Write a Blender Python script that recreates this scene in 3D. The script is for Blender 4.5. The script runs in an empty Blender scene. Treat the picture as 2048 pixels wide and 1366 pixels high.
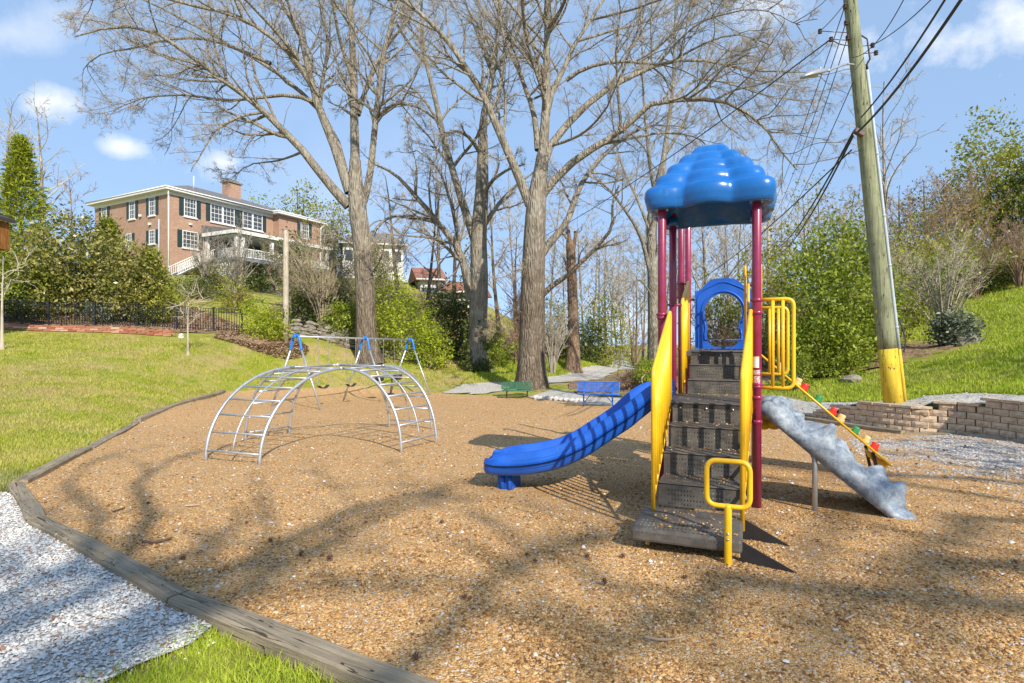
import bpy, bmesh, math, random
import numpy as np
from mathutils import Vector, Matrix
from mathutils.geometry import delaunay_2d_cdt

# ------------------------------------------------------------------ camera, sky, sun, exposure
rng = np.random.default_rng(11)
random.seed(11)
scene = bpy.context.scene
COL = scene.collection
F, CX, HY, EYE = 1138.0, 1024.0, 686.0, 1.6      # focal length in pixels of the 2048 px photograph

cam_data = bpy.data.cameras.new("camera")
cam_data.sensor_width = 36.0
cam_data.lens = F / 2048 * 36
cam_data.shift_y = (HY - 683) / 2048
cam_data.clip_start = 0.05
cam_data.clip_end = 2000
cam = bpy.data.objects.new("camera", cam_data)
cam.location = (0, 0, EYE)
cam.rotation_euler = (math.radians(90), 0, 0)
COL.objects.link(cam)
scene.camera = cam

SUN_EL = math.radians(35)
SUN_H = Vector((0.46, -0.89, 0)).normalized()      # towards the sun, on the ground
SUN_DIR = Vector((SUN_H.x * math.cos(SUN_EL), SUN_H.y * math.cos(SUN_EL), math.sin(SUN_EL)))

world = bpy.data.worlds.new("World")
scene.world = world
world.use_nodes = True
wn, wl = world.node_tree.nodes, world.node_tree.links
wn.clear()
w_out = wn.new("ShaderNodeOutputWorld")
w_bg = wn.new("ShaderNodeBackground")
w_bg.inputs[1].default_value = 0.135
sky = wn.new("ShaderNodeTexSky")
sky.sky_type = 'NISHITA'
sky.sun_disc = False
sky.sun_elevation = SUN_EL
sky.sun_rotation = math.atan2(SUN_H.x, SUN_H.y)
sky.altitude = 200
sky.air_density = 1.0
sky.dust_density = 0.3
sky.ozone_density = 1.6
tc = wn.new("ShaderNodeTexCoord")
nz = wn.new("ShaderNodeTexNoise"); nz.inputs['Scale'].default_value = 9; nz.inputs['Detail'].default_value = 11
nz.inputs['Roughness'].default_value = 0.6
wl.new(tc.outputs['Generated'], nz.inputs['Vector'])


def wmath(op, a, b=None, clamp=False):
    n = wn.new("ShaderNodeMath"); n.operation = op; n.use_clamp = clamp
    for i, v in enumerate((a, b)):
        if v is None: continue
        if isinstance(v, (int, float)): n.inputs[i].default_value = v
        else: wl.new(v, n.inputs[i])
    return n.outputs[0]


# cumulus clouds: direction, half width, half height, thickness
CLOUDS = []
for (px, py, hw, hh, dens) in [(95, 205, 85, 42, .8), (238, 292, 66, 25, .75), (440, 325, 120, 48, 1.0),
                               (1890, 85, 260, 95, 1.1), (2080, 60, 260, 130, 1.1), (20, 60, 190, 90, .45), (1560, 10, 130, 60, .7),
                               (1240, 640, 130, 60, .7), (-260, 330, 170, 70, .9), (2400, 260, 200, 80, .9),
                               (620, -260, 260, 90, .9), (1300, -420, 300, 110, .9), (820, 560, 90, 30, .4)]:
    d = Vector(((px - CX) / F, 1, (HY - py) / F))
    CLOUDS.append((d, hw / F, hh / F, dens))
sepv = wn.new("ShaderNodeSeparateXYZ"); wl.new(tc.outputs['Generated'], sepv.inputs[0])
ymax = wmath('MAXIMUM', sepv.outputs[1], 0.02)
gx = wmath('DIVIDE', sepv.outputs[0], ymax)
gz = wmath('DIVIDE', sepv.outputs[2], ymax)
noff = wmath('MULTIPLY', wmath('SUBTRACT', nz.outputs[0], 0.5), 3.4)
cloud = None
for (d, hw, hh, dens) in CLOUDS:
    dx = wmath('DIVIDE', wmath('SUBTRACT', gx, d.x), hw)
    dz = wmath('DIVIDE', wmath('SUBTRACT', gz, d.z), hh)
    r2 = wmath('ADD', wmath('MULTIPLY', dx, dx), wmath('MULTIPLY', dz, dz))
    v = wmath('ADD', wmath('SUBTRACT', 0.75, wmath('SQRT', r2)), noff)
    v = wmath('MULTIPLY', wmath('MULTIPLY', v, 0.95, True), dens, True)
    front = wmath('GREATER_THAN', sepv.outputs[1], 0.05)
    v = wmath('MULTIPLY', v, front)
    cloud = v if cloud is None else wmath('MAXIMUM', cloud, v)
# scattered cloud all round, behind the camera as well
nz2 = wn.new("ShaderNodeTexNoise"); nz2.inputs['Scale'].default_value = 2.6; nz2.inputs['Detail'].default_value = 8
wl.new(tc.outputs['Generated'], nz2.inputs['Vector'])
wide = wmath('MULTIPLY', wmath('SUBTRACT', nz2.outputs[0], 0.52, False), 2.0, True)
wide = wmath('MULTIPLY', wide, 0.55)
cloud = wmath('MAXIMUM', cloud, wide)
cmix = wn.new("ShaderNodeMix"); cmix.data_type = 'RGBA'
wl.new(cloud, cmix.inputs['Factor'])
tint = wn.new("ShaderNodeMix"); tint.data_type = 'RGBA'; tint.blend_type = 'MULTIPLY'; tint.inputs['Factor'].default_value = 1
tint.inputs['B'].default_value = (1.0, 1.0, 1.05, 1)
wl.new(sky.outputs[0], tint.inputs['A'])
# the photograph's sky stays blue down to the tree line: read the sky a little above each direction
lift = wn.new("ShaderNodeVectorMath"); lift.operation = 'ADD'; lift.inputs[1].default_value = (0, 0, .16)
lnorm = wn.new("ShaderNodeVectorMath"); lnorm.operation = 'NORMALIZE'
wl.new(tc.outputs['Generated'], lift.inputs[0]); wl.new(lift.outputs[0], lnorm.inputs[0]); wl.new(lnorm.outputs[0], sky.inputs['Vector'])
veil = wn.new("ShaderNodeMix"); veil.data_type = 'RGBA'; veil.inputs['Factor'].default_value = .45
veil.inputs['B'].default_value = (3.5, 5.2, 7.6, 1)
wl.new(tint.outputs['Result'], veil.inputs['A']); wl.new(veil.outputs['Result'], cmix.inputs['A'])
cmix.inputs['B'].default_value = (6.8, 6.9, 7.2, 1)
wl.new(cmix.outputs['Result'], w_bg.inputs[0])
wl.new(w_bg.outputs[0], w_out.inputs[0])

sun_data = bpy.data.lights.new("sun", 'SUN')
sun_data.energy = 5.0
sun_data.angle = math.radians(0.5)
sun_data.color = (1.0, 0.92, 0.79)
sun_obj = bpy.data.objects.new("sun", sun_data)
sun_obj.location = (10, -18, 30)
sun_obj.rotation_euler = SUN_DIR.to_track_quat('Z', 'Y').to_euler()
COL.objects.link(sun_obj)

scene.view_settings.view_transform = 'Standard'
scene.view_settings.look = 'None'
scene.view_settings.exposure = 0.35
scene.view_settings.gamma = 1.0
scene.view_settings.use_curve_mapping = False
scene.cycles.max_bounces = 6
scene.cycles.diffuse_bounces = 3
scene.cycles.transparent_max_bounces = 6
scene.cycles.caustics_reflective = False
scene.cycles.caustics_refractive = False

# ------------------------------------------------------------------ helpers


def P(px, py, Y):
    """the point of the place that lies Y metres ahead behind a pixel of the photograph"""
    return Vector(((px - CX) / F * Y, Y, EYE - (py - HY) / F * Y))


def PX(px, Y):
    return (px - CX) / F * Y


def tag(o, label=None, cat=None, group=None, kind=None):
    if label: o['label'] = label
    if cat: o['category'] = cat
    if group: o['group'] = group
    if kind: o['kind'] = kind
    return o


def thing(name, loc, label, cat, group=None):
    o = bpy.data.objects.new(name, None)
    o.empty_display_size = 0.2
    o.location = Vector(loc)
    COL.objects.link(o)
    return tag(o, label, cat, group)


def wpos(o):
    v = Vector((0, 0, 0))
    while o is not None:
        v += o.location
        o = o.parent
    return v


def np_mesh(name, verts, groups, smooth=False):
    """mesh from a vertex array and a list of face-index arrays (n,3) / (n,4)"""
    me = bpy.data.meshes.new(name)
    verts = np.asarray(verts, dtype=np.float32)
    me.vertices.add(len(verts))
    me.vertices.foreach_set('co', verts.ravel())
    loops = np.concatenate([np.asarray(g, dtype=np.int32).ravel() for g in groups])
    sizes = np.concatenate([np.full(len(g), np.asarray(g).shape[1], dtype=np.int32) for g in groups])
    starts = np.concatenate([[0], np.cumsum(sizes)[:-1]]).astype(np.int32)
    me.loops.add(len(loops))
    me.loops.foreach_set('vertex_index', loops)
    me.polygons.add(len(sizes))
    me.polygons.foreach_set('loop_start', starts)
    if smooth:
        me.polygons.foreach_set('use_smooth', np.ones(len(sizes), dtype=bool))
    me.update(calc_edges=True)
    return me


def link(name, me, mat, parent=None):
    o = bpy.data.objects.new(name, me)
    if mat is not None and len(me.materials) == 0:
        me.materials.append(mat)
    o.parent = parent
    COL.objects.link(o)
    return o


def np_obj(name, verts, groups, mat, parent=None, smooth=False):
    verts = np.asarray(verts, dtype=np.float64)
    if parent is not None:
        verts = verts - np.array(wpos(parent))
    return link(name, np_mesh(name, verts, groups, smooth), mat, parent)


class MB:
    """collects shapes in world coordinates; build() links them as ONE mesh object"""

    def __init__(self):
        self.v, self.f, self.sm = [], [], []

    def add(self, verts, faces, smooth=False):
        b = len(self.v)
        self.v += [tuple(x) for x in verts]
        self.f += [tuple(i + b for i in f) for f in faces]
        self.sm += [smooth] * len(faces)
        return self

    def box(self, c, s, M=None, bevel=0.0):
        hx, hy, hz = s[0] / 2, s[1] / 2, s[2] / 2
        c = Vector(c)
        if bevel > 0:
            b = min(bevel, hx * .9, hy * .9, hz * .9)
            bm = bmesh.new()
            bmesh.ops.create_cube(bm, size=1.0)
            for v in bm.verts: v.co = Vector((v.co.x * s[0], v.co.y * s[1], v.co.z * s[2]))
            bmesh.ops.bevel(bm, geom=bm.edges[:], offset=b, segments=2, profile=.5, affect='EDGES')
            bm.verts.index_update()
            vs = [v.co.copy() for v in bm.verts]; fs = [[v.index for v in f.verts] for f in bm.faces]
            bm.free()
        else:
            vs = [Vector((x, y, z)) for x in (-hx, hx) for y in (-hy, hy) for z in (-hz, hz)]
            fs = [(0, 1, 3, 2), (4, 6, 7, 5), (0, 4, 5, 1), (2, 3, 7, 6), (0, 2, 6, 4), (1, 5, 7, 3)]
        if M is not None: vs = [M @ v for v in vs]
        return self.add([v + c for v in vs], fs)

    def tube(self, pts, r, sides=10, caps=True, smooth=True):
        pts = [Vector(p) for p in pts]
        n = len(pts)
        if isinstance(r, (int, float)): r = [r] * n
        t0 = (pts[1] - pts[0]).normalized()
        a = Vector((0, 0, 1)) if abs(t0.z) < .9 else Vector((1, 0, 0))
        nrm = (a - t0 * a.dot(t0)).normalized()
        vs = []
        for i in range(n):
            t = (pts[min(i + 1, n - 1)] - pts[max(i - 1, 0)])
            if i > 0 and i < n - 1:
                t = (pts[i + 1] - pts[i]).normalized() + (pts[i] - pts[i - 1]).normalized()
            if t.length < 1e-9: t = t0
            t.normalize()
            nrm = (nrm - t * nrm.dot(t)).normalized()
            b = t.cross(nrm)
            for k in range(sides):
                an = 2 * math.pi * k / sides
                vs.append(pts[i] + (nrm * math.cos(an) + b * math.sin(an)) * r[i])
        fs = []
        for i in range(n - 1):
            for k in range(sides):
                k2 = (k + 1) % sides
                fs.append((i * sides + k, i * sides + k2, (i + 1) * sides + k2, (i + 1) * sides + k))
        self.add(vs, fs, smooth)
        if caps:
            self.add(vs[:sides], [tuple(range(sides))[::-1]])
            self.add(vs[-sides:], [tuple(range(sides))])
        return self

    def prism(self, poly, d):
        """extrude a planar polygon (list of Vectors) by vector d"""
        poly = [Vector(p) for p in poly]; d = Vector(d); n = len(poly)
        vs = poly + [p + d for p in poly]
        fs = [tuple(range(n))[::-1], tuple(range(n, 2 * n))]
        fs += [(i, (i + 1) % n, n + (i + 1) % n, n + i) for i in range(n)]
        return self.add(vs, fs)

    def sphere(self, c, r, seg=10, rings=6, sx=1, sy=1, sz=1):
        c = Vector(c); vs = []; fs = []
        for j in range(rings + 1):
            th = math.pi * j / rings
            for k in range(seg):
                an = 2 * math.pi * k / seg
                vs.append(c + Vector((math.sin(th) * math.cos(an) * r * sx, math.sin(th) * math.sin(an) * r * sy, math.cos(th) * r * sz)))
        for j in range(rings):
            for k in range(seg):
                k2 = (k + 1) % seg
                fs.append((j * seg + k, (j + 1) * seg + k, (j + 1) * seg + k2, j * seg + k2))
        return self.add(vs, fs, True)

    def mesh(self, name, origin=(0, 0, 0), recalc=True):
        me = bpy.data.meshes.new(name)
        o = Vector(origin)
        me.from_pydata([tuple(Vector(v) - o) for v in self.v], [], self.f)
        me.polygons.foreach_set('use_smooth', self.sm)
        if recalc:
            bm = bmesh.new(); bm.from_mesh(me)
            bmesh.ops.remove_doubles(bm, verts=bm.verts[:], dist=1e-5)
            bmesh.ops.recalc_face_normals(bm, faces=bm.faces[:])
            bm.to_mesh(me); bm.free()
        me.update()
        return me

    def build(self, name, mat, parent=None, recalc=True):
        me = self.mesh(name, wpos(parent) if parent is not None else (0, 0, 0), recalc)
        return link(name, me, mat, parent)


def round_path(pts, rad, n=5, closed=False):
    pts = [Vector(p) for p in pts]
    out = []
    N = len(pts)
    rng_i = range(N) if closed else range(1, N - 1)
    if not closed: out.append(pts[0])
    for i in rng_i:
        a, b, c = pts[i - 1], pts[i], pts[(i + 1) % N]
        d1, d2 = (a - b), (c - b)
        q = min(rad, d1.length * .48, d2.length * .48)
        p1, p2 = b + d1.normalized() * q, b + d2.normalized() * q
        for k in range(n + 1):
            t = k / n
            out.append(p1 * (1 - t) ** 2 + b * 2 * t * (1 - t) + p2 * t * t)
    if closed: out.append(out[0].copy())
    else: out.append(pts[-1])
    return out


def catmull(pts, n):
    """smooth resample of an (m,k) array to n rows"""
    p = np.asarray(pts, dtype=float)
    m = len(p)
    seg = np.r_[0, np.cumsum(np.linalg.norm(np.diff(p[:, :3], axis=0), axis=1))]
    u = np.linspace(0, seg[-1], n)
    i = np.clip(np.searchsorted(seg, u, side='right') - 1, 0, m - 2)
    t = ((u - seg[i]) / np.maximum(seg[i + 1] - seg[i], 1e-9))[:, None]
    p0, p1, p2, p3 = p[np.maximum(i - 1, 0)], p[i], p[i + 1], p[np.minimum(i + 2, m - 1)]
    return .5 * (2 * p1 + (p2 - p0) * t + (2 * p0 - 5 * p1 + 4 * p2 - p3) * t ** 2 + (3 * p1 - p0 - 3 * p2 + p3) * t ** 3)


# ------------------------------------------------------------------ materials
class NT:
    def __init__(self, name):
        self.m = bpy.data.materials.new(name)
        self.m.use_nodes = True
        self.n, self.l = self.m.node_tree.nodes, self.m.node_tree.links
        self.b = self.n['Principled BSDF']
        self.out = self.n['Material Output']

    def put(self, sock, v):
        if v is None: return
        if isinstance(v, (int, float)): sock.default_value = v
        elif isinstance(v, tuple): sock.default_value = v if len(v) == 4 or len(sock.default_value) == 3 else (*v, 1)
        else: self.l.new(v, sock)

    def coord(self, kind='Object', scale=None):
        t = self.n.new("ShaderNodeTexCoord").outputs[kind] if kind != 'Position' else self.n.new("ShaderNodeNewGeometry").outputs['Position']
        if scale is not None:
            mp = self.n.new("ShaderNodeMapping"); self.l.new(t, mp.inputs[0])
            mp.inputs['Scale'].default_value = scale if isinstance(scale, tuple) else (scale,) * 3
            t = mp.outputs[0]
        return t

    def noise(self, scale, vec=None, detail=4, rough=.55, dist=0):
        n = self.n.new("ShaderNodeTexNoise")
        n.inputs['Scale'].default_value = scale; n.inputs['Detail'].default_value = detail
        n.inputs['Roughness'].default_value = rough; n.inputs['Distortion'].default_value = dist
        if vec is not None: self.l.new(vec, n.inputs['Vector'])
        return n.outputs[0]

    def voronoi(self, scale, vec=None, feature='F1', out='Distance', rnd=1.0):
        n = self.n.new("ShaderNodeTexVoronoi"); n.feature = feature
        n.inputs['Scale'].default_value = scale; n.inputs['Randomness'].default_value = rnd
        if vec is not None: self.l.new(vec, n.inputs['Vector'])
        return n.outputs[out]

    def ramp(self, fac, stops, interp='LINEAR'):
        r = self.n.new("ShaderNodeValToRGB"); r.color_ramp.interpolation = interp
        e = r.color_ramp.elements
        while len(e) < len(stops): e.new(.5)
        for k, (p, c) in enumerate(stops):
            e[k].position = p; e[k].color = (*c, 1) if len(c) == 3 else c
        self.l.new(fac, r.inputs[0])
        return r.outputs[0]

    def mix(self, fac, a, b, mode='MIX'):
        m = self.n.new("ShaderNodeMix"); m.data_type = 'RGBA'; m.blend_type = mode
        self.put(m.inputs['Factor'], fac); self.put(m.inputs['A'], a); self.put(m.inputs['B'], b)
        return m.outputs['Result']

    def math(self, op, a, b=None, clamp=False):
        m = self.n.new("ShaderNodeMath"); m.operation = op; m.use_clamp = clamp
        self.put(m.inputs[0], a); self.put(m.inputs[1], b)
        return m.outputs[0]

    def sep(self, vec):
        s = self.n.new("ShaderNodeSeparateXYZ"); self.l.new(vec, s.inputs[0]); return s.outputs

    def bump(self, h, strength=.4, dist=.02, normal=None):
        b = self.n.new("ShaderNodeBump"); b.inputs['Strength'].default_value = strength; b.inputs['Distance'].default_value = dist
        self.l.new(h, b.inputs['Height'])
        if normal is not None: self.l.new(normal, b.inputs['Normal'])
        self.l.new(b.outputs[0], self.b.inputs['Normal'])
        return b.outputs[0]

    def island(self):
        return self.n.new("ShaderNodeNewGeometry").outputs['Random Per Island']

    def objrand(self):
        return self.n.new("ShaderNodeObjectInfo").outputs['Random']

    def set(self, col=None, rough=None, metal=None, spec=None, coat=None):
        self.put(self.b.inputs['Base Color'], col)
        self.put(self.b.inputs['Roughness'], rough)
        self.put(self.b.inputs['Metallic'], metal)
        self.put(self.b.inputs['Specular IOR Level'], spec)
        self.put(self.b.inputs['Coat Weight'], coat)
        return self.m


def plain(name, col, rough=.5, metal=0.0, var=.12, scale=6, bump=0.0, spec=.5, coat=0.0, bscale=60):
    t = NT(name)
    c = t.coord('Position')
    n = t.noise(scale, c, 5, .6)
    lo = tuple(x * (1 - var) for x in col); hi = tuple(min(1, x * (1 + var)) for x in col)
    t.set(t.ramp(n, [(.3, lo), (.7, hi)]), rough, metal, spec, coat)
    rr = t.math('ADD', t.math('MULTIPLY', t.noise(scale * 3, c), .25), rough - .12, True)
    t.put(t.b.inputs['Roughness'], rr)
    if bump: t.bump(t.noise(bscale, c, 4), bump, .01)
    return t.m


def dirty(name, col, dirt, amount=.35, rough=.35, scale=3, spec=.5, coat=0.0):
    """painted metal or moulded plastic: slight fading, dust and scuffs"""
    t = NT(name)
    c = t.coord('Position')
    n = t.noise(scale, c, 6, .65)
    fade = t.ramp(n, [(.3, tuple(x * .88 for x in col)), (.7, tuple(min(1, x * 1.08 + .008) for x in col))])
    sc = t.noise(42, t.coord('Position', (1, 1, .35)), 5, .7)
    m = t.math('MULTIPLY', t.math('SUBTRACT', t.math('MULTIPLY', sc, t.noise(2.2, c, 3)), .30, True), amount * 6, True)
    t.set(t.mix(m, fade, dirt), t.math('ADD', t.math('MULTIPLY', n, .25), rough - .1), 0.0, spec, coat)
    t.bump(t.noise(9, c, 3), .06, .02)
    return t.m


def leafmat(name, stops, trans=.35, rough=.5, spec=.3, patchy=None):
    t = NT(name)
    c = t.ramp(t.island(), stops)
    big = t.noise(.9, t.coord('Position'), 3)
    c = t.mix(t.math('MULTIPLY', t.math('SUBTRACT', big, .35, True), 1.4, True), c, tuple(x * 1.35 + .01 for x in stops[-1][1]), 'MIX') if len(stops) > 2 else c
    if patchy is None:
        c = t.mix(t.math('MULTIPLY', t.math('SUBTRACT', t.noise(2.3, t.coord('Position'), 4, .6), .44, True), 3.2, True), c, t.mix(.62, c, (.025, .035, .008)))
    if patchy:
        pn = t.math('ADD', t.math('MULTIPLY', t.noise(patchy[0], t.coord('Position'), 5, .6), .65), t.math('MULTIPLY', t.noise(patchy[0] * 5, t.coord('Position'), 5, .65), .45))
        c = t.mix(t.math('MULTIPLY', t.math('SUBTRACT', pn, patchy[2], True), 5, True), c, patchy[1])
    t.set(c, rough, 0, spec)
    tr = t.n.new("ShaderNodeBsdfTranslucent"); t.l.new(c, tr.inputs[0])
    mx = t.n.new("ShaderNodeMixShader"); mx.inputs[0].default_value = trans
    t.l.new(t.b.outputs[0], mx.inputs[1]); t.l.new(tr.outputs[0], mx.inputs[2])
    t.l.new(mx.outputs[0], t.out.inputs[0])
    return t.m


M = {}


def make_materials():
    # --- ground
    t = NT('lawn'); c = t.coord('Position')
    big = t.noise(.45, c, 5, .6); mid = t.noise(2.3, c, 5, .65); fine = t.noise(38, c, 4, .7)
    g = t.ramp(mid, [(.25, (.17, .22, .02)), (.5, (.28, .31, .028)), (.75, (.37, .36, .06))])
    tan = t.ramp(fine, [(.3, (.30, .21, .09)), (.7, (.52, .40, .20))])
    f = t.math('MULTIPLY', t.math('SUBTRACT', t.math('ADD', t.math('MULTIPLY', big, .65), t.math('MULTIPLY', mid, .45)), .485), 5, True)
    g = t.mix(t.math('MULTIPLY', fine, .5), g, t.mix(.5, g, (.09, .11, .01)))
    t.set(t.mix(f, g, tan), .85, 0, .2)
    t.bump(fine, .8, .04); M['lawn'] = t.m

    t = NT('mulch'); c = t.coord('Position')
    cell = t.voronoi(92, c, 'F1', 'Color'); dist = t.voronoi(92, c, 'F1', 'Distance')
    s = t.sep(cell)
    col = t.ramp(s[0], [(0, (.31, .16, .055)), (.3, (.50, .275, .098)), (.65, (.64, .375, .145)), (.9, (.72, .475, .22)), (1, (.74, .60, .40))])
    edge = t.math('MULTIPLY', t.math('SUBTRACT', dist, .50), 1.8, True)
    gr = t.noise(160, c, 3, .8)
    col = t.mix(t.math('MULTIPLY', t.math('SUBTRACT', gr, .5, True), 2.2, True), col, t.mix(.6, col, (.20, .11, .05)))
    col = t.mix(edge, col, (.12, .065, .03))
    big = t.noise(.8, c, 4, .6)
    col = t.mix(t.math('MULTIPLY', t.math('SUBTRACT', big, .45, True), 1.6, True), col, t.mix(.55, col, (.48, .27, .11)))
    # white stone that has been kicked over the chips near the block wall
    p = t.sep(c)
    wx = t.math('MULTIPLY', t.math('SUBTRACT', p[0], 5.6), .55, True)
    wy = t.math('MULTIPLY', t.math('SUBTRACT', p[1], 6.3), .6, True)
    wy2 = t.math('MULTIPLY', t.math('SUBTRACT', 11.2, p[1]), .8, True)
    w = t.math('MULTIPLY', t.math('MULTIPLY', wx, wy), wy2)
    pat = t.math('MULTIPLY', t.math('SUBTRACT', t.math('ADD', t.noise(3.5, c, 6, .7), t.math('MULTIPLY', w, .33)), .62), 7, True)
    white = t.ramp(s[1], [(0, (.30, .29, .29)), (.6, (.50, .49, .49)), (1, (.64, .63, .62))])
    keep = t.math('GREATER_THAN', t.math('ADD', s[2], t.math('MULTIPLY', pat, .62)), .93)
    col = t.mix(keep, col, white)
    t.set(col, .9, 0, .2)
    t.bump(t.math('SUBTRACT', 1.0, dist), .7, .012); M['mulch'] = t.m

    t = NT('white_gravel'); c = t.coord('Position')
    cell = t.sep(t.voronoi(48, c, 'F1', 'Color')); dist = t.voronoi(48, c, 'F1', 'Distance')
    col = t.ramp(cell[0], [(0, (.40, .39, .37)), (.3, (.60, .59, .57)), (.9, (.74, .73, .71)), (.95, (.45, .27, .16)), (1, (.40, .22, .12))])
    col = t.mix(t.math('MULTIPLY', t.math('SUBTRACT', dist, .45), 2.2, True), col, (.22, .21, .20))
    t.set(col, .85, 0, .3); t.bump(t.math('SUBTRACT', 1.0, dist), .9, .02); M['gravel'] = t.m

    t = NT('path_gravel'); c = t.coord('Position')
    cell = t.sep(t.voronoi(40, c, 'F1', 'Color')); n = t.noise(1.4, c, 5)
    col = t.ramp(cell[0], [(0, (.32, .30, .26)), (.5, (.46, .435, .39)), (1, (.60, .57, .52))])
    col = t.mix(t.math('MULTIPLY', t.math('SUBTRACT', n, .5, True), 2.5, True), col, (.34, .27, .19))
    t.set(col, .9, 0, .2); t.bump(cell[1], .5, .02); M['path'] = t.m

    t = NT('leaf_litter'); c = t.coord('Position')
    cell = t.sep(t.voronoi(16, c, 'F1', 'Color')); n = t.noise(2.0, c, 6, .7)
    col = t.ramp(cell[0], [(0, (.12, .07, .045)), (.5, (.26, .16, .10)), (1, (.42, .29, .20))])
    t.set(t.mix(t.math('MULTIPLY', t.math('SUBTRACT', n, .52), 6, True), col, (.10, .14, .025)), .95, 0, .1); t.bump(cell[1], .9, .05); M['litter'] = t.m

    # --- loose pieces
    def chips(name, stops, rough=.85):
        t = NT(name)
        t.set(t.ramp(t.island(), stops, 'LINEAR'), rough, 0, .3); return t.m
    M['chips'] = chips('chips', [(0, (.13, .058, .019)), (.2, (.29, .142, .048)), (.5, (.46, .25, .09)), (.85, (.59, .36, .148)), (.975, (.66, .48, .27)), (.99, (.62, .57, .50)), (1, (.36, .35, .34))])
    M['stones'] = chips('stones', [(0, (.42, .405, .37)), (.35, (.62, .60, .555)), (.9, (.78, .76, .71)), (.94, (.42, .25, .15)), (1, (.36, .18, .09))], .75)
    M['stones_grey'] = chips('stones_grey', [(0, (.26, .25, .235)), (.5, (.40, .385, .365)), (.9, (.54, .525, .50)), (1, (.36, .22, .14))], .8)
    M['litter_leaf'] = chips('litter_leaf', [(0, (.13, .07, .04)), (.5, (.30, .18, .10)), (1, (.48, .34, .23))], .8)

    def blades(name, stops, tr=.4, patchy=None):
        M[name] = leafmat(name, stops, tr, .55, .25, patchy)
    blades('grass_near', [(0, (.13, .21, .018)), (.55, (.24, .34, .035)), (.9, (.36, .42, .07)), (1, (.45, .38, .2))])
    blades('grass_far', [(0, (.19, .265, .016)), (.5, (.36, .405, .03)), (.85, (.50, .50, .07)), (1, (.56, .46, .18))], .4, (.45, (.47, .385, .16), .53))
    blades('grass_bright', [(0, (.18, .275, .014)), (.6, (.32, .425, .026)), (1, (.47, .52, .065))], .4, (.6, (.46, .45, .11), .56))

    # --- bark
    def bark(name, a, b, sc, lich=(.38, .40, .34), la=.5, high=False):
        t = NT(name); c = t.coord('Position', (1, 1, .22)); c2 = t.coord('Position')
        n = t.noise(sc, c, 6, .65); v = t.voronoi(sc * 1.6, c, 'DISTANCE_TO_EDGE', 'Distance')
        col = t.ramp(n, [(.3, a), (.7, b)])
        col = t.mix(t.math('MULTIPLY', t.math('SUBTRACT', .10, v, True), 7, True), col, tuple(x * .4 for x in a))
        col = t.mix(t.math('MULTIPLY', t.math('SUBTRACT', t.noise(1.3, c2, 6, .7), .47, True), 4 * la, True), col, lich)
        if high:   # the bark turns smoother and paler up the tree
            z = t.sep(c2)[2]
            k = t.math('MULTIPLY', t.math('SUBTRACT', t.math('ADD', z, t.math('MULTIPLY', t.noise(1.1, c2, 4), 2.0)), 4.2), .22, True)
            pale = t.ramp(n, [(.3, (.17, .145, .11)), (.7, (.42, .375, .305))])
            col = t.mix(k, col, pale)
        t.set(col, .9, 0, .15)
        t.bump(t.math('ADD', n, t.math('MULTIPLY', v, 1.5)), 1.0, .10); return t.m
    M['bark'] = bark('bark', (.085, .064, .046), (.26, .205, .15), 6, (.31, .29, .22), .35)
    M['bark_pale'] = bark('bark_pale', (.17, .145, .11), (.40, .35, .28), 6, (.48, .48, .41), .6)
    M['bark_tall'] = bark('bark_tall', (.095, .072, .052), (.28, .22, .165), 6, (.33, .31, .24), .35, True)
    M['bark_snag'] = bark('bark_snag', (.16, .10, .065), (.42, .29, .20), 7, (.46, .36, .27), .4)
    M['twig'] = plain('twig', (.37, .305, .22), .9, 0, .3, 2.5, 0, .1)
    M['twig_pale'] = plain('twig_pale', (.42, .37, .295), .9, 0, .3, 2.5, 0, .1)
    M['twig_brown'] = plain('twig_brown', (.30, .205, .135), .9, 0, .35, 2.5, 0, .1)

    # --- leaves
    M['magnolia'] = leafmat('magnolia', [(0, (.05, .075, .010)), (.45, (.15, .185, .022)), (.8, (.31, .32, .05)), (1, (.42, .34, .12))], .22, .32, .5)
    M['cedar'] = leafmat('cedar', [(0, (.09, .13, .010)), (.5, (.22, .27, .016)), (1, (.37, .40, .03))], .3, .6, .2)
    M['laurel'] = leafmat('laurel', [(0, (.06, .105, .008)), (.5, (.19, .26, .020)), (1, (.38, .44, .045))], .35, .45, .35)
    M['spring'] = leafmat('spring', [(0, (.17, .25, .014)), (.5, (.32, .41, .022)), (1, (.50, .55, .05))], .45, .55, .2)
    M['dark_leaf'] = leafmat('dark_leaf', [(0, (.035, .055, .012)), (.6, (.085, .115, .022)), (1, (.16, .19, .04))], .25, .4, .4)
    M['olive'] = leafmat('olive', [(0, (.13, .155, .015)), (.5, (.29, .31, .03)), (1, (.45, .44, .07))], .4, .55, .2)
    M['bud'] = leafmat('bud', [(0, (.27, .19, .11)), (.5, (.45, .34, .19)), (1, (.58, .47, .25))], .4, .7, .1)
    M['blossom'] = leafmat('blossom', [(0, (.35, .20, .20)), (1, (.5, .34, .32))], .4, .7, .1)
    M['grey_leaf'] = leafmat('grey_leaf', [(0, (.05, .07, .04)), (.6, (.13, .16, .10)), (1, (.27, .30, .22))], .2, .4, .4)
    M['ivy'] = M['laurel']

    # --- playground
    M['blue'] = dirty('blue_plastic', (.008, .10, .50), (.25, .28, .33), .30, .36, 3, .5, .05)
    M['blue_roof'] = dirty('blue_roof_plastic', (.003, .124, .44), (.30, .34, .40), .16, .25, 3, .55, .3)
    M['maroon'] = dirty('maroon_paint', (.26, .014, .065), (.45, .22, .26), .18, .30, 5, .5, .3)
    M['yellow'] = dirty('yellow_paint', (.86, .49, .010), (.55, .36, .12), .14, .33, 4, .5, .25)
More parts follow.
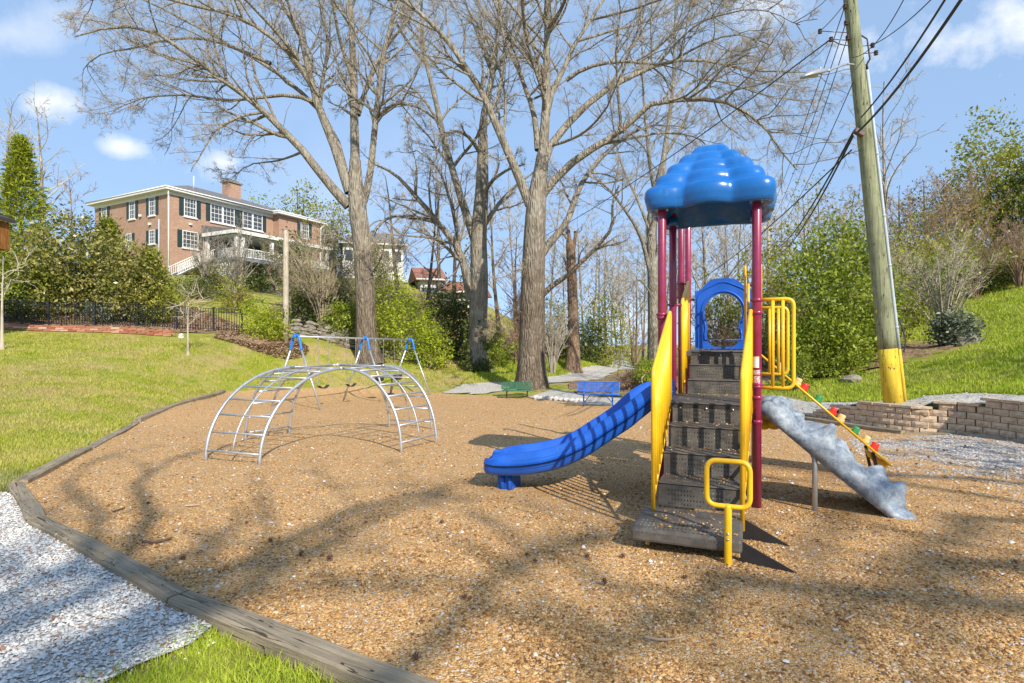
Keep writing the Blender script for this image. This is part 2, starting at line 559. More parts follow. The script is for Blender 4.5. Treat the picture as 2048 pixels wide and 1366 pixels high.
    M['yellow_panel'] = dirty('yellow_panel_plastic', (.88, .52, .012), (.5, .35, .15), .14, .38, 4)
    t = NT('coated_steel'); c = t.coord('Object'); cp = t.coord('Position')
    base = t.ramp(t.noise(7, cp, 6, .7), [(.3, (.050, .045, .040)), (.7, (.155, .138, .118))])
    s = t.sep(t.coord('UV'))
    fx = t.math('ABSOLUTE', t.math('SUBTRACT', t.math('FRACT', t.math('MULTIPLY', s[0], 26)), .5))
    fy = t.math('ABSOLUTE', t.math('SUBTRACT', t.math('FRACT', t.math('MULTIPLY', s[1], 5)), .5))
    rr = t.math('ADD', t.math('MULTIPLY', fx, fx), t.math('MULTIPLY', fy, fy))
    inx = t.math('GREATER_THAN', t.math('SUBTRACT', .40, t.math('ABSOLUTE', t.math('SUBTRACT', s[0], .5))), 0)
    hole = t.math('MULTIPLY', t.math('LESS_THAN', rr, .045), inx)
    iny = t.math('LESS_THAN', t.math('ABSOLUTE', t.math('SUBTRACT', s[1], .42)), .34)
    hole = t.math('MULTIPLY', hole, iny)
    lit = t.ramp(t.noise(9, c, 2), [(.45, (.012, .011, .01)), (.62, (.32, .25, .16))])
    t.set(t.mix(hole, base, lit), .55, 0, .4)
    t.bump(t.noise(55, cp, 4), .15, .01); M['step'] = t.m
    M['step_side'] = plain('black_rubber', (.022, .022, .024), .5, 0, .3, 8, .1)
    t = NT('moulded_rock'); c = t.coord('Position')
    n = t.noise(8, t.coord('Position', (1, 1, 1.6)), 9, .72, .3); n2 = t.noise(38, t.coord('Position', (1.0, 1.0, .3)), 5, .7)
    col = t.ramp(n, [(.3, (.06, .085, .13)), (.5, (.18, .22, .28)), (.68, (.38, .43, .46))])
    t.set(t.mix(t.math('MULTIPLY', t.math('SUBTRACT', n2, .42, True), 1.8, True), col, (.36, .40, .43)), .55, 0, .35)
    t.bump(n2, .25, .01); M['rock'] = t.m
    M['galv'] = plain('galvanised_steel', (.50, .52, .55), .42, .65, .12, 9, .05)
    M['chrome'] = plain('bolt_steel', (.6, .6, .6), .3, .9, .1, 9)
    M['chain'] = plain('chain_steel', (.33, .32, .31), .5, .5, .2, 9)
    M['elbow'] = dirty('blue_elbow', (.01, .18, .62), (.4, .4, .4), .15, .35)
    M['belt'] = plain('black_belt', (.028, .028, .03), .55, 0, .2, 9)
    M['bench_green'] = plain('green_coating', (.008, .11, .045), .4, 0, .15, 6)
    M['bench_blue'] = plain('blue_coating', (.015, .14, .55), .4, 0, .15, 6)
    M['brown_leg'] = plain('brown_steel', (.10, .045, .03), .5, 0, .2, 6)
    M['sticker'] = plain('white_sticker', (.72, .70, .66), .5, 0, .06, 20)
    t = NT('warning_sticker'); c = t.coord('Position', (1, 1, 1))
    n = t.noise(70, c, 3, .8); t.set(t.ramp(n, [(.46, (.68, .62, .6)), (.52, (.48, .10, .13))]), .5); M['warn'] = t.m
    M['orange_ink'] = plain('orange_ink', (.75, .25, .03), .5)
    M['hold_red'] = plain('red_hold', (.62, .025, .02), .45)
    M['hold_green'] = plain('green_hold', (.02, .24, .10), .45)
    M['hold_tan'] = plain('tan_hold', (.62, .45, .22), .5)

    # --- timber, pole, stone
    def wood(name, a, b, grain=(1, 1, 1), sc=30, crack=True):
        t = NT(name); g = t.coord('Object', grain)
        n = t.noise(sc, g, 6, .7, .3); big = t.noise(2.5, t.coord('Position'), 5, .65)
        col = t.ramp(n, [(.28, a), (.72, b)])
        col = t.mix(t.math('MULTIPLY', t.math('SUBTRACT', big, .45, True), 2.0, True), col, tuple(x * .62 for x in a))
        if crack:
            ck = t.noise(sc * .4, g, 3, .5)
            thin = t.math('LESS_THAN', t.math('ABSOLUTE', t.math('SUBTRACT', ck, .5)), .006)
            col = t.mix(t.math('MULTIPLY', thin, .85), col, (.02, .015, .01))
        t.set(col, .88, 0, .2); t.bump(n, .6, .02); return t.m
    M['timber'] = wood('timber', (.19, .15, .10), (.42, .35, .25), (.05, 1, 1), 36)
    M['pole'] = wood('pole_wood', (.15, .165, .095), (.37, .38, .235), (1, 1, .05), 24)
    M['old_pole'] = wood('old_pole_wood', (.34, .29, .22), (.60, .53, .43), (1, 1, .05), 24)
    M['pole_yellow'] = wood('pole_paint', (.55, .38, .03), (.72, .54, .07), (1, 1, .08), 20)
    M['conduit'] = plain('grey_conduit', (.42, .47, .53), .4, 0, .08, 5)
    M['insulator'] = plain('brown_porcelain', (.10, .06, .05), .3, 0, .2, 6)
    M['wire'] = plain('wire_black', (.03, .03, .032), .6, 0, .1, 6)
    M['lamp_metal'] = plain('lamp_metal', (.40, .41, .42), .4, .5, .1, 6)
    M['lamp_glass'] = plain('lamp_glass', (.52, .50, .42), .25, 0, .1, 6)
    M['cedar_board'] = wood('stained_board', (.20, .075, .02), (.46, .20, .055), (1, 1, .1), 20)
    M['shingle_dark'] = plain('dark_trim', (.055, .04, .045), .7, 0, .2, 8)

    t = NT('wall_block'); c = t.coord('Position'); r = t.objrand()
    n = t.noise(14, c, 6, .7)
    col = t.ramp(n, [(.3, (.42, .31, .205)), (.55, (.61, .475, .335)), (.75, (.73, .60, .45))])
    col = t.mix(t.math('MULTIPLY', r, .5), col, t.mix(.55, col, (.42, .31, .24)))
    st = t.noise(3, t.coord('Position', (1, 1, .4)), 5, .7)
    col = t.mix(t.math('MULTIPLY', t.math('SUBTRACT', st, .55, True), 2.5, True), col, (.12, .095, .075))
    t.set(col, .92, 0, .15); t.bump(n, .8, .03); M['block'] = t.m
    t = NT('rock_stone'); c = t.coord('Position'); n = t.noise(6, c, 6, .7)
    t.set(t.ramp(n, [(.3, (.13, .115, .09)), (.55, (.26, .235, .19)), (.75, (.40, .37, .31))]), .9, 0, .2); t.bump(n, .7, .04); M['stone'] = t.m
    t = NT('rubble_wall'); c = t.coord('Position'); v = t.voronoi(2.6, c, 'F1', 'Color'); e = t.voronoi(2.6, c, 'DISTANCE_TO_EDGE', 'Distance')
    s = t.sep(v); col = t.ramp(s[0], [(0, (.22, .19, .16)), (1, (.48, .44, .38))])
    t.set(t.mix(t.math('MULTIPLY', t.math('SUBTRACT', .07, e, True), 14, True), col, (.12, .10, .08)), .92, 0, .15); t.bump(t.math('MINIMUM', e, .15), 1, .2); M['rubble'] = t.m
    M['white_rock'] = plain('white_rock', (.52, .50, .46), .85, 0, .15, 8, .4)

    # --- houses
    def brick(name, a, b, mortar, sx, sz):
        t = NT(name)
        uv = t.coord('UV')
        br = t.n.new("ShaderNodeTexBrick"); t.l.new(uv, br.inputs['Vector'])
        br.inputs['Scale'].default_value = 1.0; br.inputs['Brick Width'].default_value = sx; br.inputs['Row Height'].default_value = sz
        br.inputs['Mortar Size'].default_value = .011; br.inputs['Color1'].default_value = (*a, 1); br.inputs['Color2'].default_value = (*b, 1)
        br.inputs['Mortar'].default_value = (*mortar, 1)
        n = t.noise(.7, t.coord('Position'), 5, .65)
        col = t.mix(t.math('MULTIPLY', t.math('SUBTRACT', n, .45, True), 1.8, True), br.outputs['Color'], t.mix(.5, br.outputs['Color'], (.24, .12, .08)))
        t.set(col, .9, 0, .2); return t.m
    M['brick'] = brick('house_brick', (.32, .165, .105), (.43, .25, .17), (.42, .33, .26), .22, .075)
    t = NT('edging_brick'); t.set(t.ramp(t.objrand(), [(0, (.28, .10, .065)), (.7, (.44, .19, .12)), (1, (.52, .40, .33))]), .9, 0, .2); M['edge_brick'] = t.m
    M['white_trim'] = plain('white_trim', (.72, .71, .68), .6, 0, .05, 2)
    M['shutter'] = plain('shutter_green', (.022, .042, .042), .5, 0, .15, 4)
    t = NT('window_glass'); t.set((.05, .06, .07), .08, 0, .8); M['glass'] = t.m
    t = NT('roof_shingle'); c = t.coord('Position'); n = t.noise(3, c, 6, .7); rw = t.voronoi(9, t.coord('Position', (.4, .4, 2)), 'F1', 'Color')
    t.set(t.mix(t.math('MULTIPLY', t.sep(rw)[0], .6), t.ramp(n, [(.3, (.13, .125, .125)), (.7, (.24, .235, .23))]), (.10, .10, .105)), .9, 0, .2); M['roof'] = t.m
    t = NT('red_roof'); c = t.coord('Position'); n = t.noise(2.5, c, 6, .7)
    t.set(t.ramp(n, [(.3, (.22, .09, .06)), (.7, (.36, .17, .12))]), .9, 0, .2); M['red_roof'] = t.m
    t = NT('siding'); s = t.sep(t.coord('Position')); f = t.math('FRACT', t.math('MULTIPLY', s[2], 5.5))
    t.set(t.mix(t.math('LESS_THAN', f, .12), (.66, .65, .62), (.42, .42, .42)), .7, 0, .2); M['siding'] = t.m
    M['porch_grey'] = plain('porch_floor_grey', (.16, .19, .23), .6, 0, .1, 3)
    M['shade'] = plain('porch_interior', (.10, .075, .06), .8, 0, .3, 3)
    M['black_iron'] = plain('black_iron', (.018, .019, .022), .45, 0, .15, 6)
    M['cone'] = plain('pine_cone', (.11, .05, .03), .9, 0, .3, 60)
    M['stick'] = plain('stick', (.42, .31, .20), .9, 0, .25, 30)
    M['stick_dark'] = plain('dark_stick', (.13, .08, .05), .9, 0, .25, 30)


make_materials()

# ------------------------------------------------------------------ terrain
WALL = np.array([(6.9, 15.2), (7.4, 13.8), (8.0, 11.75), (8.85, 11.3), (9.1, 10.0), (9.45, 7.4), (10.0, 4.5)])
for _ in range(2):      # round the corners
    _q = [WALL[0]]
    for _a, _b in zip(WALL[:-1], WALL[1:]): _q += [_a * .75 + _b * .25, _a * .25 + _b * .75]
    WALL = np.array(_q + [WALL[-1]])
WSEG = np.linalg.norm(np.diff(WALL, axis=0), axis=1)
WCUM = np.r_[0, np.cumsum(WSEG)]
COURSE = .125
# number of block courses along the wall (from arc length on)
WSTEP = [(0.0, 1), (1.5, 2), (2.05, 3), (2.5, 4), (4.07, 5), (5.0, 6)]


def wall_height(s):
    s = np.asarray(s, dtype=float); n = np.zeros_like(s)
    for a, k in WSTEP: n = np.where(s >= a, k, n)
    return n * COURSE


def wall_dist(x, y):
    """signed distance to the block wall (positive on the high side) and arc length"""
    x = np.asarray(x, float); y = np.asarray(y, float)
    best = np.full(x.shape, 1e9); sg = np.zeros(x.shape); ss = np.zeros(x.shape)
    for i in range(len(WSEG)):
        a, b = WALL[i], WALL[i + 1]; d = (b - a) / WSEG[i]
        t = np.clip((x - a[0]) * d[0] + (y - a[1]) * d[1], 0, WSEG[i])
        qx, qy = a[0] + d[0] * t, a[1] + d[1] * t
        r = np.hypot(x - qx, y - qy)
        side = np.sign(d[0] * (y - a[1]) - d[1] * (x - a[0]))
        m = r < best - 1e-9
        best = np.where(m, r, best); sg = np.where(m, side, sg); ss = np.where(m, WCUM[i] + t, ss)
    return best * sg, ss


def sstep(a, b, x):
    t = np.clip((x - a) / (b - a), 0, 1)
    return t * t * (3 - 2 * t)


def step_up(x, y, d0=0.0, d1=.05):
    d, s = wall_dist(x, y)
    hs = np.interp(s, [0, 1.0, 2.5, 4.5, 9], [.05, .2, .5, .72, .78])
    return hs * sstep(d0, d1, d) * np.exp(-np.maximum(d, 0) / 9.0)


CP = []


def cpp(px, py, Y): v = P(px, py, Y); CP.append((v.x, v.y, v.z))
def cpx(x, y, z): CP.append((x, y, z))


for yy in (-14, -6, 0, 2.5, 4):
    for xx in (-12, -5, 0, 5, 12): cpx(xx, yy, 0.0 + (0.02 * (abs(xx) - 5) if xx < -5 else 0))
for (xx, yy) in [(-6, 7), (-3, 6), (0, 6), (3, 6), (7, 6), (-6, 9.5), (-3, 9), (0, 9), (4, 9), (8, 9.5), (-7, 12), (-4, 12), (0, 12), (4, 12), (7, 12),
                 (-7, 15), (-3, 15), (1, 15), (5, 15.3), (-6.5, 18), (-2, 18), (2, 18), (-5.5, 21.5), (-1, 21)]:
    cpx(xx, yy, -.034 * (yy - 4))
cpp(300, 850, 12.8); cpp(445, 785, 20); cpp(560, 776, 22.5); cpp(700, 775, 25); cpp(800, 778, 25.5); cpp(930, 790, 23.5)
cpp(0, 900, 8.6); cpp(0, 800, 13); cpp(200, 800, 14); cpp(0, 700, 20); cpp(375, 707, 22); cpp(200, 730, 18.5); cpp(500, 735, 23.5)
cpp(0, 660, 27.3); cpp(180, 666, 27.3); cpp(350, 674, 27.3); cpp(0, 645, 29); cpp(275, 652, 29); cpp(483, 664, 29); cpp(570, 684, 27)
cpp(620, 700, 27); cpp(735, 722, 28); cpp(850, 742, 28); cpp(950, 738, 30); cpp(1065, 772, 24.5); cpp(930, 770, 26); cpp(1000, 766, 27)
cpp(1160, 758, 31); cpp(1250, 740, 42); cpp(1145, 743, 34); cpp(1060, 705, 36); cpp(900, 700, 36); cpp(1260, 735, 52); cpp(1200, 725, 44)
cpp(1020, 745, 30)
cpp(1195, 812, 18.9); cpp(1035, 796, 22.8); cpp(1300, 775, 21); cpp(1290, 760, 26); cpp(1400, 745, 26); cpp(1350, 790, 19)
cpp(1600, 815, 14.6); cpp(1650, 783, 16.5); cpp(1560, 760, 19); cpp(1650, 735, 21); cpp(1560, 735, 22); cpp(1790, 808, 12.4); cpp(1800, 700, 20)
cpp(1900, 770, 13.5); cpp(1890, 692, 20); cpp(2048, 790, 10.9); cpp(2048, 700, 16); cpp(2048, 640, 21); cpp(1950, 590, 31); cpp(2048, 572, 29)
cpp(1800, 650, 30); cpp(1700, 690, 32); cpp(1550, 705, 32); cpp(1400, 715, 40)
cpx(16, 6, 1.5); cpx(20, 12, 3.2); cpx(18, 0, 1.0); cpx(28, 20, 5.0); cpx(35, 35, 8.0); cpx(30, 5, 4.0); cpx(-18, 6, .6); cpx(-22, 14, 1.6); cpx(-30, 25, 3.0)
cpx(-19, 34, 3.9); cpx(-24, 40, 5.6); cpx(-30.2, 50, 7.6); cpx(-41, 56, 7.8); cpx(-26, 48, 7.2); cpx(-22, 64, 8.0); cpx(-17, 44, 5.6); cpx(-12, 37, 3.6)
cpx(-35, 35, 4.6); cpx(-50, 60, 8.2); cpx(-8, 45, 4.8); cpx(-14, 60, 8.2); cpx(-4, 60, 6.2); cpx(3, 55, 2.0); cpx(10, 70, -.8); cpx(18, 60, .5); cpx(12, 95, -1.0)
cpx(-30, 95, 9); cpx(40, 70, 7); cpx(60, 40, 9); cpx(-60, 20, 5); cpx(50, 0, 6); cpx(-40, -20, 1); cpx(40, -25, 3); cpx(0, -35, 0)
CP = np.array(CP)
CPz = CP[:, 2] - step_up(CP[:, 0], CP[:, 1])


def _phi(r2): return np.where(r2 > 1e-12, .5 * r2 * np.log(np.maximum(r2, 1e-12)), 0)


def _tps_fit(p, z, lam):
    n = len(p)
    K = _phi(((p[:, None] - p[None]) ** 2).sum(-1)) + lam * np.eye(n)
    Q = np.c_[np.ones(n), p]
    A = np.block([[K, Q], [Q.T, np.zeros((3, 3))]])
    return np.linalg.solve(A, np.r_[z, 0, 0, 0])


_PS = CP[:, :2] / 20
_W = _tps_fit(_PS, CPz, .0015)


def tps(x, y):
    x = np.asarray(x, float); y = np.asarray(y, float)
    sh = x.shape
    q = np.stack([x.ravel(), y.ravel()], -1) / 20
    out = np.empty(len(q))
    for i in range(0, len(q), 20000):
        b = q[i:i + 20000]
        out[i:i + 20000] = _phi(((b[:, None] - _PS[None]) ** 2).sum(-1)) @ _W[:-3] + _W[-3] + b @ _W[-2:]
    r = np.hypot(x, y - 25).ravel()
    w = sstep(62, 115, r)
    ang = np.abs(np.arctan2(x.ravel(), y.ravel() + 1e-6) - .13)
    far = -1.0 + 9.0 * sstep(.10, .55, ang)
    return ((1 - w) * out + w * far).reshape(sh)


def hgt(x, y, full=True):
    return tps(x, y) + (step_up(x, y) if full else step_up(x, y, .55, 1.1))


def H(x, y): return float(hgt(np.array([x]), np.array([y]))[0])
def G(px, Y, dz=0.0): x = PX(px, Y); return Vector((x, Y, H(x, Y) + dz))


def inside(poly, x, y):
    poly = np.asarray(poly); c = np.zeros(x.shape, bool); j = len(poly) - 1
    for i in range(len(poly)):
        xi, yi = poly[i]; xj, yj = poly[j]
        m = ((yi > y) != (yj > y)) & (x < (xj - xi) * (y - yi) / (yj - yi + 1e-12) + xi)
        c ^= m; j = i
    return c


def densify(poly, step, jit=0.0):
    out = []
    for i in range(len(poly)):
        a = np.array(poly[i], float); b = np.array(poly[(i + 1) % len(poly)], float)
        n = max(1, int(np.linalg.norm(b - a) / step))
        for k in range(n):
            p = a + (b - a) * k / n
            if jit and k: p = p + rng.normal(0, jit, 2)
            out.append(tuple(p))
    return out


def smooth_poly(poly, it=2):
    p = np.array(poly, float)
    for _ in range(it):
        q = np.roll(p, -1, 0)
        p = np.stack([p * .75 + q * .25, p * .25 + q * .75], 1).reshape(-1, 2)
    return p


def patch(name, poly, spacing, off, mat, kind='structure', edge_jit=0.0, bumpy=0.0, extra=None):
    b = densify(poly, spacing, edge_jit)
    bp = np.array(b)
    x0, y0 = bp.min(0); x1, y1 = bp.max(0)
    gx, gy = np.meshgrid(np.arange(x0, x1, spacing), np.arange(y0, y1, spacing))
    gx, gy = gx.ravel() + rng.normal(0, spacing * .08, gx.size), gy.ravel() + rng.normal(0, spacing * .08, gy.size)
    m = inside(bp, gx, gy)
    pts = [Vector(p) for p in b] + [Vector((a, c)) for a, c in zip(gx[m], gy[m])]
    n = len(b)
    vs, es, fs, *_ = delaunay_2d_cdt(pts, [], [list(range(n))], 1, 1e-4)
    v = np.array([(p.x, p.y) for p in vs])
    z = hgt(v[:, 0], v[:, 1]) + off
    if bumpy: z = z + bumpy * (np.sin(v[:, 0] * 3.1 + np.sin(v[:, 1] * 2.3)) * np.sin(v[:, 1] * 2.7 + 1.3 * np.sin(v[:, 0] * 1.9)))
    if extra is not None: z = z + extra(v[:, 0], v[:, 1])
    o = np_obj(name, np.c_[v, z], [np.array(fs)], mat, None, True)
    return tag(o, kind=kind)


# --- outlines on the ground (metres)
TL = [(-5.78, 6.62), (-4.3, 5.15), (-2.05, 3.5), (.05, 2.27), (2.2, 1.25), (4.2, .4)]     # front timber edging
TB = [(-5.78, 6.62), (-6.75, 9.05), (-8.42, 12.8), (-10.15, 20.0)]                                            # timber edging along the lawn
MULCH = TL + [(9.6, -1.5), (10.0, 4.4)] + [tuple(p) for p in WALL[::-1][1:]] + \
    [(5.6, 16.4), (4.3, 17.9), (2.9, 18.7), (.7, 22.3), (-1.0, 23.2), (-2.2, 23.6), (-3.3, 24.5), (-5.4, 25.4), (-7.1, 25.0), (-9.1, 22.6)] + TB[::-1][:-1]
PATH = smooth_poly([(-2.2, 23.5), (-.7, 23.7), (.1, 25.0), (1.6, 25.7), (3.6, 28.2), (6, 34), (9.4, 43), (11.5, 54), (12.5, 70), (11, 70), (9.9, 54), (7.6, 43), (4.3, 35),
                    (2.0, 30.2), (.2, 27.4), (-1.6, 26.6), (-2.9, 25.3)], 1)
STRIP = smooth_poly([(.6, 22.6), (2.9, 18.75), (4.3, 18.0), (5.7, 16.4), (7.05, 15.2), (7.55, 13.85), (8.2, 11.9), (9.05, 11.6), (9.2, 10.1), (9.6, 7.5), (10.1, 4.6),
                     (10.9, 4.6), (10.5, 7.6), (10.1, 10.6), (10.3, 12.4), (9.2, 13.0), (8.6, 14.4), (7.9, 16.4), (5.4, 18.9), (4.0, 20.4), (1.7, 23.6)], 1)
# the strip has to reach the back of the wall
STRIP2 = [(.6, 22.6), (2.9, 18.75), (4.3, 18.0), (5.7, 16.45)] + [(p[0] + .09, p[1] + .06) for p in WALL] + \
    [(10.45, 4.6), (9.95, 7.6), (9.6, 10.3), (9.6, 11.9), (8.9, 12.7), (8.4, 14.2), (7.9, 16.2), (5.4, 18.9), (4.0, 20.4), (1.7, 23.6)]
WHITE = [(-7.4, 6.2), (-6.1, 5.95), (-5.7, 6.35), (-5.4, 6.25), (-4.3, 5.15), (-2.05, 3.5), (-1.74, 3.32), (-1.70, 3.02), (-1.85, 2.83), (-1.92, 2.66), (-2.1, 1.6), (-2.3, .8), (-9.5, .8), (-10.5, 5.8)]


def near_grid():
    a = np.r_[np.linspace(-400, -70, 12), np.linspace(-64, -26, 14), np.arange(-25, 25.1, .5), np.linspace(27, 64, 14), np.linspace(70, 400, 12)]
    b = np.r_[np.linspace(-60, -18, 8), np.arange(-15, 46, .5), np.linspace(47, 100, 30), np.linspace(106, 700, 22)]
    X, Y = np.meshgrid(a, b)
    return a, b, X, Y


ga, gb, GX, GY = near_grid()
GZ = hgt(GX, GY, False)
for poly, dz in ((MULCH, .10), (PATH, .04), (STRIP2, .06), (WHITE, .02)):
    GZ = GZ - dz * inside(poly, GX.ravel(), GY.ravel()).reshape(GX.shape)
nx, ny = len(ga), len(gb)
ii = (np.arange(ny - 1)[:, None] * nx + np.arange(nx - 1)[None]).ravel()
lawn = np_obj('lawn', np.c_[GX.ravel(), GY.ravel(), GZ.ravel()], [np.stack([ii, ii + 1, ii + nx + 1, ii + nx], -1)], M['lawn'], None, True)
tag(lawn, kind='structure')
patch('mulch_bed', MULCH, .35, .012, M['mulch'], edge_jit=0.0, bumpy=.012)
patch('gravel_path', PATH, .3, .02, M['path'], edge_jit=.14)


def strip_clamp(x, y):
    d, s = wall_dist(x, y)
    top = -.245 - .05 * np.maximum(0, 2.8 - s) + wall_height(s) + .035
    z = hgt(x, y)
    return np.where((d > -.2) & (s > .05), np.minimum(0, top + np.maximum(0, d - .3) * .45 - z), 0)


patch('gravel_strip', STRIP2, .22, .02, M['path'], extra=strip_clamp)
patch('white_gravel_patch', WHITE, .12, .014, M['gravel'], edge_jit=.03)
WHITE_WIDE = [(-1.8, 3.3), (-1.55, 3.15), (-1.6, 2.9), (-1.7, 2.7), (-1.8, 2.5), (-2.0, 1.6), (-2.3, 1.6), (-2.0, 2.8)]
LITTER = smooth_poly([(-13.9, 26.6), (-12.0, 25.4), (-10.3, 25.2), (-9.6, 26.4), (-10.2, 27.6), (-12.2, 28.0), (-14.2, 28.2)], 2)
patch('leaf_litter_bank', LITTER, .25, -.02, M['litter'], edge_jit=.16, bumpy=.05, extra=lambda x, y: .28 * np.exp(-(((x + 12) / 1.3) ** 2 + ((y - 26.9) / .9) ** 2)))
WOODS = smooth_poly([(2.6, 20.5), (5.5, 19.4), (8.0, 19.0), (10.5, 18.2), (13.5, 18.0), (15.5, 19.5), (16, 30), (9, 40), (5, 31), (2.2, 25.5)], 2)
patch('woodland_floor', WOODS, .5, .03, M['litter'], edge_jit=.1, bumpy=.06)
FENCEBED = smooth_poly([(-27, 28.0), (-20, 27.9), (-14.5, 28.3), (-13.5, 29.3), (-15, 31), (-20, 34), (-26, 37), (-33, 37), (-33, 29)], 2)
patch('planting_bed', FENCEBED, .5, .03, M['litter'], edge_jit=.06, bumpy=.04)
BANKBED = smooth_poly([(-11.8, 29.2), (-8, 28.8), (-4.5, 29.5), (-1.5, 32), (1.5, 37), (2, 46), (-6, 52), (-14, 44), (-16, 36)], 2)
patch('bank_floor', BANKBED, .6, .03, M['litter'], edge_jit=.1, bumpy=.08)


# ------------------------------------------------------------------ loose stuff on the ground
def scatter(poly, dens, fy):
    """random points in a polygon, thinned by fy(x, y) in 0..1"""
    p = np.asarray(poly); x0, y0 = p.min(0); x1, y1 = p.max(0)
    n = int(dens * (x1 - x0) * (y1 - y0))
    x = rng.uniform(x0, x1, n); y = rng.uniform(y0, y1, n)
    k = rng.random(n) < fy(x, y)
    x, y = x[k], y[k]
    m = inside(p, x, y)
    return x[m], y[m]


def inview(x, y, margin=.12):
    return (y > .5) & (np.abs(x) < (.9 + margin) * y + .3)


def pebbles(name, x, y, z, size, mat, label, cat, flat=.55):
    n = len(x); K = 4
    ang = rng.uniform(0, 6.28, n)[:, None] + np.arange(K)[None] * 2 * math.pi / K + rng.normal(0, .22, (n, K))
    s = size * np.clip(rng.lognormal(0, .35, n), .45, 2.2)
    el = rng.uniform(.55, 1.0, n)[:, None]
    rr = s[:, None] * rng.uniform(.75, 1.15, (n, K))
    rot = rng.uniform(0, 6.28, n)[:, None]
    lx, ly = np.cos(ang) * rr, np.sin(ang) * rr * el
    ring = np.stack([x[:, None] + lx * np.cos(rot) - ly * np.sin(rot), y[:, None] + lx * np.sin(rot) + ly * np.cos(rot),
                     z[:, None] + rng.uniform(-.25, .25, (n, K)) * s[:, None]], -1)
    hgt_ = s * flat * rng.uniform(.6, 1.3, n)
    # a roof-like chip: four corners on the ground and a short ridge
    e0 = (ring[:, 0] + ring[:, 1]) / 2; e1_ = (ring[:, 2] + ring[:, 3]) / 2
    q0 = e0 * rng.uniform(.62, .95, (n, 1)); q0 = e0 + (e1_ - e0) * rng.uniform(.08, .35, (n, 1)); q1 = e1_ + (e0 - e1_) * rng.uniform(.08, .35, (n, 1))
    q0[:, 2] = z + hgt_; q1[:, 2] = z + hgt_ * rng.uniform(.5, 1.2, n)
    v = np.concatenate([ring, q0[:, None], q1[:, None]], 1).reshape(-1, 3)
    b = np.arange(n) * 6
    quads = np.concatenate([np.stack([b + 1, b + 2, b + 5, b + 4], -1), np.stack([b + 3, b, b + 4, b + 5], -1)])
    tris = np.concatenate([np.stack([b, b + 1, b + 4], -1), np.stack([b + 2, b + 3, b + 5], -1)])
    o = np_obj(name, v, [quads, tris], mat)
    return tag(o, label, cat, kind='stuff')


def mz(x, y):
    return hgt(x, y) + .012 + .012 * (np.sin(x * 3.1 + np.sin(y * 2.3)) * np.sin(y * 2.7 + 1.3 * np.sin(x * 1.9)))


x, y = scatter(MULCH, 9000, lambda x, y: inview(x, y, .05) * np.clip(1.0 / (1 + ((y - 2.2).clip(0) / 1.8) ** 2.2), 0.0, 1) * (y < 26))
keepn = 104000
if len(x) > keepn: x, y = x[:keepn], y[:keepn]
pebbles('mulch_chips', x, y, mz(x, y), .0082 * (1 + .06 * y), M['chips'], 'tan and brown chips covering the playground bed', 'chips', .5)
x, y = scatter([(4.2, 5.5), (9.3, 5.5), (9.2, 9.9), (8.7, 11.2), (6.5, 11.0), (5.2, 8.5)], 1000, lambda x, y: inview(x, y) * np.clip((x - 4.4) * .35, 0, 1) * np.clip((y - 5.6) * .5, 0.1, 1) * (.25 + .75 * (np.sin(x * 2.2 + y) * np.sin(y * 2.9 - x) > -.2)))
x = x[:9000]; y = y[:9000]
pebbles('white_stones_by_block_wall', x, y, mz(x, y) + .004, .016, M['stones_grey'], 'white stones kicked over the chips below the block wall', 'stones', .5)
x, y = scatter(MULCH, 26, lambda x, y: inview(x, y) * (y < 14) * .35)
pebbles('stray_white_stones', x, y, mz(x, y) + .006, .012, M['stones'], 'stray pale stones dotted over the tan chips', 'stones', .6)
x, y = scatter(WHITE, 7500, lambda x, y: inview(x, y, .15) * np.clip(1.5 / (1 + ((y - 2) / 2.8).clip(0) ** 2), 0, 1))
x, y = x[:22000], y[:22000]
pebbles('white_gravel_stones', x, y, hgt(x, y) + .02, .0095, M['stones'], 'white crushed stone lying outside the timber edging', 'stones', .6)
x, y = scatter(STRIP2, 260, lambda x, y: inview(x, y) * (y < 17))
pebbles('gravel_strip_stones', x, y, hgt(x, y) + strip_clamp(x, y) + .02, .018, M['stones_grey'], 'grey white stones on top of the block wall', 'stones', .5)


def grass(name, x, y, z, h, w, mat, label, lean=.5, simple=False):
    n = len(x)
    a = rng.uniform(0, 6.28, n); hh = h * rng.uniform(.5, 1.3, n); ln = hh * rng.uniform(0, lean, n); b = rng.uniform(0, 6.28, n)
    px, py = np.cos(a) * w * .5, np.sin(a) * w * .5
    dx, dy = np.cos(b) * ln, np.sin(b) * ln
    base = np.stack([x, y, z - .01], -1)
    v0 = base + np.stack([px, py, 0 * x], -1); v1 = base - np.stack([px, py, 0 * x], -1)
    m = base + np.stack([dx * .4, dy * .4, hh * .6], -1)
    m0 = m + np.stack([px * .7, py * .7, 0 * x], -1); m1 = m - np.stack([px * .7, py * .7, 0 * x], -1)
    tip = base + np.stack([dx, dy, hh], -1)
    if simple:
        v = np.stack([v0, v1, tip], 1).reshape(-1, 3); i = np.arange(n) * 3
        return tag(np_obj(name, v, [np.stack([i, i + 1, i + 2], -1)], mat), label, 'grass', kind='stuff')
    v = np.stack([v0, v1, m1, m0, tip], 1).reshape(-1, 3)
    i = np.arange(n) * 5
    o = np_obj(name, v, [np.stack([i, i + 1, i + 2, i + 3], -1), np.stack([i + 3, i + 2, i + 4], -1)], mat)
    return tag(o, label, 'grass', kind='stuff')


def outside(x, y, polys):
    k = np.ones(x.shape, bool)
    for p in polys: k &= ~inside(p, x, y)
    return k


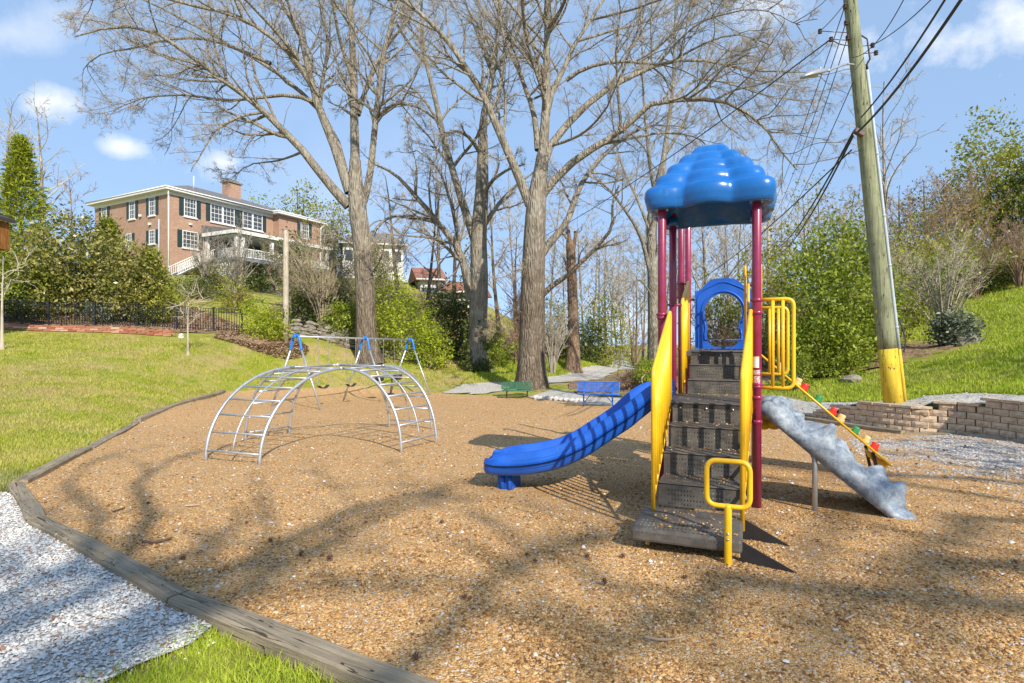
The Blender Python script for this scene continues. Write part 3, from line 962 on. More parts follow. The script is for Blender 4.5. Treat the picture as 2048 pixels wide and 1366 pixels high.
def clumpy(x, y, f=1.0, s=0.0):
    return .5 + .5 * np.sin(x * 2.1 * f + 1.7 * np.sin(y * 1.3 * f + s)) * np.sin(y * 2.6 * f + 1.3 * np.sin(x * 1.7 * f - s))


# the bright tuft of lawn at the photographer's feet
FOOT = [(-2.15, 1.5), (-1.95, 2.6), (-1.88, 2.8), (-1.72, 3.0), (-1.74, 3.27), (.0, 2.2), (1.2, 1.6), (1.2, 1.2)]
x, y = scatter(FOOT, 15000, lambda x, y: inview(x, y, .1) * (.12 + .88 * clumpy(x, y, 2.6) ** 1.3))
ex = rng.normal(0, .07, len(x)); x = x + ex; y = y + rng.normal(0, .05, len(x))
k = ~inside(MULCH, x + .03, y + .09); x, y = x[k][:30000], y[k][:30000]
x2, y2 = scatter(WHITE_WIDE, 700, lambda x, y: .2 + .8 * clumpy(x, y, 3)); pebbles('gravel_edge_stones', x2, y2, hgt(x2, y2) + .010, .006, M['stones'], 'white stones straying into the foreground grass', 'stones', .6)
grass('grass_at_timber_corner', x, y, hgt(x, y), .052, .0055, M['grass_bright'], 'bright green grass between white gravel and near timber edging', 1.1)
# tufts creeping along the timber and into the white stones
tx = rng.uniform(-6.9, -5.6, 3600); ty = rng.uniform(5.9, 7.4, 3600); k = ~inside(MULCH, tx + .1, ty) & ~inside(WHITE, tx, ty)
x, y = tx[k], ty[k]
grass('grass_at_corner_post', x, y, hgt(x, y), .09, .008, M['grass_near'], 'shaded dark green grass at the far left timber corner')

LAWNL = [(-9, 7.4), (-6.3, 7.4), (-6.9, 9.1), (-8.6, 12.9), (-10.3, 20.2), (-9.3, 22.8), (-7.2, 25.2), (-5.5, 25.8), (-3.2, 25.4), (-.5, 27.2), (1.5, 30.5), (-1, 31), (-5, 29.6), (-9.5, 28), (-9.6, 25.2), (-12, 25), (-14.4, 26.6), (-28, 27.2), (-26, 22)]
x, y = scatter(LAWNL, 2600, lambda x, y: inview(x, y) * np.clip(1.2 / (1 + ((y - 8) / 5).clip(0) ** 1.5), .05, 1) * (.2 + .8 * clumpy(x, y, .55)))
x, y = x[:75000], y[:75000]
grass('lawn_grass_left', x, y, hgt(x, y, False), .045 + .0018 * y, .010 + .0012 * y, M['grass_far'], 'yellow green patchy lawn grass rising to the iron fence', .8, True)
PATHGRASS = [(.4, 27.6), (2.2, 30.4), (4.4, 35.4), (7.2, 43), (9.6, 54), (6, 54), (1.5, 44), (-1, 36), (-2, 31), (-1.8, 27)]
x, y = scatter(PATHGRASS, 160, lambda x, y: inview(x, y) * 1.0)
grass('bank_grass', x, y, hgt(x, y, False), .16, .05, M['grass_bright'], 'bright green grass bank beside the gravel path', .6, True)
HILL = [(8.0, 16.6), (8.5, 14.4), (9.0, 12.9), (9.8, 12.1), (9.7, 10.4), (10.05, 7.6), (30, 14), (40, 34), (22, 34), (16.3, 24), (15.6, 19.2), (13.3, 17.6), (10.2, 17.9), (8.4, 18.8), (5.8, 19.2)]
x, y = scatter(HILL, 1300, lambda x, y: inview(x, y) * np.clip(1.0 / (1 + ((y - 11) / 5).clip(0) ** 1.5), .05, 1) * (.45 + .55 * clumpy(x, y, .8, 2)))
x, y = x[:62000], y[:62000]
grass('hill_grass_right', x, y, hgt(x, y, False), .05 + .003 * y, .010 + .0016 * y, M['grass_bright'], 'bright lawn grass on the slope above the block wall', .7, True)


def leaf_bits(name, poly, dens, size, label, lift=.03, cap=6000):
    x, y = scatter(poly, dens, lambda x, y: inview(x, y) * 1.0)
    x, y = x[:cap], y[:cap]
    n = len(x); c = np.stack([x, y, hgt(x, y) + lift + rng.uniform(0, .05, n)], -1)
    u = rng.normal(0, 1, (n, 3)); u[:, 2] *= .35; u /= np.linalg.norm(u, axis=1)[:, None]
    w = np.cross(u, [0, 0, 1]) + rng.normal(0, .3, (n, 3)); w /= np.linalg.norm(w, axis=1)[:, None]
    s = size * rng.uniform(.5, 1.3, n)[:, None]
    v = np.stack([c - u * s, c + w * s * .5, c + u * s, c - w * s * .5], 1).reshape(-1, 3)
    i = np.arange(n) * 4
    return tag(np_obj(name, v, [np.stack([i, i + 1, i + 2, i + 3], -1)], M['litter_leaf']), label, 'leaf litter', kind='stuff')


LITTER2 = np.array(LITTER) * 1.12 - np.array(LITTER).mean(0) * .12
leaf_bits('leaf_pile_litter', LITTER2, 700, .07, 'brown dead leaves heaped on the bank beside the pole', .05, 5000)
leaf_bits('fence_bed_litter', FENCEBED, 25, .10, 'brown leaves under the shrubs behind the iron fence', .04, 3000)
leaf_bits('white_gravel_leaves', WHITE, 75, .016, 'small brown leaf scraps on the white gravel', .035, 900)
x, y = None, None

# ------------------------------------------------------------------ landscape timbers


def timber(a, b, w, h, label, group='weathered landscape timbers', sink=.03):
    a = Vector((a[0], a[1], 0)); b = Vector((b[0], b[1], 0)); _g = (b - a).normalized() * .012; a = a + _g; b = b - _g; h = h + random.uniform(-.008, .008)
    a.z = H(a.x, a.y); b.z = H(b.x, b.y)
    L = (b - a).length; d = (b - a) / L
    s = Vector((-d.y, d.x, 0)).normalized(); u = d.cross(s) * -1 if d.cross(s).z < 0 else d.cross(s)
    prof = [(-.5, 0), (-.5, .86), (-.43, 1), (.43, 1), (.5, .86), (.5, 0)]
    n = max(4, int(L / .18))
    vs, fs = [], []
    ph = random.uniform(0, 9)
    for i in range(n + 1):
        t = i / n
        c = a.lerp(b, t)
        bow = math.sin(math.pi * t) * .012
        for (q, z) in prof:
            wob = .003 * math.sin(ph + t * 9 + q * 5) + random.uniform(-.002, .002)
            vs.append(Vector((t * L, (q * w + bow + wob), z * h - sink + (H(c.x, c.y) - c.z) * .6 + random.uniform(-.002, .002) + .003 * math.sin(ph * 2 + t * 7))))
    K = len(prof)
    for i in range(n):
        for k in range(K - 1):
            fs.append((i * K + k, i * K + k + 1, (i + 1) * K + k + 1, (i + 1) * K + k))
    fs += [tuple(range(K))[::-1], tuple(range(n * K, n * K + K))]
    me = bpy.data.meshes.new('landscape_timber')
    me.from_pydata([tuple(v) for v in vs], [], fs)
    bm = bmesh.new(); bm.from_mesh(me); bmesh.ops.recalc_face_normals(bm, faces=bm.faces[:]); bm.to_mesh(me); bm.free()
    o = link('landscape_timber', me, M['timber'])
    o.matrix_world = Matrix((( d.x, s.x, u.x, a.x), (d.y, s.y, u.y, a.y), (d.z, s.z, u.z, a.z), (0, 0, 0, 1)))
    return tag(o, label, 'timber', group)


def off(p, q, k):
    d = Vector((q[0] - p[0], q[1] - p[1])).normalized(); return (p[0] + d.y * k, p[1] - d.x * k)


lbl = ['grey timber at the far left corner beside the white gravel', 'cracked grey timber between white gravel and chips, ending at the joint',
       'long cracked grey timber beside the bright grass in the foreground', 'grey timber edging continuing beyond the bottom edge']
W_T = .145
for i in range(4):
    timber(TL[i], TL[i + 1], W_T, .10, lbl[i])
lbl2 = ['low grey timber edging the lawn next to the left corner', 'half buried grey timber along the middle of the lawn edge', 'raised grey timber beside the lawn behind the arch climber']
timber((-5.84, 6.74), (-6.76, 9.05), .16, .095, lbl2[0])
timber((-6.8, 9.12), (-8.4, 12.7), .15, .07, lbl2[1])
timber((-8.42, 12.78), (-10.15, 20.0), .16, .13, lbl2[2])
timber((6.85, 14.6), (7.95, 11.55), .14, .10, 'grey timber at the foot of the low end of the block wall')
timber((7.98, 11.62), (8.7, 11.15), .14, .07, 'short grey timber at the foot of the block wall near the pole')
timber((8.74, 11.08), (9.2, 7.6), .14, .09, 'grey timber along the foot of the tall end of the block wall')

# ------------------------------------------------------------------ block retaining wall


def build_wall():
    root = thing('retaining_wall', (8.5, 11.5, H(8.4, 11.2) - .02), 'stepped tan concrete block retaining wall below the utility pole', 'wall')
    variants = []
    Lb, D, Hh = .30, .2, COURSE
    for k in range(8):
        # split face: a jittered 4x3 front grid, flat sides
        mbv = []; nx_, nz_ = 5, 3
        for iz in range(nz_):
            for ix in range(nx_):
                ex = ix in (0, nx_ - 1); ez = iz in (0, nz_ - 1)
                fy = -.012 if (ex or ez) else -.030 + random.uniform(-.012, .01)
                mbv.append(((ix / (nx_ - 1) - .5) * (Lb - .012) + (0 if ex else random.uniform(-.01, .01)), fy + random.uniform(-.004, .004), (iz / (nz_ - 1)) * (Hh - .008) + random.uniform(-.002, .002)))
        fs = [(iz * nx_ + ix, iz * nx_ + ix + 1, (iz + 1) * nx_ + ix + 1, (iz + 1) * nx_ + ix) for iz in range(nz_ - 1) for ix in range(nx_ - 1)]
        b = len(mbv)
        mbv += [(-Lb / 2 + .01, D, 0), (Lb / 2 - .01, D, 0), (Lb / 2 - .01, D, Hh - .008), (-Lb / 2 + .01, D, Hh - .008)]
        top = [(nz_ - 1) * nx_ + i for i in range(nx_)]; bot = list(range(nx_))
        fs += [tuple(top + [b + 2, b + 3]), tuple(bot[::-1] + [b, b + 1]), (0, nx_, 2 * nx_, b + 3, b), (nx_ - 1, b + 1, b + 2, 3 * nx_ - 1, 2 * nx_ - 1), (b + 1, b, b + 3, b + 2)]
        me = bpy.data.meshes.new('block'); me.from_pydata(mbv, [], fs); 
        bm = bmesh.new(); bm.from_mesh(me); bmesh.ops.recalc_face_normals(bm, faces=bm.faces[:]); bm.to_mesh(me); bm.free()
        me.materials.append(M['block']); variants.append(me)
    capme = []
    for k in range(3):
        c = MB().box((0, D / 2 - .02, .0275), (Lb * 1.25 - .006, D + .06, .055), None, .008); me = c.mesh('cap_stone'); me.materials.append(M['block']); capme.append(me)
    base = wpos(root)
    zb = -.30
    total = WCUM[-1]

    def at(s):
        i = int(np.clip(np.searchsorted(WCUM, s, side='right') - 1, 0, len(WSEG) - 1))
        t = s - WCUM[i]; d = (WALL[i + 1] - WALL[i]) / WSEG[i]; p = WALL[i] + d * t
        return p, d

    def put(name, me, s, z, sink=0.0, sc=1.0):
        p, d = at(s)
        o = bpy.data.objects.new(name, me); o.parent = root
        # the front looks to the low side (right hand of the walking direction)
        ang = math.atan2(d[1], d[0])
        o.rotation_euler = (0, 0, ang + random.uniform(-.012, .012))
        n = np.array([d[1], -d[0]])
        q = p - n * (sink + random.uniform(-.006, .006))
        o.location = Vector((q[0], q[1], z)) - base
        o.scale = (sc, 1, 1)
        COL.objects.link(o)

    zs = [H(WALL[i][0] - .3 , WALL[i][1] - .2) for i in range(len(WALL))]
    for row in range(6):
        s = .0 + (Lb / 2 if row % 2 else 0)
        while s < min(total - .2, 8.6):
            sm = s + Lb / 2
            nrow = round(float(wall_height(sm)) / COURSE)
            if row < nrow:
                put('block', random.choice(variants), sm, float(np.interp(sm, WCUM, zs)) * 0 - .245 - .10 * max(0, (2.8 - sm)) * .5 + row * COURSE, .012 * row, random.uniform(.96, .995))
            s += Lb
    s = 0.0
    while s < 8.4:
        sm = s + Lb * .6
        nrow = round(float(wall_height(sm)) / COURSE)
        put('cap_stone', random.choice(capme), sm, -.245 - .10 * max(0, (2.8 - sm)) * .5 + nrow * COURSE, .012 * nrow)
        s += Lb * 1.25


build_wall()

# ------------------------------------------------------------------ play structure
U2 = Vector((.923, -.385, 0)); V2 = Vector((.385, .923, 0)); FL = Vector((1.585, 6.01, 0))
DK = .92           # post spacing
UP = Vector((0, 0, 1))


def Q(u, v, z): return FL + U2 * u + V2 * v + UP * z


RM = Matrix((( U2.x, V2.x, 0), (U2.y, V2.y, 0), (0, 0, 1)))   # local (u,v,z) axes to world


def uvmesh(o, ufun):
    """simple uv layer from local (u,v,z) coordinates"""
    me = o.data; uvl = me.uv_layers.new(name='UVMap'); base = wpos(o)
    for lp in me.loops:
        w = Vector(me.vertices[lp.vertex_index].co) + base
        uvl.data[lp.index].uv = ufun(w)


def build_playset():
    root = thing('play_structure', Q(.46, .46, H(2.1, 6.2)), 'playground structure with blue roof, maroon posts, yellow rails, slide and climbers', 'playground')
    gz = lambda u, v: H(Q(u, v, 0).x, Q(u, v, 0).y)
    R = .043
    # --- posts
    posts = [(0, 0, 3.16), (DK, 0, 3.16), (0, DK, 3.16), (DK, DK, 3.16), (0, 2 * DK, 3.5), (DK, 2 * DK, 2.62), (0, 3 * DK, 3.45), (DK, 3 * DK, 2.62)]
    plist = []
    for (u, v, top) in posts:
        b = Q(u, v, gz(u, v) - .08)
        p = MB().tube([b, Q(u, v, top - .015), Q(u, v, top)], [R, R, R * .8], 20).build('post', M['maroon'], root)
        plist.append(p)

    def collar(i, z, towards=None, reach=.07):
        u, v, _ = posts[i]
        c = MB().tube([Q(u, v, z - .018), Q(u, v, z - .012), Q(u, v, z + .012), Q(u, v, z + .018)], [R + .004, R + .010, R + .010, R + .004], 18)
        if towards is not None:
            d = (U2 * towards[0] + V2 * towards[1]).normalized()
            c.tube([Q(u, v, z), Q(u, v, z) + d * (R + reach)], .016, 10)
            c.sphere(Q(u, v, z) - d * (R + .008), .014, 8, 6)
        c.build('clamp', M['maroon'], plist[i])

    # --- roof: five stacked bulging tiers over a lobed square
    nth = 120; a = .60
    th = np.linspace(0, 2 * np.pi, nth, endpoint=False)
    cs, sn = np.cos(th), np.sin(th)
    sup = a / (np.abs(cs) ** 7 + np.abs(sn) ** 7) ** (1 / 7)
    lob = 2 * np.abs(np.cos(4 * th)) ** .75 - 1
    z0 = 3.06
    tiers = [(1.0, 0.0), (.885, .19), (.72, .325), (.54, .45), (.345, .565), (.11, .675)]
    prof = []
    # inner shell (underside), then the lip, then the tiers
    prof += [(.0, .44, 0), (.35, .38, 0), (.62, .25, 0), (.80, .10, 0), (.87, .01, .5), (.90, -.045, 1), (.945, -.062, 1), (.985, -.045, 1)]
    for i in range(len(tiers) - 1):
        (r0, h0), (r1, h1) = tiers[i], tiers[i + 1]
        dr, dz = r1 - r0, h1 - h0; L = math.hypot(dr, dz); nr, nz_ = dz / L, -dr / L
        bulge = .085 if i == 0 else .055
        for p in np.linspace(0, 1, 9 if i == 0 else 7)[(0 if i == 0 else 1):]:
            bb = bulge * math.sin(math.pi * p) ** .75
            prof.append((r0 + dr * p + nr * bb, h0 + dz * p + nz_ * bb * .9, 1 if i == 0 else 1 - .12 * i))
    prof += [(.05, .695, 0), (0.0, .702, 0)]
    vs = []
    for (r, z, lw) in prof:
        amp = .072 * lw * min(1, r * 1.5)
        rad = sup * r * (1 + amp * lob)
        droop = (-.055 * np.cos(4 * th) * -1) * max(0, (r - .25)) * (1 if lw else .3)
        zz = z0 + z - .018 * (1 - np.cos(4 * th)) / 2 * max(0, r - .2) * (1 if lw else .4) + .004 * lw * lob * r
        u = .46 + rad * cs; v = .46 + rad * sn
        vs.append(np.stack([FL.x + U2.x * u + V2.x * v, FL.y + U2.y * u + V2.y * v, zz + 0 * u], -1))
    vv = np.concatenate(vs); n = len(prof)
    k = np.arange(nth); k2 = (k + 1) % nth
    fs = np.concatenate([np.stack([i * nth + k, i * nth + k2, (i + 1) * nth + k2, (i + 1) * nth + k], -1) for i in range(n - 1)])
    roof = np_obj('roof', vv, [fs], M['blue_roof'], root, True)
    for i in range(4):
        u, v, _ = posts[i]
        MB().tube([Q(u, v, 3.0), Q(u, v, 3.10)], [.066, .06], 18).build('post_socket', M['blue_roof'], roof)

    # --- decks
    def plate(name, u0, u1, v0, v1, z, t, mat=M['step']):
        o = MB().box(Q((u0 + u1) / 2, (v0 + v1) / 2, z - t / 2), (u1 - u0, v1 - v0, t), RM, .008).build(name, mat, root)
        return o
    LZ, TZ = .995, 1.50
    plate('lower_deck', .05, .87, -.10, .93, LZ, .07)
    plate('upper_deck', .05, .87, 1.42, 2.72, TZ, .07)

    # --- steps: tread and riser in one bent sheet
    def step(name, u0, u1, vf, depth, z, rise, uv=True):
        t = .012
        m = MB()
        pr = [(vf, z - rise), (vf, z - .02), (vf - .012, z - .006), (vf - .004, z), (vf + depth, z)]
        inn = [(vf + depth, z - t), (vf + .014, z - t), (vf + .014, z - rise)]
        poly = [Q(u0, p[0], p[1]) for p in pr + inn]
        m.prism(poly, U2 * (u1 - u0))
        # folded side cheeks
        for uu in (u0, u1 - .01):
            m.prism([Q(uu, vf + .004, z - rise - .04), Q(uu, vf + .004, z - .012), Q(uu, vf + depth, z - .012), Q(uu, vf + depth, z - rise - .04)], U2 * .01)
        o = m.build(name, M['step'], root)
        me = o.data; uvl = me.uv_layers.new(name='UVMap'); base = wpos(root)
        for pl in me.polygons:
            up = abs(pl.normal.z) > .7
            for li in pl.loop_indices:
                w = Vector(me.vertices[me.loops[li].vertex_index].co) + base - FL
                uu = (w.dot(U2) - u0) / (u1 - u0)
                vv_ = (w.dot(V2) - vf) / depth if up else (w.z - (z - rise)) / rise
                uvl.data[li].uv = (uu, vv_ * (1.0 if not up else 1.0))
        return o
    steps = [(-.10, LZ - .004, .30), (-.42, .795, .32), (-.75, .595, .33), (-1.10, .395, .35)]
    fl_obj = []
    for i, (vf, z, dpt) in enumerate(steps):
        s = step('step', .12, .79, vf, dpt if i else .25, z, .20)
        fl_obj.append(s)
        for k_ in range(3):
            if i == 0:
                MB().sphere(Q(.2 + .25 * k_, vf - .004, z - .055), .013, 8, 6).build('bolt', M['chrome'], s)
    # the wide entry box at the foot
    bx_ = MB()
    bx_.box(Q(.405, -1.44, .135), (.80, .66, .10), RM, .022)
    box = bx_.build('entry_step', M['step'], root)
    uvl = box.data.uv_layers.new(name='UVMap')
    for lp in box.data.loops:
        w = Vector(box.data.vertices[lp.vertex_index].co) + wpos(root) - FL
        uvl.data[lp.index].uv = (w.dot(U2) / .8 + .05, (w.dot(V2) + 1.77) / .66 * 2.0 if w.z > .15 else 3)
    # leg of the box, side fins
    MB().tube([Q(.10, -1.62, gz(.1, -1.62) - .05), Q(.115, -1.55, .10)], .018, 12).build('leg', M['yellow'], box)
    for v_ in (-1.74, -1.15):
        poly = [Q(.79, v_, .175), Q(.79, v_, gz(.79, v_) - .02), Q(1.17, v_ - .06, gz(1.1, v_) - .01), Q(1.16, v_ - .06, gz(1.1, v_) + .012)]
        MB().prism(poly, V2 * .014).build('side_fin', M['step_side'], box)
    # loose chips that lie on the treads
    cx_, cy_, cz_ = [], [], []
    for (va_, vb_, z_, n_) in ((-1.75, -1.13, .188, 130), (-1.08, -.76, .40, 60), (-.73, -.43, .60, 45), (-.40, -.12, .80, 40), (-.06, .9, .998, 60)):
        for _ in range(n_):
            t_ = random.random() ** .45 if n_ < 100 else random.random()
            q = Q(random.uniform(.14, .77), va_ + (vb_ - va_) * t_, z_); cx_.append(q.x); cy_.append(q.y); cz_.append(q.z)
    ch = pebbles('chips_on_steps', np.array(cx_), np.array(cy_), np.array(cz_), .009, M['chips'], 'tan chips scattered on the dark steps', 'chips', .5)
    # upper flight
    ups = [(.93, 1.165, .22), (1.17, 1.335, .25), (1.42, TZ - .003, .2)]
    for i, (vf, z, dpt) in enumerate(ups):
        s = step('step', .17, .86, vf, dpt, z, .168)
        if i == 2:
            for k_ in range(3): MB().sphere(Q(.27 + .25 * k_, vf - .004, z - .05), .012, 8, 6).build('bolt', M['chrome'], s)

    # --- yellow side panels of the stairs: ribbed sheet framed by a bent tube
    def stair_panel(us, vs_, zt, zb, name='stair_panel', ribs=9):
        """us: u at front/back; vs_: v front/back; zt: top z front/back; zb: bottom z front/back"""
        def pt(t, z): return Q(us[0] + (us[1] - us[0]) * t, vs_[0] + (vs_[1] - vs_[0]) * t, z)
        o = MB().tube([pt(0, zb[0]), pt(1, zb[1])], .017, 10).build(name, M['yellow'], root)
        for i in range(ribs):
            t = (i + 1) / (ribs + 1)
            MB().tube([pt(t, zb[0] + (zb[1] - zb[0]) * t - .012), pt(t, zt[0] + (zt[1] - zt[0]) * t)], .0165, 10).build('bar', M['yellow'], o)
        return o, pt
    # left lower panel
    p1, f1 = stair_panel((.10, .085), (-1.25, -.02), (1.36, 1.93), (.30, .95))
    MB().tube(round_path([f1(0, .17), f1(0, 1.36), f1(1, 1.94), f1(1, .9)], .07), .019, 12).build('handrail', M['yellow'], p1)
    p2, f2 = stair_panel((.80, .865), (-1.25, -.02), (1.36, 1.93), (.30, .95))
    MB().tube(round_path([f2(0, .10), f2(0, 1.36), f2(1, 1.94), f2(1, .9)], .07), .019, 12).build('handrail', M['yellow'], p2)
    # upper panels
    p3, f3 = stair_panel((.10, .10), (.98, 1.78), (2.10, 2.42), (1.0, 1.45), ribs=6)
    MB().tube(round_path([f3(0, 1.0), f3(0, 2.10), f3(1, 2.43), f3(1, 1.45)], .06), .018, 12).build('handrail', M['yellow'], p3)
    m = MB()
    for du in (0,):
        m.tube(round_path([Q(.84, 1.0, 1.02), Q(.84, 1.0, 2.05), Q(.84, 1.75, 2.36), Q(.84, 1.75, 1.5)], .05), .017, 12)
    m.tube([Q(.84, 1.25, 2.12), Q(.84, 1.25, 1.2)], .012, 10).tube([Q(.84, 1.5, 2.22), Q(.84, 1.5, 1.4)], .012, 10)
    m.build('guard_rail', M['yellow'], root)
    collar(0, 1.90, (.6, -.1), .05); collar(0, 1.865); collar(1, 1.90, (-1, 0), .05)
    collar(2, 2.06, (1, .3), .06); collar(4, 2.40, (1, -.2), .06); collar(4, 2.22, (1, -.2), .05)
    collar(1, 1.19, (-1, -.2), .05); collar(1, 1.05 + .01); collar(1, .82)
    collar(0, 1.05); collar(2, 1.05); collar(3, 1.05); collar(4, 1.52); collar(6, 2.25, (1, .1), .10); collar(7, 2.25, (-1, .1), .06); collar(5, 2.35, (-1, -.4), .03)

    # --- hand loops either side of the rock climber
    for (i, v, s, z0_, z1_) in ((1, .0, 1, 1.16, 2.03), (3, DK, -1, 1.25, 2.0)):
        u0 = DK + R + .045
        m = MB()
        m.tube(round_path([Q(u0 - .05, v, z1_), Q(u0 + .24, v, z1_), Q(u0 + .24, v, z0_), Q(u0 - .05, v, z0_)], .07), .0185, 12)
        for uu in (u0 + .055, u0 + .145): m.tube([Q(uu, v, z1_), Q(uu, v, z0_)], .0165, 12)
        m.build('hand_loop', M['yellow'], root)
        collar(i, z1_ - .005, (1, 0), .01); collar(i, z0_ + .005, (1, 0), .01)
    # thin loop on the upper deck
    MB().tube(round_path([Q(.80, 2.0, 1.52), Q(.80, 2.0, 2.62), Q(.80, 2.2, 2.62), Q(.80, 2.2, 1.52)], .05), .016, 10).build('hand_loop', M['yellow'], root)
    MB().tube(round_path([Q(.99, 1.9, 2.0), Q(.99, 1.9, 2.62), Q(.99, 2.3, 2.62), Q(.99, 2.3, 1.9)], .05), .016, 10).build('hand_loop', M['yellow'], root)

    # --- entry handle
    hb = Q(.71, -1.80, gz(.7, -1.8))
    m = MB().tube([hb - UP * .05, hb + UP * .015, hb + UP * .43, hb + UP * .445], [.024, .026, .026, .022], 14)
    handle = m.build('entry_handle', M['yellow'], root)
    zc = hb.z
    loop = [hb + U2 * x_ + UP * z_ for (x_, z_) in ((-.145, .43), (-.145, .755), (.145, .755), (.145, .43))]
    MB().tube(round_path(loop, .075, 6, True), .0185, 12, False).build('loop', M['yellow'], handle)
    for zz in (.2, .24): MB().sphere(hb - V2 * .026 + UP * zz, .010, 8, 6).build('bolt', M['chrome'], handle)

    # --- window panel at the back
    v = 3 * DK - .02
    outer = []; inner = []
    W0, W1, Z0, Z1 = .10, .89, 1.515, 2.55
    cx, nn = (W0 + W1) / 2, 64
    def out_z(u):
        t = abs(u - cx) / ((W1 - W0) / 2)
        return Z1 - .15 * sstep(.35, .92, t) - .03 * t
    for i in range(17):
        u = W0 + (W1 - W0) * i / 16; outer.append((u, out_z(u)))
    outer = [(W0, Z0)] + outer + [(W1, Z0)]
    for i in range(33):   # keyhole opening
        t = i / 32
        a_ = math.radians(-32 + 244 * t)
        inner.append((cx + .26 * math.cos(a_), 2.05 + .275 * math.sin(a_)))
    # after the round head, waist and lower lobe
    low = [(cx - .212, 1.83), (cx - .225, 1.75), (cx - .225, 1.68), (cx - .20, 1.60), (cx - .13, 1.545), (cx + .13, 1.545), (cx + .20, 1.60), (cx + .225, 1.68), (cx + .225, 1.75), (cx + .212, 1.83)]
    inner = [p for p in inner] + low
    pts = [Vector(p) for p in outer + inner]; n1, n2 = len(outer), len(inner)
    vs2, es, fs2, *_ = delaunay_2d_cdt(pts, [(i, (i + 1) % n1) for i in range(n1)] + [(n1 + i, n1 + (i + 1) % n2) for i in range(n2)], [], 0, 1e-5)
    m = MB(); th_ = .05
    oa, ia = np.array(outer), np.array(inner)
    good = []
    for f in fs2:
        c = sum((vs2[i] for i in f), Vector((0, 0))) / len(f)
        if inside(oa, np.array([c.x]), np.array([c.y]))[0] and not inside(ia, np.array([c.x]), np.array([c.y]))[0]: good.append(f)
    m.add([Q(p.x, v - th_ / 2, p.y) for p in vs2], good); m.add([Q(p.x, v + th_ / 2, p.y) for p in vs2], good)
    for ring in (outer, inner):
        nR = len(ring)
        m.add([Q(p[0], v - th_ / 2, p[1]) for p in ring] + [Q(p[0], v + th_ / 2, p[1]) for p in ring], [(i, (i + 1) % nR, nR + (i + 1) % nR, nR + i) for i in range(nR)])
    wp = m.build('window_panel', M['blue'], root)
    rim = [Q(p[0], v - th_ / 2 - .004, p[1]) for p in [(cx + (q[0] - cx) * 1.13, 2.0 + (q[1] - 2.0) * 1.10) for q in inner if q[1] > 1.60]]
    MB().tube(rim, .013, 8).build('rim', M['blue'], wp)
    MB().tube(round_path([Q(W0 + .04, v - .03, Z0 + .03), Q(W0 + .04, v - .03, Z1 - .2), Q(cx, v - .03, Z1 - .035), Q(W1 - .04, v - .03, Z1 - .2), Q(W1 - .04, v - .03, Z0 + .03)], .12, 8), .009, 8).build('rim', M['blue'], wp)
    # left side panel of the upper deck, under-deck panel, yellow crawl bump
    # slide hood: an arch standing at the slide entrance
    m = MB()
    arch = []
    for i in range(15):
        a_ = math.pi * i / 14
        arch.append((.46 - .34 * math.cos(a_), 1.60 + .33 * math.sin(a_)))
    arch_out = [(.08, 1.0)] + arch + [(.84, 1.0)]
    arch_in = [(.74, 1.0)] + [(.46 + (p[0] - .46) * .72, 1.52 + (p[1] - 1.60) * .72) for p in arch[::-1]] + [(.18, 1.0)]
    poly = [Q(.0, p[0], p[1]) for p in arch_out + arch_in]
    m.prism(poly, U2 * -.05)
    m.build('slide_hood', M['blue'], root)

    m = MB(); pa = []
    for i in range(20):
        a_ = 2 * math.pi * i / 20; pa.append(Q(.955 + .0, .35 + .10 * math.cos(a_) - .22, .62 + .17 * math.sin(a_)))
    m.prism(pa, U2 * -.05)
    up_ = m.build('play_panel', M['blue'], root)
    MB().tube([Q(.93, .13, .47), Q(.93, .13, gz(.9, .1) - .05)], .03, 10).build('support', M['blue'], up_)
    m = MB()
    for (u_, v_, z_, r_) in ((1.02, .78, .76, .10), (1.10, .72, .72, .09), (1.16, .70, .77, .06), (1.0, .70, .70, .07)): m.sphere(Q(u_, v_, z_), r_, 12, 8, 1, 1, .8)
    m.build('crawl_bump', M['yellow_panel'], root)

    # --- slide
    ctr = np.array([(.06, .46, 1.0), (-.05, .45, .998), (-.2, .42, .965), (-.35, .37, .85), (-.5, .32, .715), (-.75, .25, .535), (-.95, .19, .40), (-1.2, .12, .285), (-1.5, .035, .215), (-1.72, -.02, .195), (-1.9, -.06, .20)])
    C = catmull(ctr, 46); C[-1, 2] = .205
    nC = len(C)
    def section(i):
        t = i / (nC - 1)
        w = .25; hgt_ = .17
        if t > .86:
            e = (t - .86) / .14; hgt_ = .17 - .07 * e * e; w = .25 + .01 * e
        g = .004
        sk = -.075
        s = []
        # outer far skirt, grooves, roll, bed, roll, outer near skirt; across axis x, up axis z
        for sx in (1,):
            s += [(w + .02, sk - .01), (w + .055, sk + .02), (w + .076, sk + .07), (w + .084, sk + .12)]
        s += [(w + .083, .03), (w + .074, .09), (w + .06, hgt_ - .05), (w + .040, hgt_ - .012), (w + .02, hgt_), (w + .0, hgt_ - .012), (w - .016, hgt_ - .05), (w - .03, .07), (w - .07, .015), (w - .13, 0)]
        mir = [(-x_, z_) for (x_, z_) in s[::-1]]
        # grooves on the outer side that faces the viewer
        return s + mir
    grow = []
    secs = []
    for i in range(nC):
        T = Vector(C[min(i + 1, nC - 1)] - C[max(i - 1, 0)]); T = Vector((T.x, T.y, T.z)).normalized()
        A = Vector((-T.y, T.x, 0)).normalized()      # across (in u,v)
        N = T.cross(A) if T.cross(A).z > 0 else A.cross(T)
        row = []
        for (x_, z_) in section(i):
            p = Vector(C[i]) + A * x_ * -1 + (N * .55 + Vector((0, 0, .45))) * z_
            row.append(Q(p.x, p.y, p.z))
        secs.append(row)
    K = len(secs[0]); m = MB()
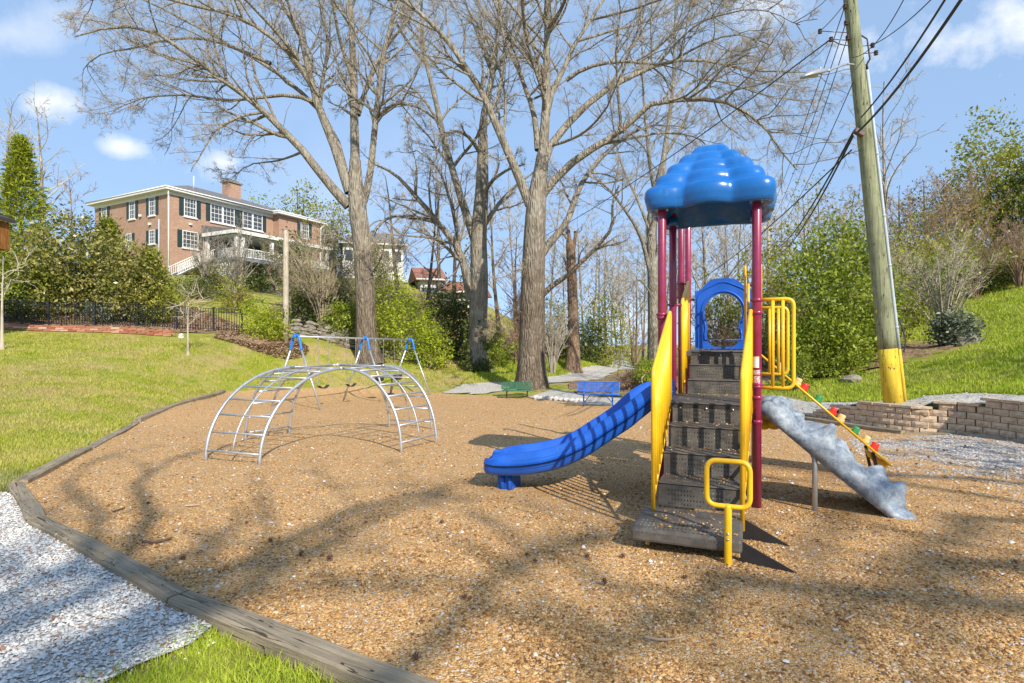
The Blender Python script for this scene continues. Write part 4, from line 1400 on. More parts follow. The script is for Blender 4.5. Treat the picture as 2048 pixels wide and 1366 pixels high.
    # rolled lip at the exit: two shrinking sections
    last = secs[-1]; cen = sum(last, Vector()) / K
    outd = (Q(C[-1][0], C[-1][1], 0) - Q(C[-4][0], C[-4][1], 0)).normalized()
    for (f_, d_) in ((.94, .05), (.78, .085)):
        secs.append([cen + (p - cen) * Vector((1, 1, 1)).length / math.sqrt(3) * 1 + outd * d_ + (cen - p) * (1 - f_) for p in last])
    nR = len(secs)
    for row in secs: m.v += [tuple(p) for p in row]
    for i in range(nR - 1):
        for k_ in range(K):
            if k_ == K - 1: continue
            m.f.append((i * K + k_, i * K + k_ + 1, (i + 1) * K + k_ + 1, (i + 1) * K + k_)); m.sm.append(True)
    # underside
    for i in range(nR - 1):
        m.f.append((i * K + K - 1, i * K, (i + 1) * K, (i + 1) * K + K - 1)); m.sm.append(False)
    m.f.append(tuple((nR - 1) * K + k_ for k_ in range(K))); m.sm.append(False)
    m.f.append(tuple(k_ for k_ in range(K))[::-1]); m.sm.append(False)
    slide = m.build('slide', M['blue'], root)
    # raised seams along the side
    for zoff, xo in ((.05, .0815), (.09, .0745), (0.0, .0845)):
        path = []
        for i in range(2, nC - 1):
            T = Vector(C[min(i + 1, nC - 1)] - C[max(i - 1, 0)]).normalized(); A = Vector((-T.y, T.x, 0)).normalized(); N = T.cross(A) if T.cross(A).z > 0 else A.cross(T)
            p = Vector(C[i]) + A * (.25 + xo) + (N * .55 + Vector((0, 0, .45))) * zoff
            path.append(Q(p.x, p.y, p.z))
        MB().tube(path, .0028, 5).build('seam', M['blue'], slide)
    e = Q(C[-4][0] + .02, C[-4][1], 0); ge = H(e.x, e.y)
    m = MB()
    for (o_, w_) in ((0, .24), ):
        m.prism([e + U2 * -.09 + V2 * -.13 + UP * (ge - .04), e + U2 * .09 + V2 * -.13 + UP * (ge - .04), e + U2 * .09 + V2 * .13 + UP * (ge - .04), e + U2 * -.09 + V2 * .13 + UP * (ge - .04)], UP * (.16 - ge))
        m.tube([e + U2 * -.03 + V2 * -.135 + UP * (ge - .02), e + U2 * -.03 + V2 * -.135 + UP * .11], .03, 8)
        m.tube([e + U2 * .06 + V2 * -.135 + UP * (ge - .02), e + U2 * .06 + V2 * -.135 + UP * .11], .025, 8)
    m.build('slide_foot', M['blue'], slide)

    # --- moulded rock climber
    NS, NW = 64, 26
    u0, u1 = DK + .06, DK + 1.33
    v0, v1 = .06, .86
    vs3 = np.zeros((2, NS, NW, 3))
    S = np.linspace(0, 1, NS)[:, None]; Wt = np.linspace(0, 1, NW)[None]
    zb = LZ * (1 - S ** 1.04) + (gz(u1, .4) - .03) * S
    zb = zb - .03 * np.sin(np.pi * S)
    bump = np.zeros((NS, NW))
    rs = np.random.default_rng(4)
    for _ in range(34):
        cs_, cw = rs.uniform(.05, .97), rs.uniform(-.05, 1.05); sg = rs.uniform(.035, .085); am = rs.uniform(.03, .10)
        d2 = ((S - cs_) / sg) ** 2 + ((Wt - cw) / (sg * 2.0)) ** 2
        bump += am * np.exp(-np.abs(d2) ** 1.3)
    # stepped ledges like stacked boulders
    st = (S * 5.2 + .45 * np.sin(Wt * 5 + 1) + .25 * np.sin(Wt * 11)) % 1.0
    bump += .07 * (np.minimum(st * 1.6, 1) - .5) * np.ones_like(Wt) - .0
    bump += .10 * sstep(.55, 1, Wt) * (.5 + .5 * np.sin(S * 21 + 2)) * (1 - S) ** .3
    bump *= .35 + .65 * sstep(0, .16, Wt)
    bump *= sstep(0, .06, S) * (1 - .35 * sstep(.94, 1, S))
    edge = np.minimum(Wt, 1 - Wt)
    nrm_u, nrm_z = .64, .77
    swell = .04 * np.sin(S * 19 + 1) * (1 - sstep(0, .3, Wt)) - .035 * (1 - sstep(0, .06, edge))
    wob = .03 * np.sin(S * 13) + .02 * np.sin(S * 29 + 2)
    for layer in (0, 1):
        uu = u0 + (u1 - u0) * S + 0 * Wt
        vvv = v0 + (v1 - v0) * Wt + wob * Wt * .7
        d = (bump + swell + .055 * np.sin(np.pi * np.clip(S, 0, 1)) ** .5 + .012 * np.abs(np.sin(S * 47 + 3 * np.sin(Wt * 9))) * np.sin(Wt * 23 + S * 31)) * (1 if layer == 0 else 0) - (.10 if layer else 0)
        uu = uu + d * nrm_u * .8; zz = zb + d * nrm_z + 0 * Wt
        vs3[layer] = np.stack([FL.x + U2.x * uu + V2.x * vvv, FL.y + U2.y * uu + V2.y * vvv, zz], -1)
    idx = np.arange(NS * NW).reshape(NS, NW)
    q = lambda o_: np.stack([idx[:-1, :-1], idx[1:, :-1], idx[1:, 1:], idx[:-1, 1:]], -1).reshape(-1, 4) + o_
    o2 = NS * NW
    fsx = [q(0), q(o2)[:, ::-1]]
    def strip(a_): return np.stack([a_[:-1], a_[1:], a_[1:] + o2, a_[:-1] + o2], -1)
    fsx += [strip(idx[:, 0]), strip(idx[:, -1])[:, ::-1], strip(idx[0])[:, ::-1], strip(idx[-1])]
    rock = np_obj('rock_climber', vs3.reshape(-1, 3), fsx, M['rock'], root, True)
    bm = bmesh.new(); bm.from_mesh(rock.data); bmesh.ops.recalc_face_normals(bm, faces=bm.faces[:]); bm.to_mesh(rock.data); bm.free()
    for (uu, vv_) in ((DK + .52, .1), (DK + .58, .78)):
        zt = float(LZ * (1 - ((uu - u0) / (u1 - u0)) ** 1.04)) - .10
        MB().tube(round_path([Q(uu, vv_, gz(uu, vv_) - .06), Q(uu, vv_, zt - .06), Q(uu - .07, vv_ + .02, zt + .05)], .08), .024, 12).build('leg', M['galv'], rock)

    # --- plank climber with hand holds, from the upper deck to the ground
    ua, ub, va, vb = DK + .02, DK + 1.52, 1.98, 2.62
    za, zb_ = 1.50, .12
    d = (Q(ub, 0, zb_) - Q(ua, 0, za)); nrm = d.cross(V2).normalized()
    if nrm.z < 0: nrm = -nrm
    m = MB().prism([Q(ua, va, za), Q(ub, va, zb_), Q(ub, vb, zb_), Q(ua, vb, za)], nrm * -.022)
    pl = m.build('plank_climber', M['yellow_panel'], root)
    for v_ in (va, vb):
        MB().tube([Q(ua, v_, za - .01), Q(ub, v_, zb_ - .01)], .014, 8).build('edge_rail', M['yellow'], pl)
    MB().prism([Q(ub - .27, va + .1, .30), Q(ub, va + .1, zb_ - .02), Q(ub - .06, va + .1, .02), Q(ub - .22, va + .1, .18)], V2 * .05).build('bracket', M['yellow'], pl)
    for v_ in (va + .08, vb - .08):
        MB().tube([Q(ub - .18, v_, .25), Q(ub - .10, v_, gz(ub, v_) - .08)], .02, 10).build('leg', M['brown_leg'], pl)
    holds = [(.40, .3, 'hold_red'), (.36, .7, 'hold_tan'), (.52, .4, 'hold_green'), (.66, .75, 'hold_red'), (.70, .3, 'hold_tan'), (.83, .55, 'hold_green'), (.965, .35, 'hold_red'), (.93, .75, 'hold_tan'), (.20, .5, 'hold_tan'), (.24, .2, 'hold_green')]
    dn = d.normalized()
    for (t, wv, mt) in holds:
        c = Q(ua, va + (vb - va) * wv, za) + d * (t * .93)
        m = MB()
        ring = []
        m2 = []
        for (h_, r_) in ((-.004, .05), (.02, .052), (.05, .040), (.075, .046), (.088, .030)):
            m2.append((h_, r_))
        pts_ = [c + nrm * h_ - dn * h_ * .35 for h_, r_ in m2]
        m.tube(pts_, [r_ for h_, r_ in m2], 8)
        m.build('hand_hold', M[mt], pl)

    # --- stickers on the front right post
    def sticker(z0_, z1_, mat, name, ang0=-1.3, ang1=1.15):
        m = MB(); u, v, _ = posts[1]; n_ = 8; vs_ = []
        for i in range(n_ + 1):
            a_ = ang0 + (ang1 - ang0) * i / n_
            dd = (-V2 * math.cos(a_) + U2 * math.sin(a_)) * (R + .0022)
            vs_ += [Q(u, v, z0_) + dd, Q(u, v, z1_) + dd]
        m.add(vs_, [(2 * i, 2 * i + 2, 2 * i + 3, 2 * i + 1) for i in range(n_)], True)
        return m.build(name, mat, plist[1])
    sticker(1.355, 1.465, M['sticker'], 'label', -.95, .45)
    sticker(1.462, 1.470, M['orange_ink'], 'label', -.95, .45)
    sticker(1.285, 1.335, M['warn'], 'label', -1.3, .7)
    sticker(1.185, 1.275, M['warn'], 'label', -1.3, .7)


build_playset()

# ------------------------------------------------------------------ arch climber


def build_arch():
    cx, cy, th = -3.156, 10.383, -.41
    RA = {'b': 2.3, 'a': 1.727}; w = 1.086; h = w / 2; hz = 1.387
    a = Vector((math.cos(th), math.sin(th), 0)); b = Vector((-a.y, a.x, 0)); c = Vector((cx, cy, 0))
    g0 = H(cx, cy)
    root = thing('arch_climber', (cx, cy, g0), 'galvanised steel arch climber of four curved ladders meeting at the top', 'climber')
    for (d, s, Rr) in ((-b, a, RA['b']), (a, b, RA['a']), (-a, -b, RA['a']), (b, -a, RA['b'])):
        lad = None
        def pt(t, off_):
            r = h + (Rr - h) * math.cos(t) ** .92 if t < math.pi / 2 - 1e-6 else h
            p = c + d * r + s * off_
            zf = H((c + d * Rr + s * off_).x, (c + d * Rr + s * off_).y)
            return Vector((p.x, p.y, zf + (g0 + hz - zf) * math.sin(t) ** .96 if t > 0 else zf - .1))
        ts = [math.pi / 2 * i / 22 for i in range(23)]
        rails = []
        for o_ in (-h, h):
            path = [pt(t, o_) for t in ts]
            path[0] = pt(.0001, o_) - Vector((0, 0, .1))
            rails.append(MB().tube(path, .024, 12).build('rail', M['galv'], root))
        # rungs
        for k in range(8):
            t = math.pi / 2 * (k + .55) / 7.75
            MB().tube([pt(t, -h), pt(t, h)], .0145, 10).build('rung', M['galv'], root)
        MB().tube([pt(t, 0) for t in [math.pi / 2 * (.55 + 6.9 * i / 16) / 7.75 for i in range(17)]], .0125, 8).build('centre_bar', M['galv'], root)
        MB().tube([pt(math.pi / 2 - .02, h) + Vector((0, 0, -.028)), pt(math.pi / 2 - .02, h) + Vector((0, 0, .03))], .034, 12).build('joint_clamp', M['galv'], root)


build_arch()

# ------------------------------------------------------------------ swing set


def build_swings():
    A = Vector((PX(592, 18.0), 18.0, 0)); B = Vector((PX(820, 24.3), 24.3, 0))
    zA = P(592, 673, 18.0).z; zB = P(820, 680, 24.3).z
    A.z, B.z = zA, zB
    d = (B - A).normalized(); n = Vector((d.y, -d.x, 0)).normalized()
    mid = A.lerp(B, .5)
    root = thing('swing_set', (mid.x, mid.y, H(mid.x, mid.y)), 'long galvanised swing frame with blue elbows behind the arch climber', 'swing set')
    MB().tube([A - d * .03, B + d * .03], .034, 14).build('top_bar', M['galv'], root)
    for t in (0.0, .53, 1.0):
        p = A.lerp(B, t)
        el = None
        paths = {}
        for s in (1, -1):
            f = p + n * s * 1.02
            f.z = H(f.x, f.y) - .1
            top = p + n * s * .10 + Vector((0, 0, -.03))
            MB().tube([f, p + n * s * .205 + Vector((0, 0, -.40))], .032, 12).build('leg', M['galv'], root)
            paths[s] = [p + n * s * .215 + Vector((0, 0, -.43)), p + n * s * .17 + Vector((0, 0, -.22)), p + n * s * .125 + Vector((0, 0, -.04)), p + n * s * .07 + Vector((0, 0, .03))]
        elb = MB().tube(catmull([tuple(v) for v in paths[1]] + [tuple(p + Vector((0, 0, .045)))] + [tuple(v) for v in paths[-1][::-1]], 22), .042, 12).build('elbow', M['elbow'], root)
        MB().tube([p - d * .12, p + d * .12], .043, 12).build('sleeve', M['elbow'], root)
    out = []
    spec = [(.135, .245, 'belt', .62), (.365, .455, 'belt', .62), (.64, .70, 'bucket', .75), (.815, .905, 'bucket', .75)]
    labels = ['black belt swing hanging nearest the left end of the frame', 'black belt swing hanging beside the middle leg of the frame',
              'black bucket swing just beyond the middle leg of the frame', 'black bucket swing nearest the right end of the frame']
    for (t0, t1, kind, hs), lb in zip(spec, labels):
        tm = (t0 + t1) / 2; L = (B - A).length; half = .27
        pm = A.lerp(B, tm)
        p0, p1 = pm - d * half, pm + d * half
        gz_ = H(pm.x, pm.y) + hs
        r = thing('belt_swing' if kind == 'belt' else 'bucket_swing', (pm.x, pm.y, gz_), lb, 'swing', 'swings hanging from the swing frame')
        for pp, q in ((p0, p0 + d * .04), (p1, p1 - d * .04)):
            top = Vector((pp.x, pp.y, pm.z - .03)); bot = Vector((q.x, q.y, gz_ + (.10 if kind == 'belt' else .28)))
            MB().tube([top + Vector((0, 0, .05)), top - Vector((0, 0, .09))], .022, 8).build('hanger', M['galv'], r)
            m = MB(); nl = int((top - bot).length / .045)
            for k in range(nl):   # oval links, alternately turned
                c = top.lerp(bot, (k + .5) / nl); ax = d if k % 2 else n
                hl = .029
                m.tube([c + Vector((0, 0, -hl)) , c + ax * .011, c + Vector((0, 0, hl)), c - ax * .011, c + Vector((0, 0, -hl))], .0055, 4, False)
            m.build('chain', M['chain'], r, False)
        if kind == 'belt':
            m = MB(); vs_, fs_ = [], []
            nS = 14
            for i in range(nS + 1):
                t = i / nS * 2 - 1
                c = pm + d * (t * half * .86); z = gz_ + .10 * (t * t) - .02
                for s_ in (-.07, .07):
                    for dz in (0, .014): vs_.append(Vector((c.x, c.y, z + dz)) + n * s_)
            for i in range(nS):
                o_ = i * 4
                fs_ += [(o_, o_ + 2, o_ + 6, o_ + 4), (o_ + 1, o_ + 5, o_ + 7, o_ + 3), (o_, o_ + 4, o_ + 5, o_ + 1), (o_ + 2, o_ + 3, o_ + 7, o_ + 6)]
            fs_ += [(0, 1, 3, 2), (nS * 4, nS * 4 + 2, nS * 4 + 3, nS * 4 + 1)]
            m.add(vs_, fs_); m.build('seat', M['belt'], r)
        else:
            m = MB()
            prof = [(.10, 0), (.15, .02), (.165, .10), (.175, .24), (.16, .25), (.15, .1), (.12, .03)]
            vs_, fs_ = [], []
            ns = 18
            for (rr, zz) in prof:
                for k in range(ns):
                    an = 2 * math.pi * k / ns
                    vs_.append(Vector((pm.x, pm.y, gz_ + zz)) + d * math.cos(an) * rr * 1.15 + n * math.sin(an) * rr)
            for j in range(len(prof) - 1):
                for k in range(ns): fs_.append((j * ns + k, j * ns + (k + 1) % ns, (j + 1) * ns + (k + 1) % ns, (j + 1) * ns + k))
            fs_.append(tuple(range(ns))[::-1])
            m.add(vs_, fs_, True); m.build('seat', M['belt'], r)


build_swings()

# ------------------------------------------------------------------ benches


def build_bench(loc, rot, mat, legmat, label, w, braces, hs=1.0):
    root = thing('park_bench', loc, label, 'bench')
    R3 = Matrix.Rotation(rot, 3, 'Z'); L0 = Vector(loc)
    T = lambda x, y, z: L0 + R3 @ Vector((x, y, z * hs))
    # perforated seat and back: framed mesh of crossing straps
    def panel(name, f, nw, nh):
        m = MB()
        fr = [f(-.5, 0), f(.5, 0), f(.5, 1), f(-.5, 1)]
        m.tube(round_path(fr, .04, 4, True), .017, 8, False)
        for i in range(1, nw): m.tube([f(-.5 + i / nw, .02), f(-.5 + i / nw, .98)], .0085, 4, False)
        for j in range(1, nh): m.tube([f(-.49, j / nh), f(.49, j / nh)], .0085, 4, False)
        m.tube([f(0, 0), f(0, 1)], .014, 6)
        o = m.build(name, mat, root, False)
    panel('seat', lambda s, t: T(s * w, -.30 + .36 * t, .44 - .02 * t), 34, 10)
    panel('backrest', lambda s, t: T(s * w, .10 + .09 * t, .50 + .32 * t), 34, 9)
    for s in (-1, 1):
        x = s * w * .34
        MB().tube(round_path([T(x, .0, -.06), T(x, .0, .42), ], .02), .026, 10).build('leg', legmat, root)
        MB().tube(round_path([T(x, -.28, .41), T(x, .10, .40), T(x, .20, .80)], .08), .022, 10).build('seat_bracket', legmat, root)
        if braces: MB().tube([T(x, 0, .12), T(x * .45, 0, .42)], .012, 8).build('brace', legmat, root)


g = G(1034, 22.6); g.z -= .03; build_bench(g, .10, M['bench_green'], M['brown_leg'], 'green mesh bench in front of the largest tree trunk', 1.2, False, .80)
g = G(1196, 18.7); build_bench(g, -.22, M['bench_blue'], M['bench_blue'], 'blue mesh bench with diagonal braces behind the slide', 1.38, True, .96)

# ------------------------------------------------------------------ tree growing


def norm(v): return v / np.maximum(np.linalg.norm(v, axis=-1, keepdims=True), 1e-9)


def tube_batch(pts, rad, sides):
    """pts (B,n,3), rad (B,n) -> verts, quads"""
    B, n, _ = pts.shape
    t = np.empty_like(pts)
    t[:, 1:-1] = pts[:, 2:] - pts[:, :-2]; t[:, 0] = pts[:, 1] - pts[:, 0]; t[:, -1] = pts[:, -1] - pts[:, -2]
    t = norm(t)
    d = norm(pts[:, -1] - pts[:, 0])
    ref = np.where(np.abs(d[:, 2:3]) < .8, np.array([[0, 0, 1.0]]), np.array([[1.0, 0, 0]]))
    a = ref[:, None] - (t * ref[:, None]).sum(-1, keepdims=True) * t
    a = norm(a); b = np.cross(t, a)
    an = np.arange(sides) * 2 * np.pi / sides
    v = pts[:, :, None] + rad[:, :, None, None] * (a[:, :, None] * np.cos(an)[None, None, :, None] + b[:, :, None] * np.sin(an)[None, None, :, None])
    k = np.arange(sides); k2 = (k + 1) % sides
    base = (np.arange(B)[:, None, None] * n + np.arange(n - 1)[None, :, None]) * sides
    q = np.stack([base + k, base + k2, base + sides + k2, base + sides + k], -1).reshape(-1, 4)
    return v.reshape(-1, 3), q


def cone_batch(p0, p1, r):
    """fine twigs as slim three sided cones"""
    n = len(p0); t = norm(p1 - p0)
    ref = np.where(np.abs(t[:, 2:3]) < .8, np.array([[0, 0, 1.0]]), np.array([[1.0, 0, 0]]))
    a = norm(np.cross(t, ref)); b = np.cross(t, a)
    ring = [p0 + r * (a * math.cos(k * 2.0944) + b * math.sin(k * 2.0944)) for k in range(3)]
    v = np.stack(ring + [p1], 1).reshape(-1, 3); i = np.arange(n) * 4
    return v, np.concatenate([np.stack([i + k, i + (k + 1) % 3, i + 3], -1) for k in range(3)])


class Geo:
    def __init__(self): self.v, self.q, self.t, self.n = [], [], [], 0

    def tri(self, v, t):
        self.v.append(v); self.t.append(t + self.n); self.n += len(v)

    def add(self, v, q):
        self.v.append(v); self.q.append(q + self.n); self.n += len(v)

    def build(self, name, mat, parent, smooth=True):
        if not self.v: return None
        return np_obj(name, np.concatenate(self.v), ([np.concatenate(self.q)] if self.q else []) + ([np.concatenate(self.t)] if self.t else []), mat, parent, smooth)


def spawn(pts, rad, count, t0, t1, ang, ratio, npt, wig, trop, rscale, rmin, lmin=.15, flat=0.0, lref=None):
    """side branches along parents; everything vectorised"""
    B, n, _ = pts.shape
    L = np.linalg.norm(np.diff(pts, axis=1), axis=-1).sum(1) if lref is None else lref
    idx = np.repeat(np.arange(B), count)
    C = len(idx)
    if C == 0: return np.zeros((0, npt, 3)), np.zeros((0, npt))
    t = t0 + (t1 - t0) * rng.random(C) ** .8
    f = t * (n - 1); i = np.clip(f.astype(int), 0, n - 2); w = (f - i)[:, None]
    p = pts[idx, i] * (1 - w) + pts[idx, i + 1] * w
    r = rad[idx, i] * (1 - w[:, 0]) + rad[idx, i + 1] * w[:, 0]
    d = norm(pts[idx, i + 1] - pts[idx, i])
    rv = rng.normal(0, 1, (C, 3)); rv[:, 2] = rv[:, 2] * (1 - flat) + flat * .3
    perp = norm(rv - (rv * d).sum(-1, keepdims=True) * d)
    a = np.radians(ang * rng.uniform(.6, 1.35, C))[:, None]
    dr = d * np.cos(a) + perp * np.sin(a)
    ln = np.maximum(L[idx] * ratio * (1.15 - .7 * t) * rng.uniform(.55, 1.25, C), lmin)
    out = np.empty((C, npt, 3)); out[:, 0] = p
    seg = (ln / (npt - 1))[:, None]
    for k in range(1, npt):
        dr = norm(dr + rng.normal(0, wig, (C, 3)) + np.array([0, 0, trop]))
        out[:, k] = out[:, k - 1] + dr * seg
    r0 = np.clip(r * rscale * rng.uniform(.7, 1.1, C), rmin, None)
    r0 = np.minimum(r0, r * .85 + rmin)
    tap = np.linspace(1, .25, npt) ** .9
    return out, np.maximum(r0[:, None] * tap[None], rmin * .7)


def limb_arrays(limbs, n):
    P_, R_ = [], []
    for l in limbs:
        c = catmull(l, n); P_.append(c[:, :3]); R_.append(np.maximum(c[:, 3], .01))
    return np.array(P_), np.array(R_)


def grow_tree(name, base, trunk, limbs, mats, label, cat='tree', group=None, dens=(9, 7, 6), rtw=.010, buds=0, lod=0, n_l=14, ratio=(.42, .42, .45), trop=(.05, .03, .0), wig=(.13, .17, .2), minlen=.25, roots=True, budsize=.05):
    """trunk / limbs: lists of (x,y,z,r) rows in world coordinates"""
    root = thing(name, base, label, cat, group)
    g = Geo()
    tp = catmull(trunk, 16)
    ns = 14
    v, q = tube_batch(tp[None, :, :3], tp[None, :, 3], ns)
    # flutes and root flare
    vv = v.reshape(16, ns, 3); c = tp[:, None, :3]
    an = np.arange(ns) * 2 * np.pi / ns
    zrel = (tp[:, 2] - tp[0, 2])
    fl = np.exp(-zrel / .55)
    mod = 1 + .035 * np.sin(an * 3 + 1)[None] + fl[:, None] * (.10 + .26 * (np.sin(an * 5 + rng.uniform(0, 6))[None] * .5 + .5)) * (1 if roots else .3)
    vv = c + (vv - c) * mod[..., None]
    g.add(vv.reshape(-1, 3), q)
    g.build('trunk', mats[0], root)
    gb = Geo(); gt = Geo()
    Pl, Rl = limb_arrays(limbs, n_l)
    Pl = Pl + rng.normal(0, .02, Pl.shape) * np.linspace(0, 1, n_l)[None, :, None]
    v, q = tube_batch(Pl, Rl, (8, 5)[lod]); gb.add(v, q)
    L = np.linalg.norm(np.diff(Pl, axis=1), axis=-1).sum(1)
    cnt = np.maximum(2, (dens[0] * np.clip(L / 9, .35, 1.6)).astype(int))
    P1, R1 = spawn(Pl, Rl, cnt, .22, 1.0, 48, ratio[0], (8, 6)[lod], wig[0], trop[0], .55, .02, .5, lref=np.minimum(L, 11))
    v, q = tube_batch(P1, R1, (5, 3)[lod]); gb.add(v, q)
    L1 = np.linalg.norm(np.diff(P1, axis=1), axis=-1).sum(1)
    P2, R2 = spawn(P1, R1, np.maximum(2, (dens[1] * np.clip(L1 / 2.6, .4, 1.7)).astype(int)), .15, 1.0, 45, ratio[1], (5, 2)[lod], wig[1], trop[1], .5, rtw * 1.15, minlen)
    v, q = tube_batch(P2, R2, 3); gb.add(v, q)
    P3, R3 = spawn(P2, R2, np.full(len(P2), dens[2]), .15, 1.0, 42, ratio[2], 2, wig[2], trop[2], .55, rtw * .8, minlen * .7)
    if lod == 0:
        v, q = tube_batch(P3, R3, 3); gt.add(v, q)
        P4, R4 = spawn(P3, R3, np.full(len(P3), 4), .15, 1.0, 40, .62, 2, .2, .02, .8, rtw * .75, .22)
        v, q = cone_batch(P4[:, 0], P4[:, 1], rtw * .72); gt.tri(v, q)
    else:
        v, q = cone_batch(P3[:, 0], P3[:, 1], rtw * .85); gt.tri(v, q)
    # twigs straight on the limbs
    Pq, Rq = spawn(Pl, Rl, np.full(len(Pl), int(dens[0] * 1.2)), .25, 1.0, 60, .09, 4, .25, .02, .16, rtw, .5)
    v, q = tube_batch(Pq, Rq, 3); gt.add(v, q)
    gb.build('crown', mats[1], root)
    tw = gt.build('twigs', mats[2], root)
    if tw is not None: tw['kind'] = 'stuff'
    if buds:
        src = np.concatenate([P3[:, -1], P3[:, 1], P2[:, -1]])
        k = rng.choice(len(src), min(buds, len(src)), replace=False)
        leaf_obj('buds', src[k] + rng.normal(0, .05, (len(k), 3)), budsize, M['bud'], root)['kind'] = 'stuff'
    return root


def leaf_obj(name, c, size, mat, parent, aspect=.5, upbias=0.0, outward=None, fold=.15):
    n = len(c)
    u = norm(rng.normal(0, 1, (n, 3)) + (outward if outward is not None else 0) + np.array([0, 0, upbias]))
    w = rng.normal(0, 1, (n, 3)); w = norm(w - (w * u).sum(-1, keepdims=True) * u)
    nn = np.cross(u, w)
    s = (size * rng.uniform(.45, 1.5, n))[:, None]
    v = np.stack([c, c + u * s * .5 + w * s * aspect * .5 + nn * s * fold, c + u * s, c + u * s * .5 - w * s * aspect * .5 + nn * s * fold], 1).reshape(-1, 3)
    i = np.arange(n) * 4
    return np_obj(name, v, [np.stack([i, i + 1, i + 2, i + 3], -1)], mat, parent)


def crown_points(lobes, nclu, per, spread, inner=.55, flatten=.8, squash=None):
    """leaf positions in clumps over lobed ellipsoids; lobes: (x,y,z,rx,ry,rz)"""
    lobes = np.array(lobes, float)
    vol = (lobes[:, 3] * lobes[:, 4] * lobes[:, 5]) ** .8
    k = rng.choice(len(lobes), nclu, p=vol / vol.sum())
    d = norm(rng.normal(0, 1, (nclu, 3)))
    ph = rng.uniform(0, 6, 3)
    bump_ = 1 + .16 * np.sin(d[:, 0] * 5 + k * 1.7 + ph[0]) * np.sin(d[:, 1] * 6 + k * 2.3 + ph[1]) + .12 * np.sin(d[:, 2] * 9 + k + ph[2])
    r = (inner + (1 - inner) * rng.random(nclu) ** .55) * bump_
    r = r * np.where(rng.random(nclu) < .14, rng.uniform(1.05, 1.32, nclu), 1.0)
    cc = lobes[k, :3] + d * lobes[k, 3:] * r[:, None]
    m = np.repeat(np.arange(nclu), per)
    sp = spread * rng.uniform(.6, 1.5, nclu)
    p = cc[m] + rng.normal(0, 1, (len(m), 3)) * sp[m, None] * np.array([1, 1, flatten])
    return p, cc, norm(cc[m] - lobes[k, :3][m])


def shrub(name, base, lobes, mat, label, nclu=260, per=16, leaf=.11, spread=.16, cat='shrub', group=None, stems=8, stem_r=.025, stemmat='twig', aspect=.5, inner=.5, twigs=0, out=.4):
    root = thing(name, base, label, cat, group)
    b = np.array(base)
    lb = [(b[0] + l[0], b[1] + l[1], b[2] + l[2], l[3], l[4], l[5]) for l in lobes]
    p, cc, od = crown_points(lb, nclu, per, spread, inner)
    gz_ = b[2] + .03
    p[:, 2] = np.maximum(p[:, 2], gz_ + rng.random(len(p)) * .15)
    leaf_obj('foliage', p, leaf, M[mat], root, aspect, .15, od * out)['kind'] = 'stuff'
    k = rng.choice(len(cc), min(stems, len(cc)), replace=False)
    rows = []
    for e in cc[k]:
        s0 = b + np.r_[rng.normal(0, .12, 2), -.05]
        mid = s0 * .5 + e * .5 + np.r_[rng.normal(0, .1, 2) - (e - s0)[:2] * .15, .1]
        rows.append([(*s0, stem_r), (*mid, stem_r * .7), (*e, stem_r * .25)])
    Pl, Rl = limb_arrays(rows, 8)
    g = Geo(); v, q = tube_batch(Pl, Rl, 6); g.add(v, q)
    if twigs:
        P1, R1 = spawn(Pl, Rl, np.full(len(Pl), twigs), .3, 1, 40, .4, 3, .15, .05, .5, .008, .3)
        v, q = tube_batch(P1, R1, 3); g.add(v, q)
        P2, R2 = spawn(P1, R1, np.full(len(P1), 5), .2, 1, 40, .45, 2, .18, .03, .5, .006, .2)
        v, q = tube_batch(P2, R2, 3); g.add(v, q)
    g.build('stems', M[stemmat], root)
    return root


# ------------------------------------------------------------------ the large bare trees


def limb_px(pts, Y0, r0, r1, dY=0.0, start=0.0):
    """a limb traced on the photograph, leaning dY metres in depth by its end"""
    n = len(pts); out = []
    for i, (px, py) in enumerate(pts):
        t = i / (n - 1)
        Yd = Y0 + start + dY * t ** 1.2
        v = P(px, py, Yd)
        out.append((v.x, v.y, v.z, r0 + (r1 - r0) * t ** .8))
    return out


def limb_set(Y, specs):
    """limbs in order; one that starts on an earlier limb takes over its depth there"""
    out = []
    for p, a, b, d in specs:
        st = 0.0
        best = 30.0
        for l in out:
            c = catmull(l, 40)
            q = np.stack([CX + F * c[:, 0] / c[:, 1], HY - F * (c[:, 2] - EYE) / c[:, 1]], -1)
            r = np.hypot(q[:, 0] - p[0][0], q[:, 1] - p[0][1])
            i = int(r.argmin())
            if r[i] < best and i > 2:
                best = r[i]; st = c[i, 1] - Y; a = min(a, c[i, 3] * .9)
        out.append(limb_px(p, Y, a, b, d - st, st))
    return out


def ground_first(tr):
    x, y, z, r = tr[0]
    tr[0] = (x, y, H(x, y) - .15, r)
    return tr


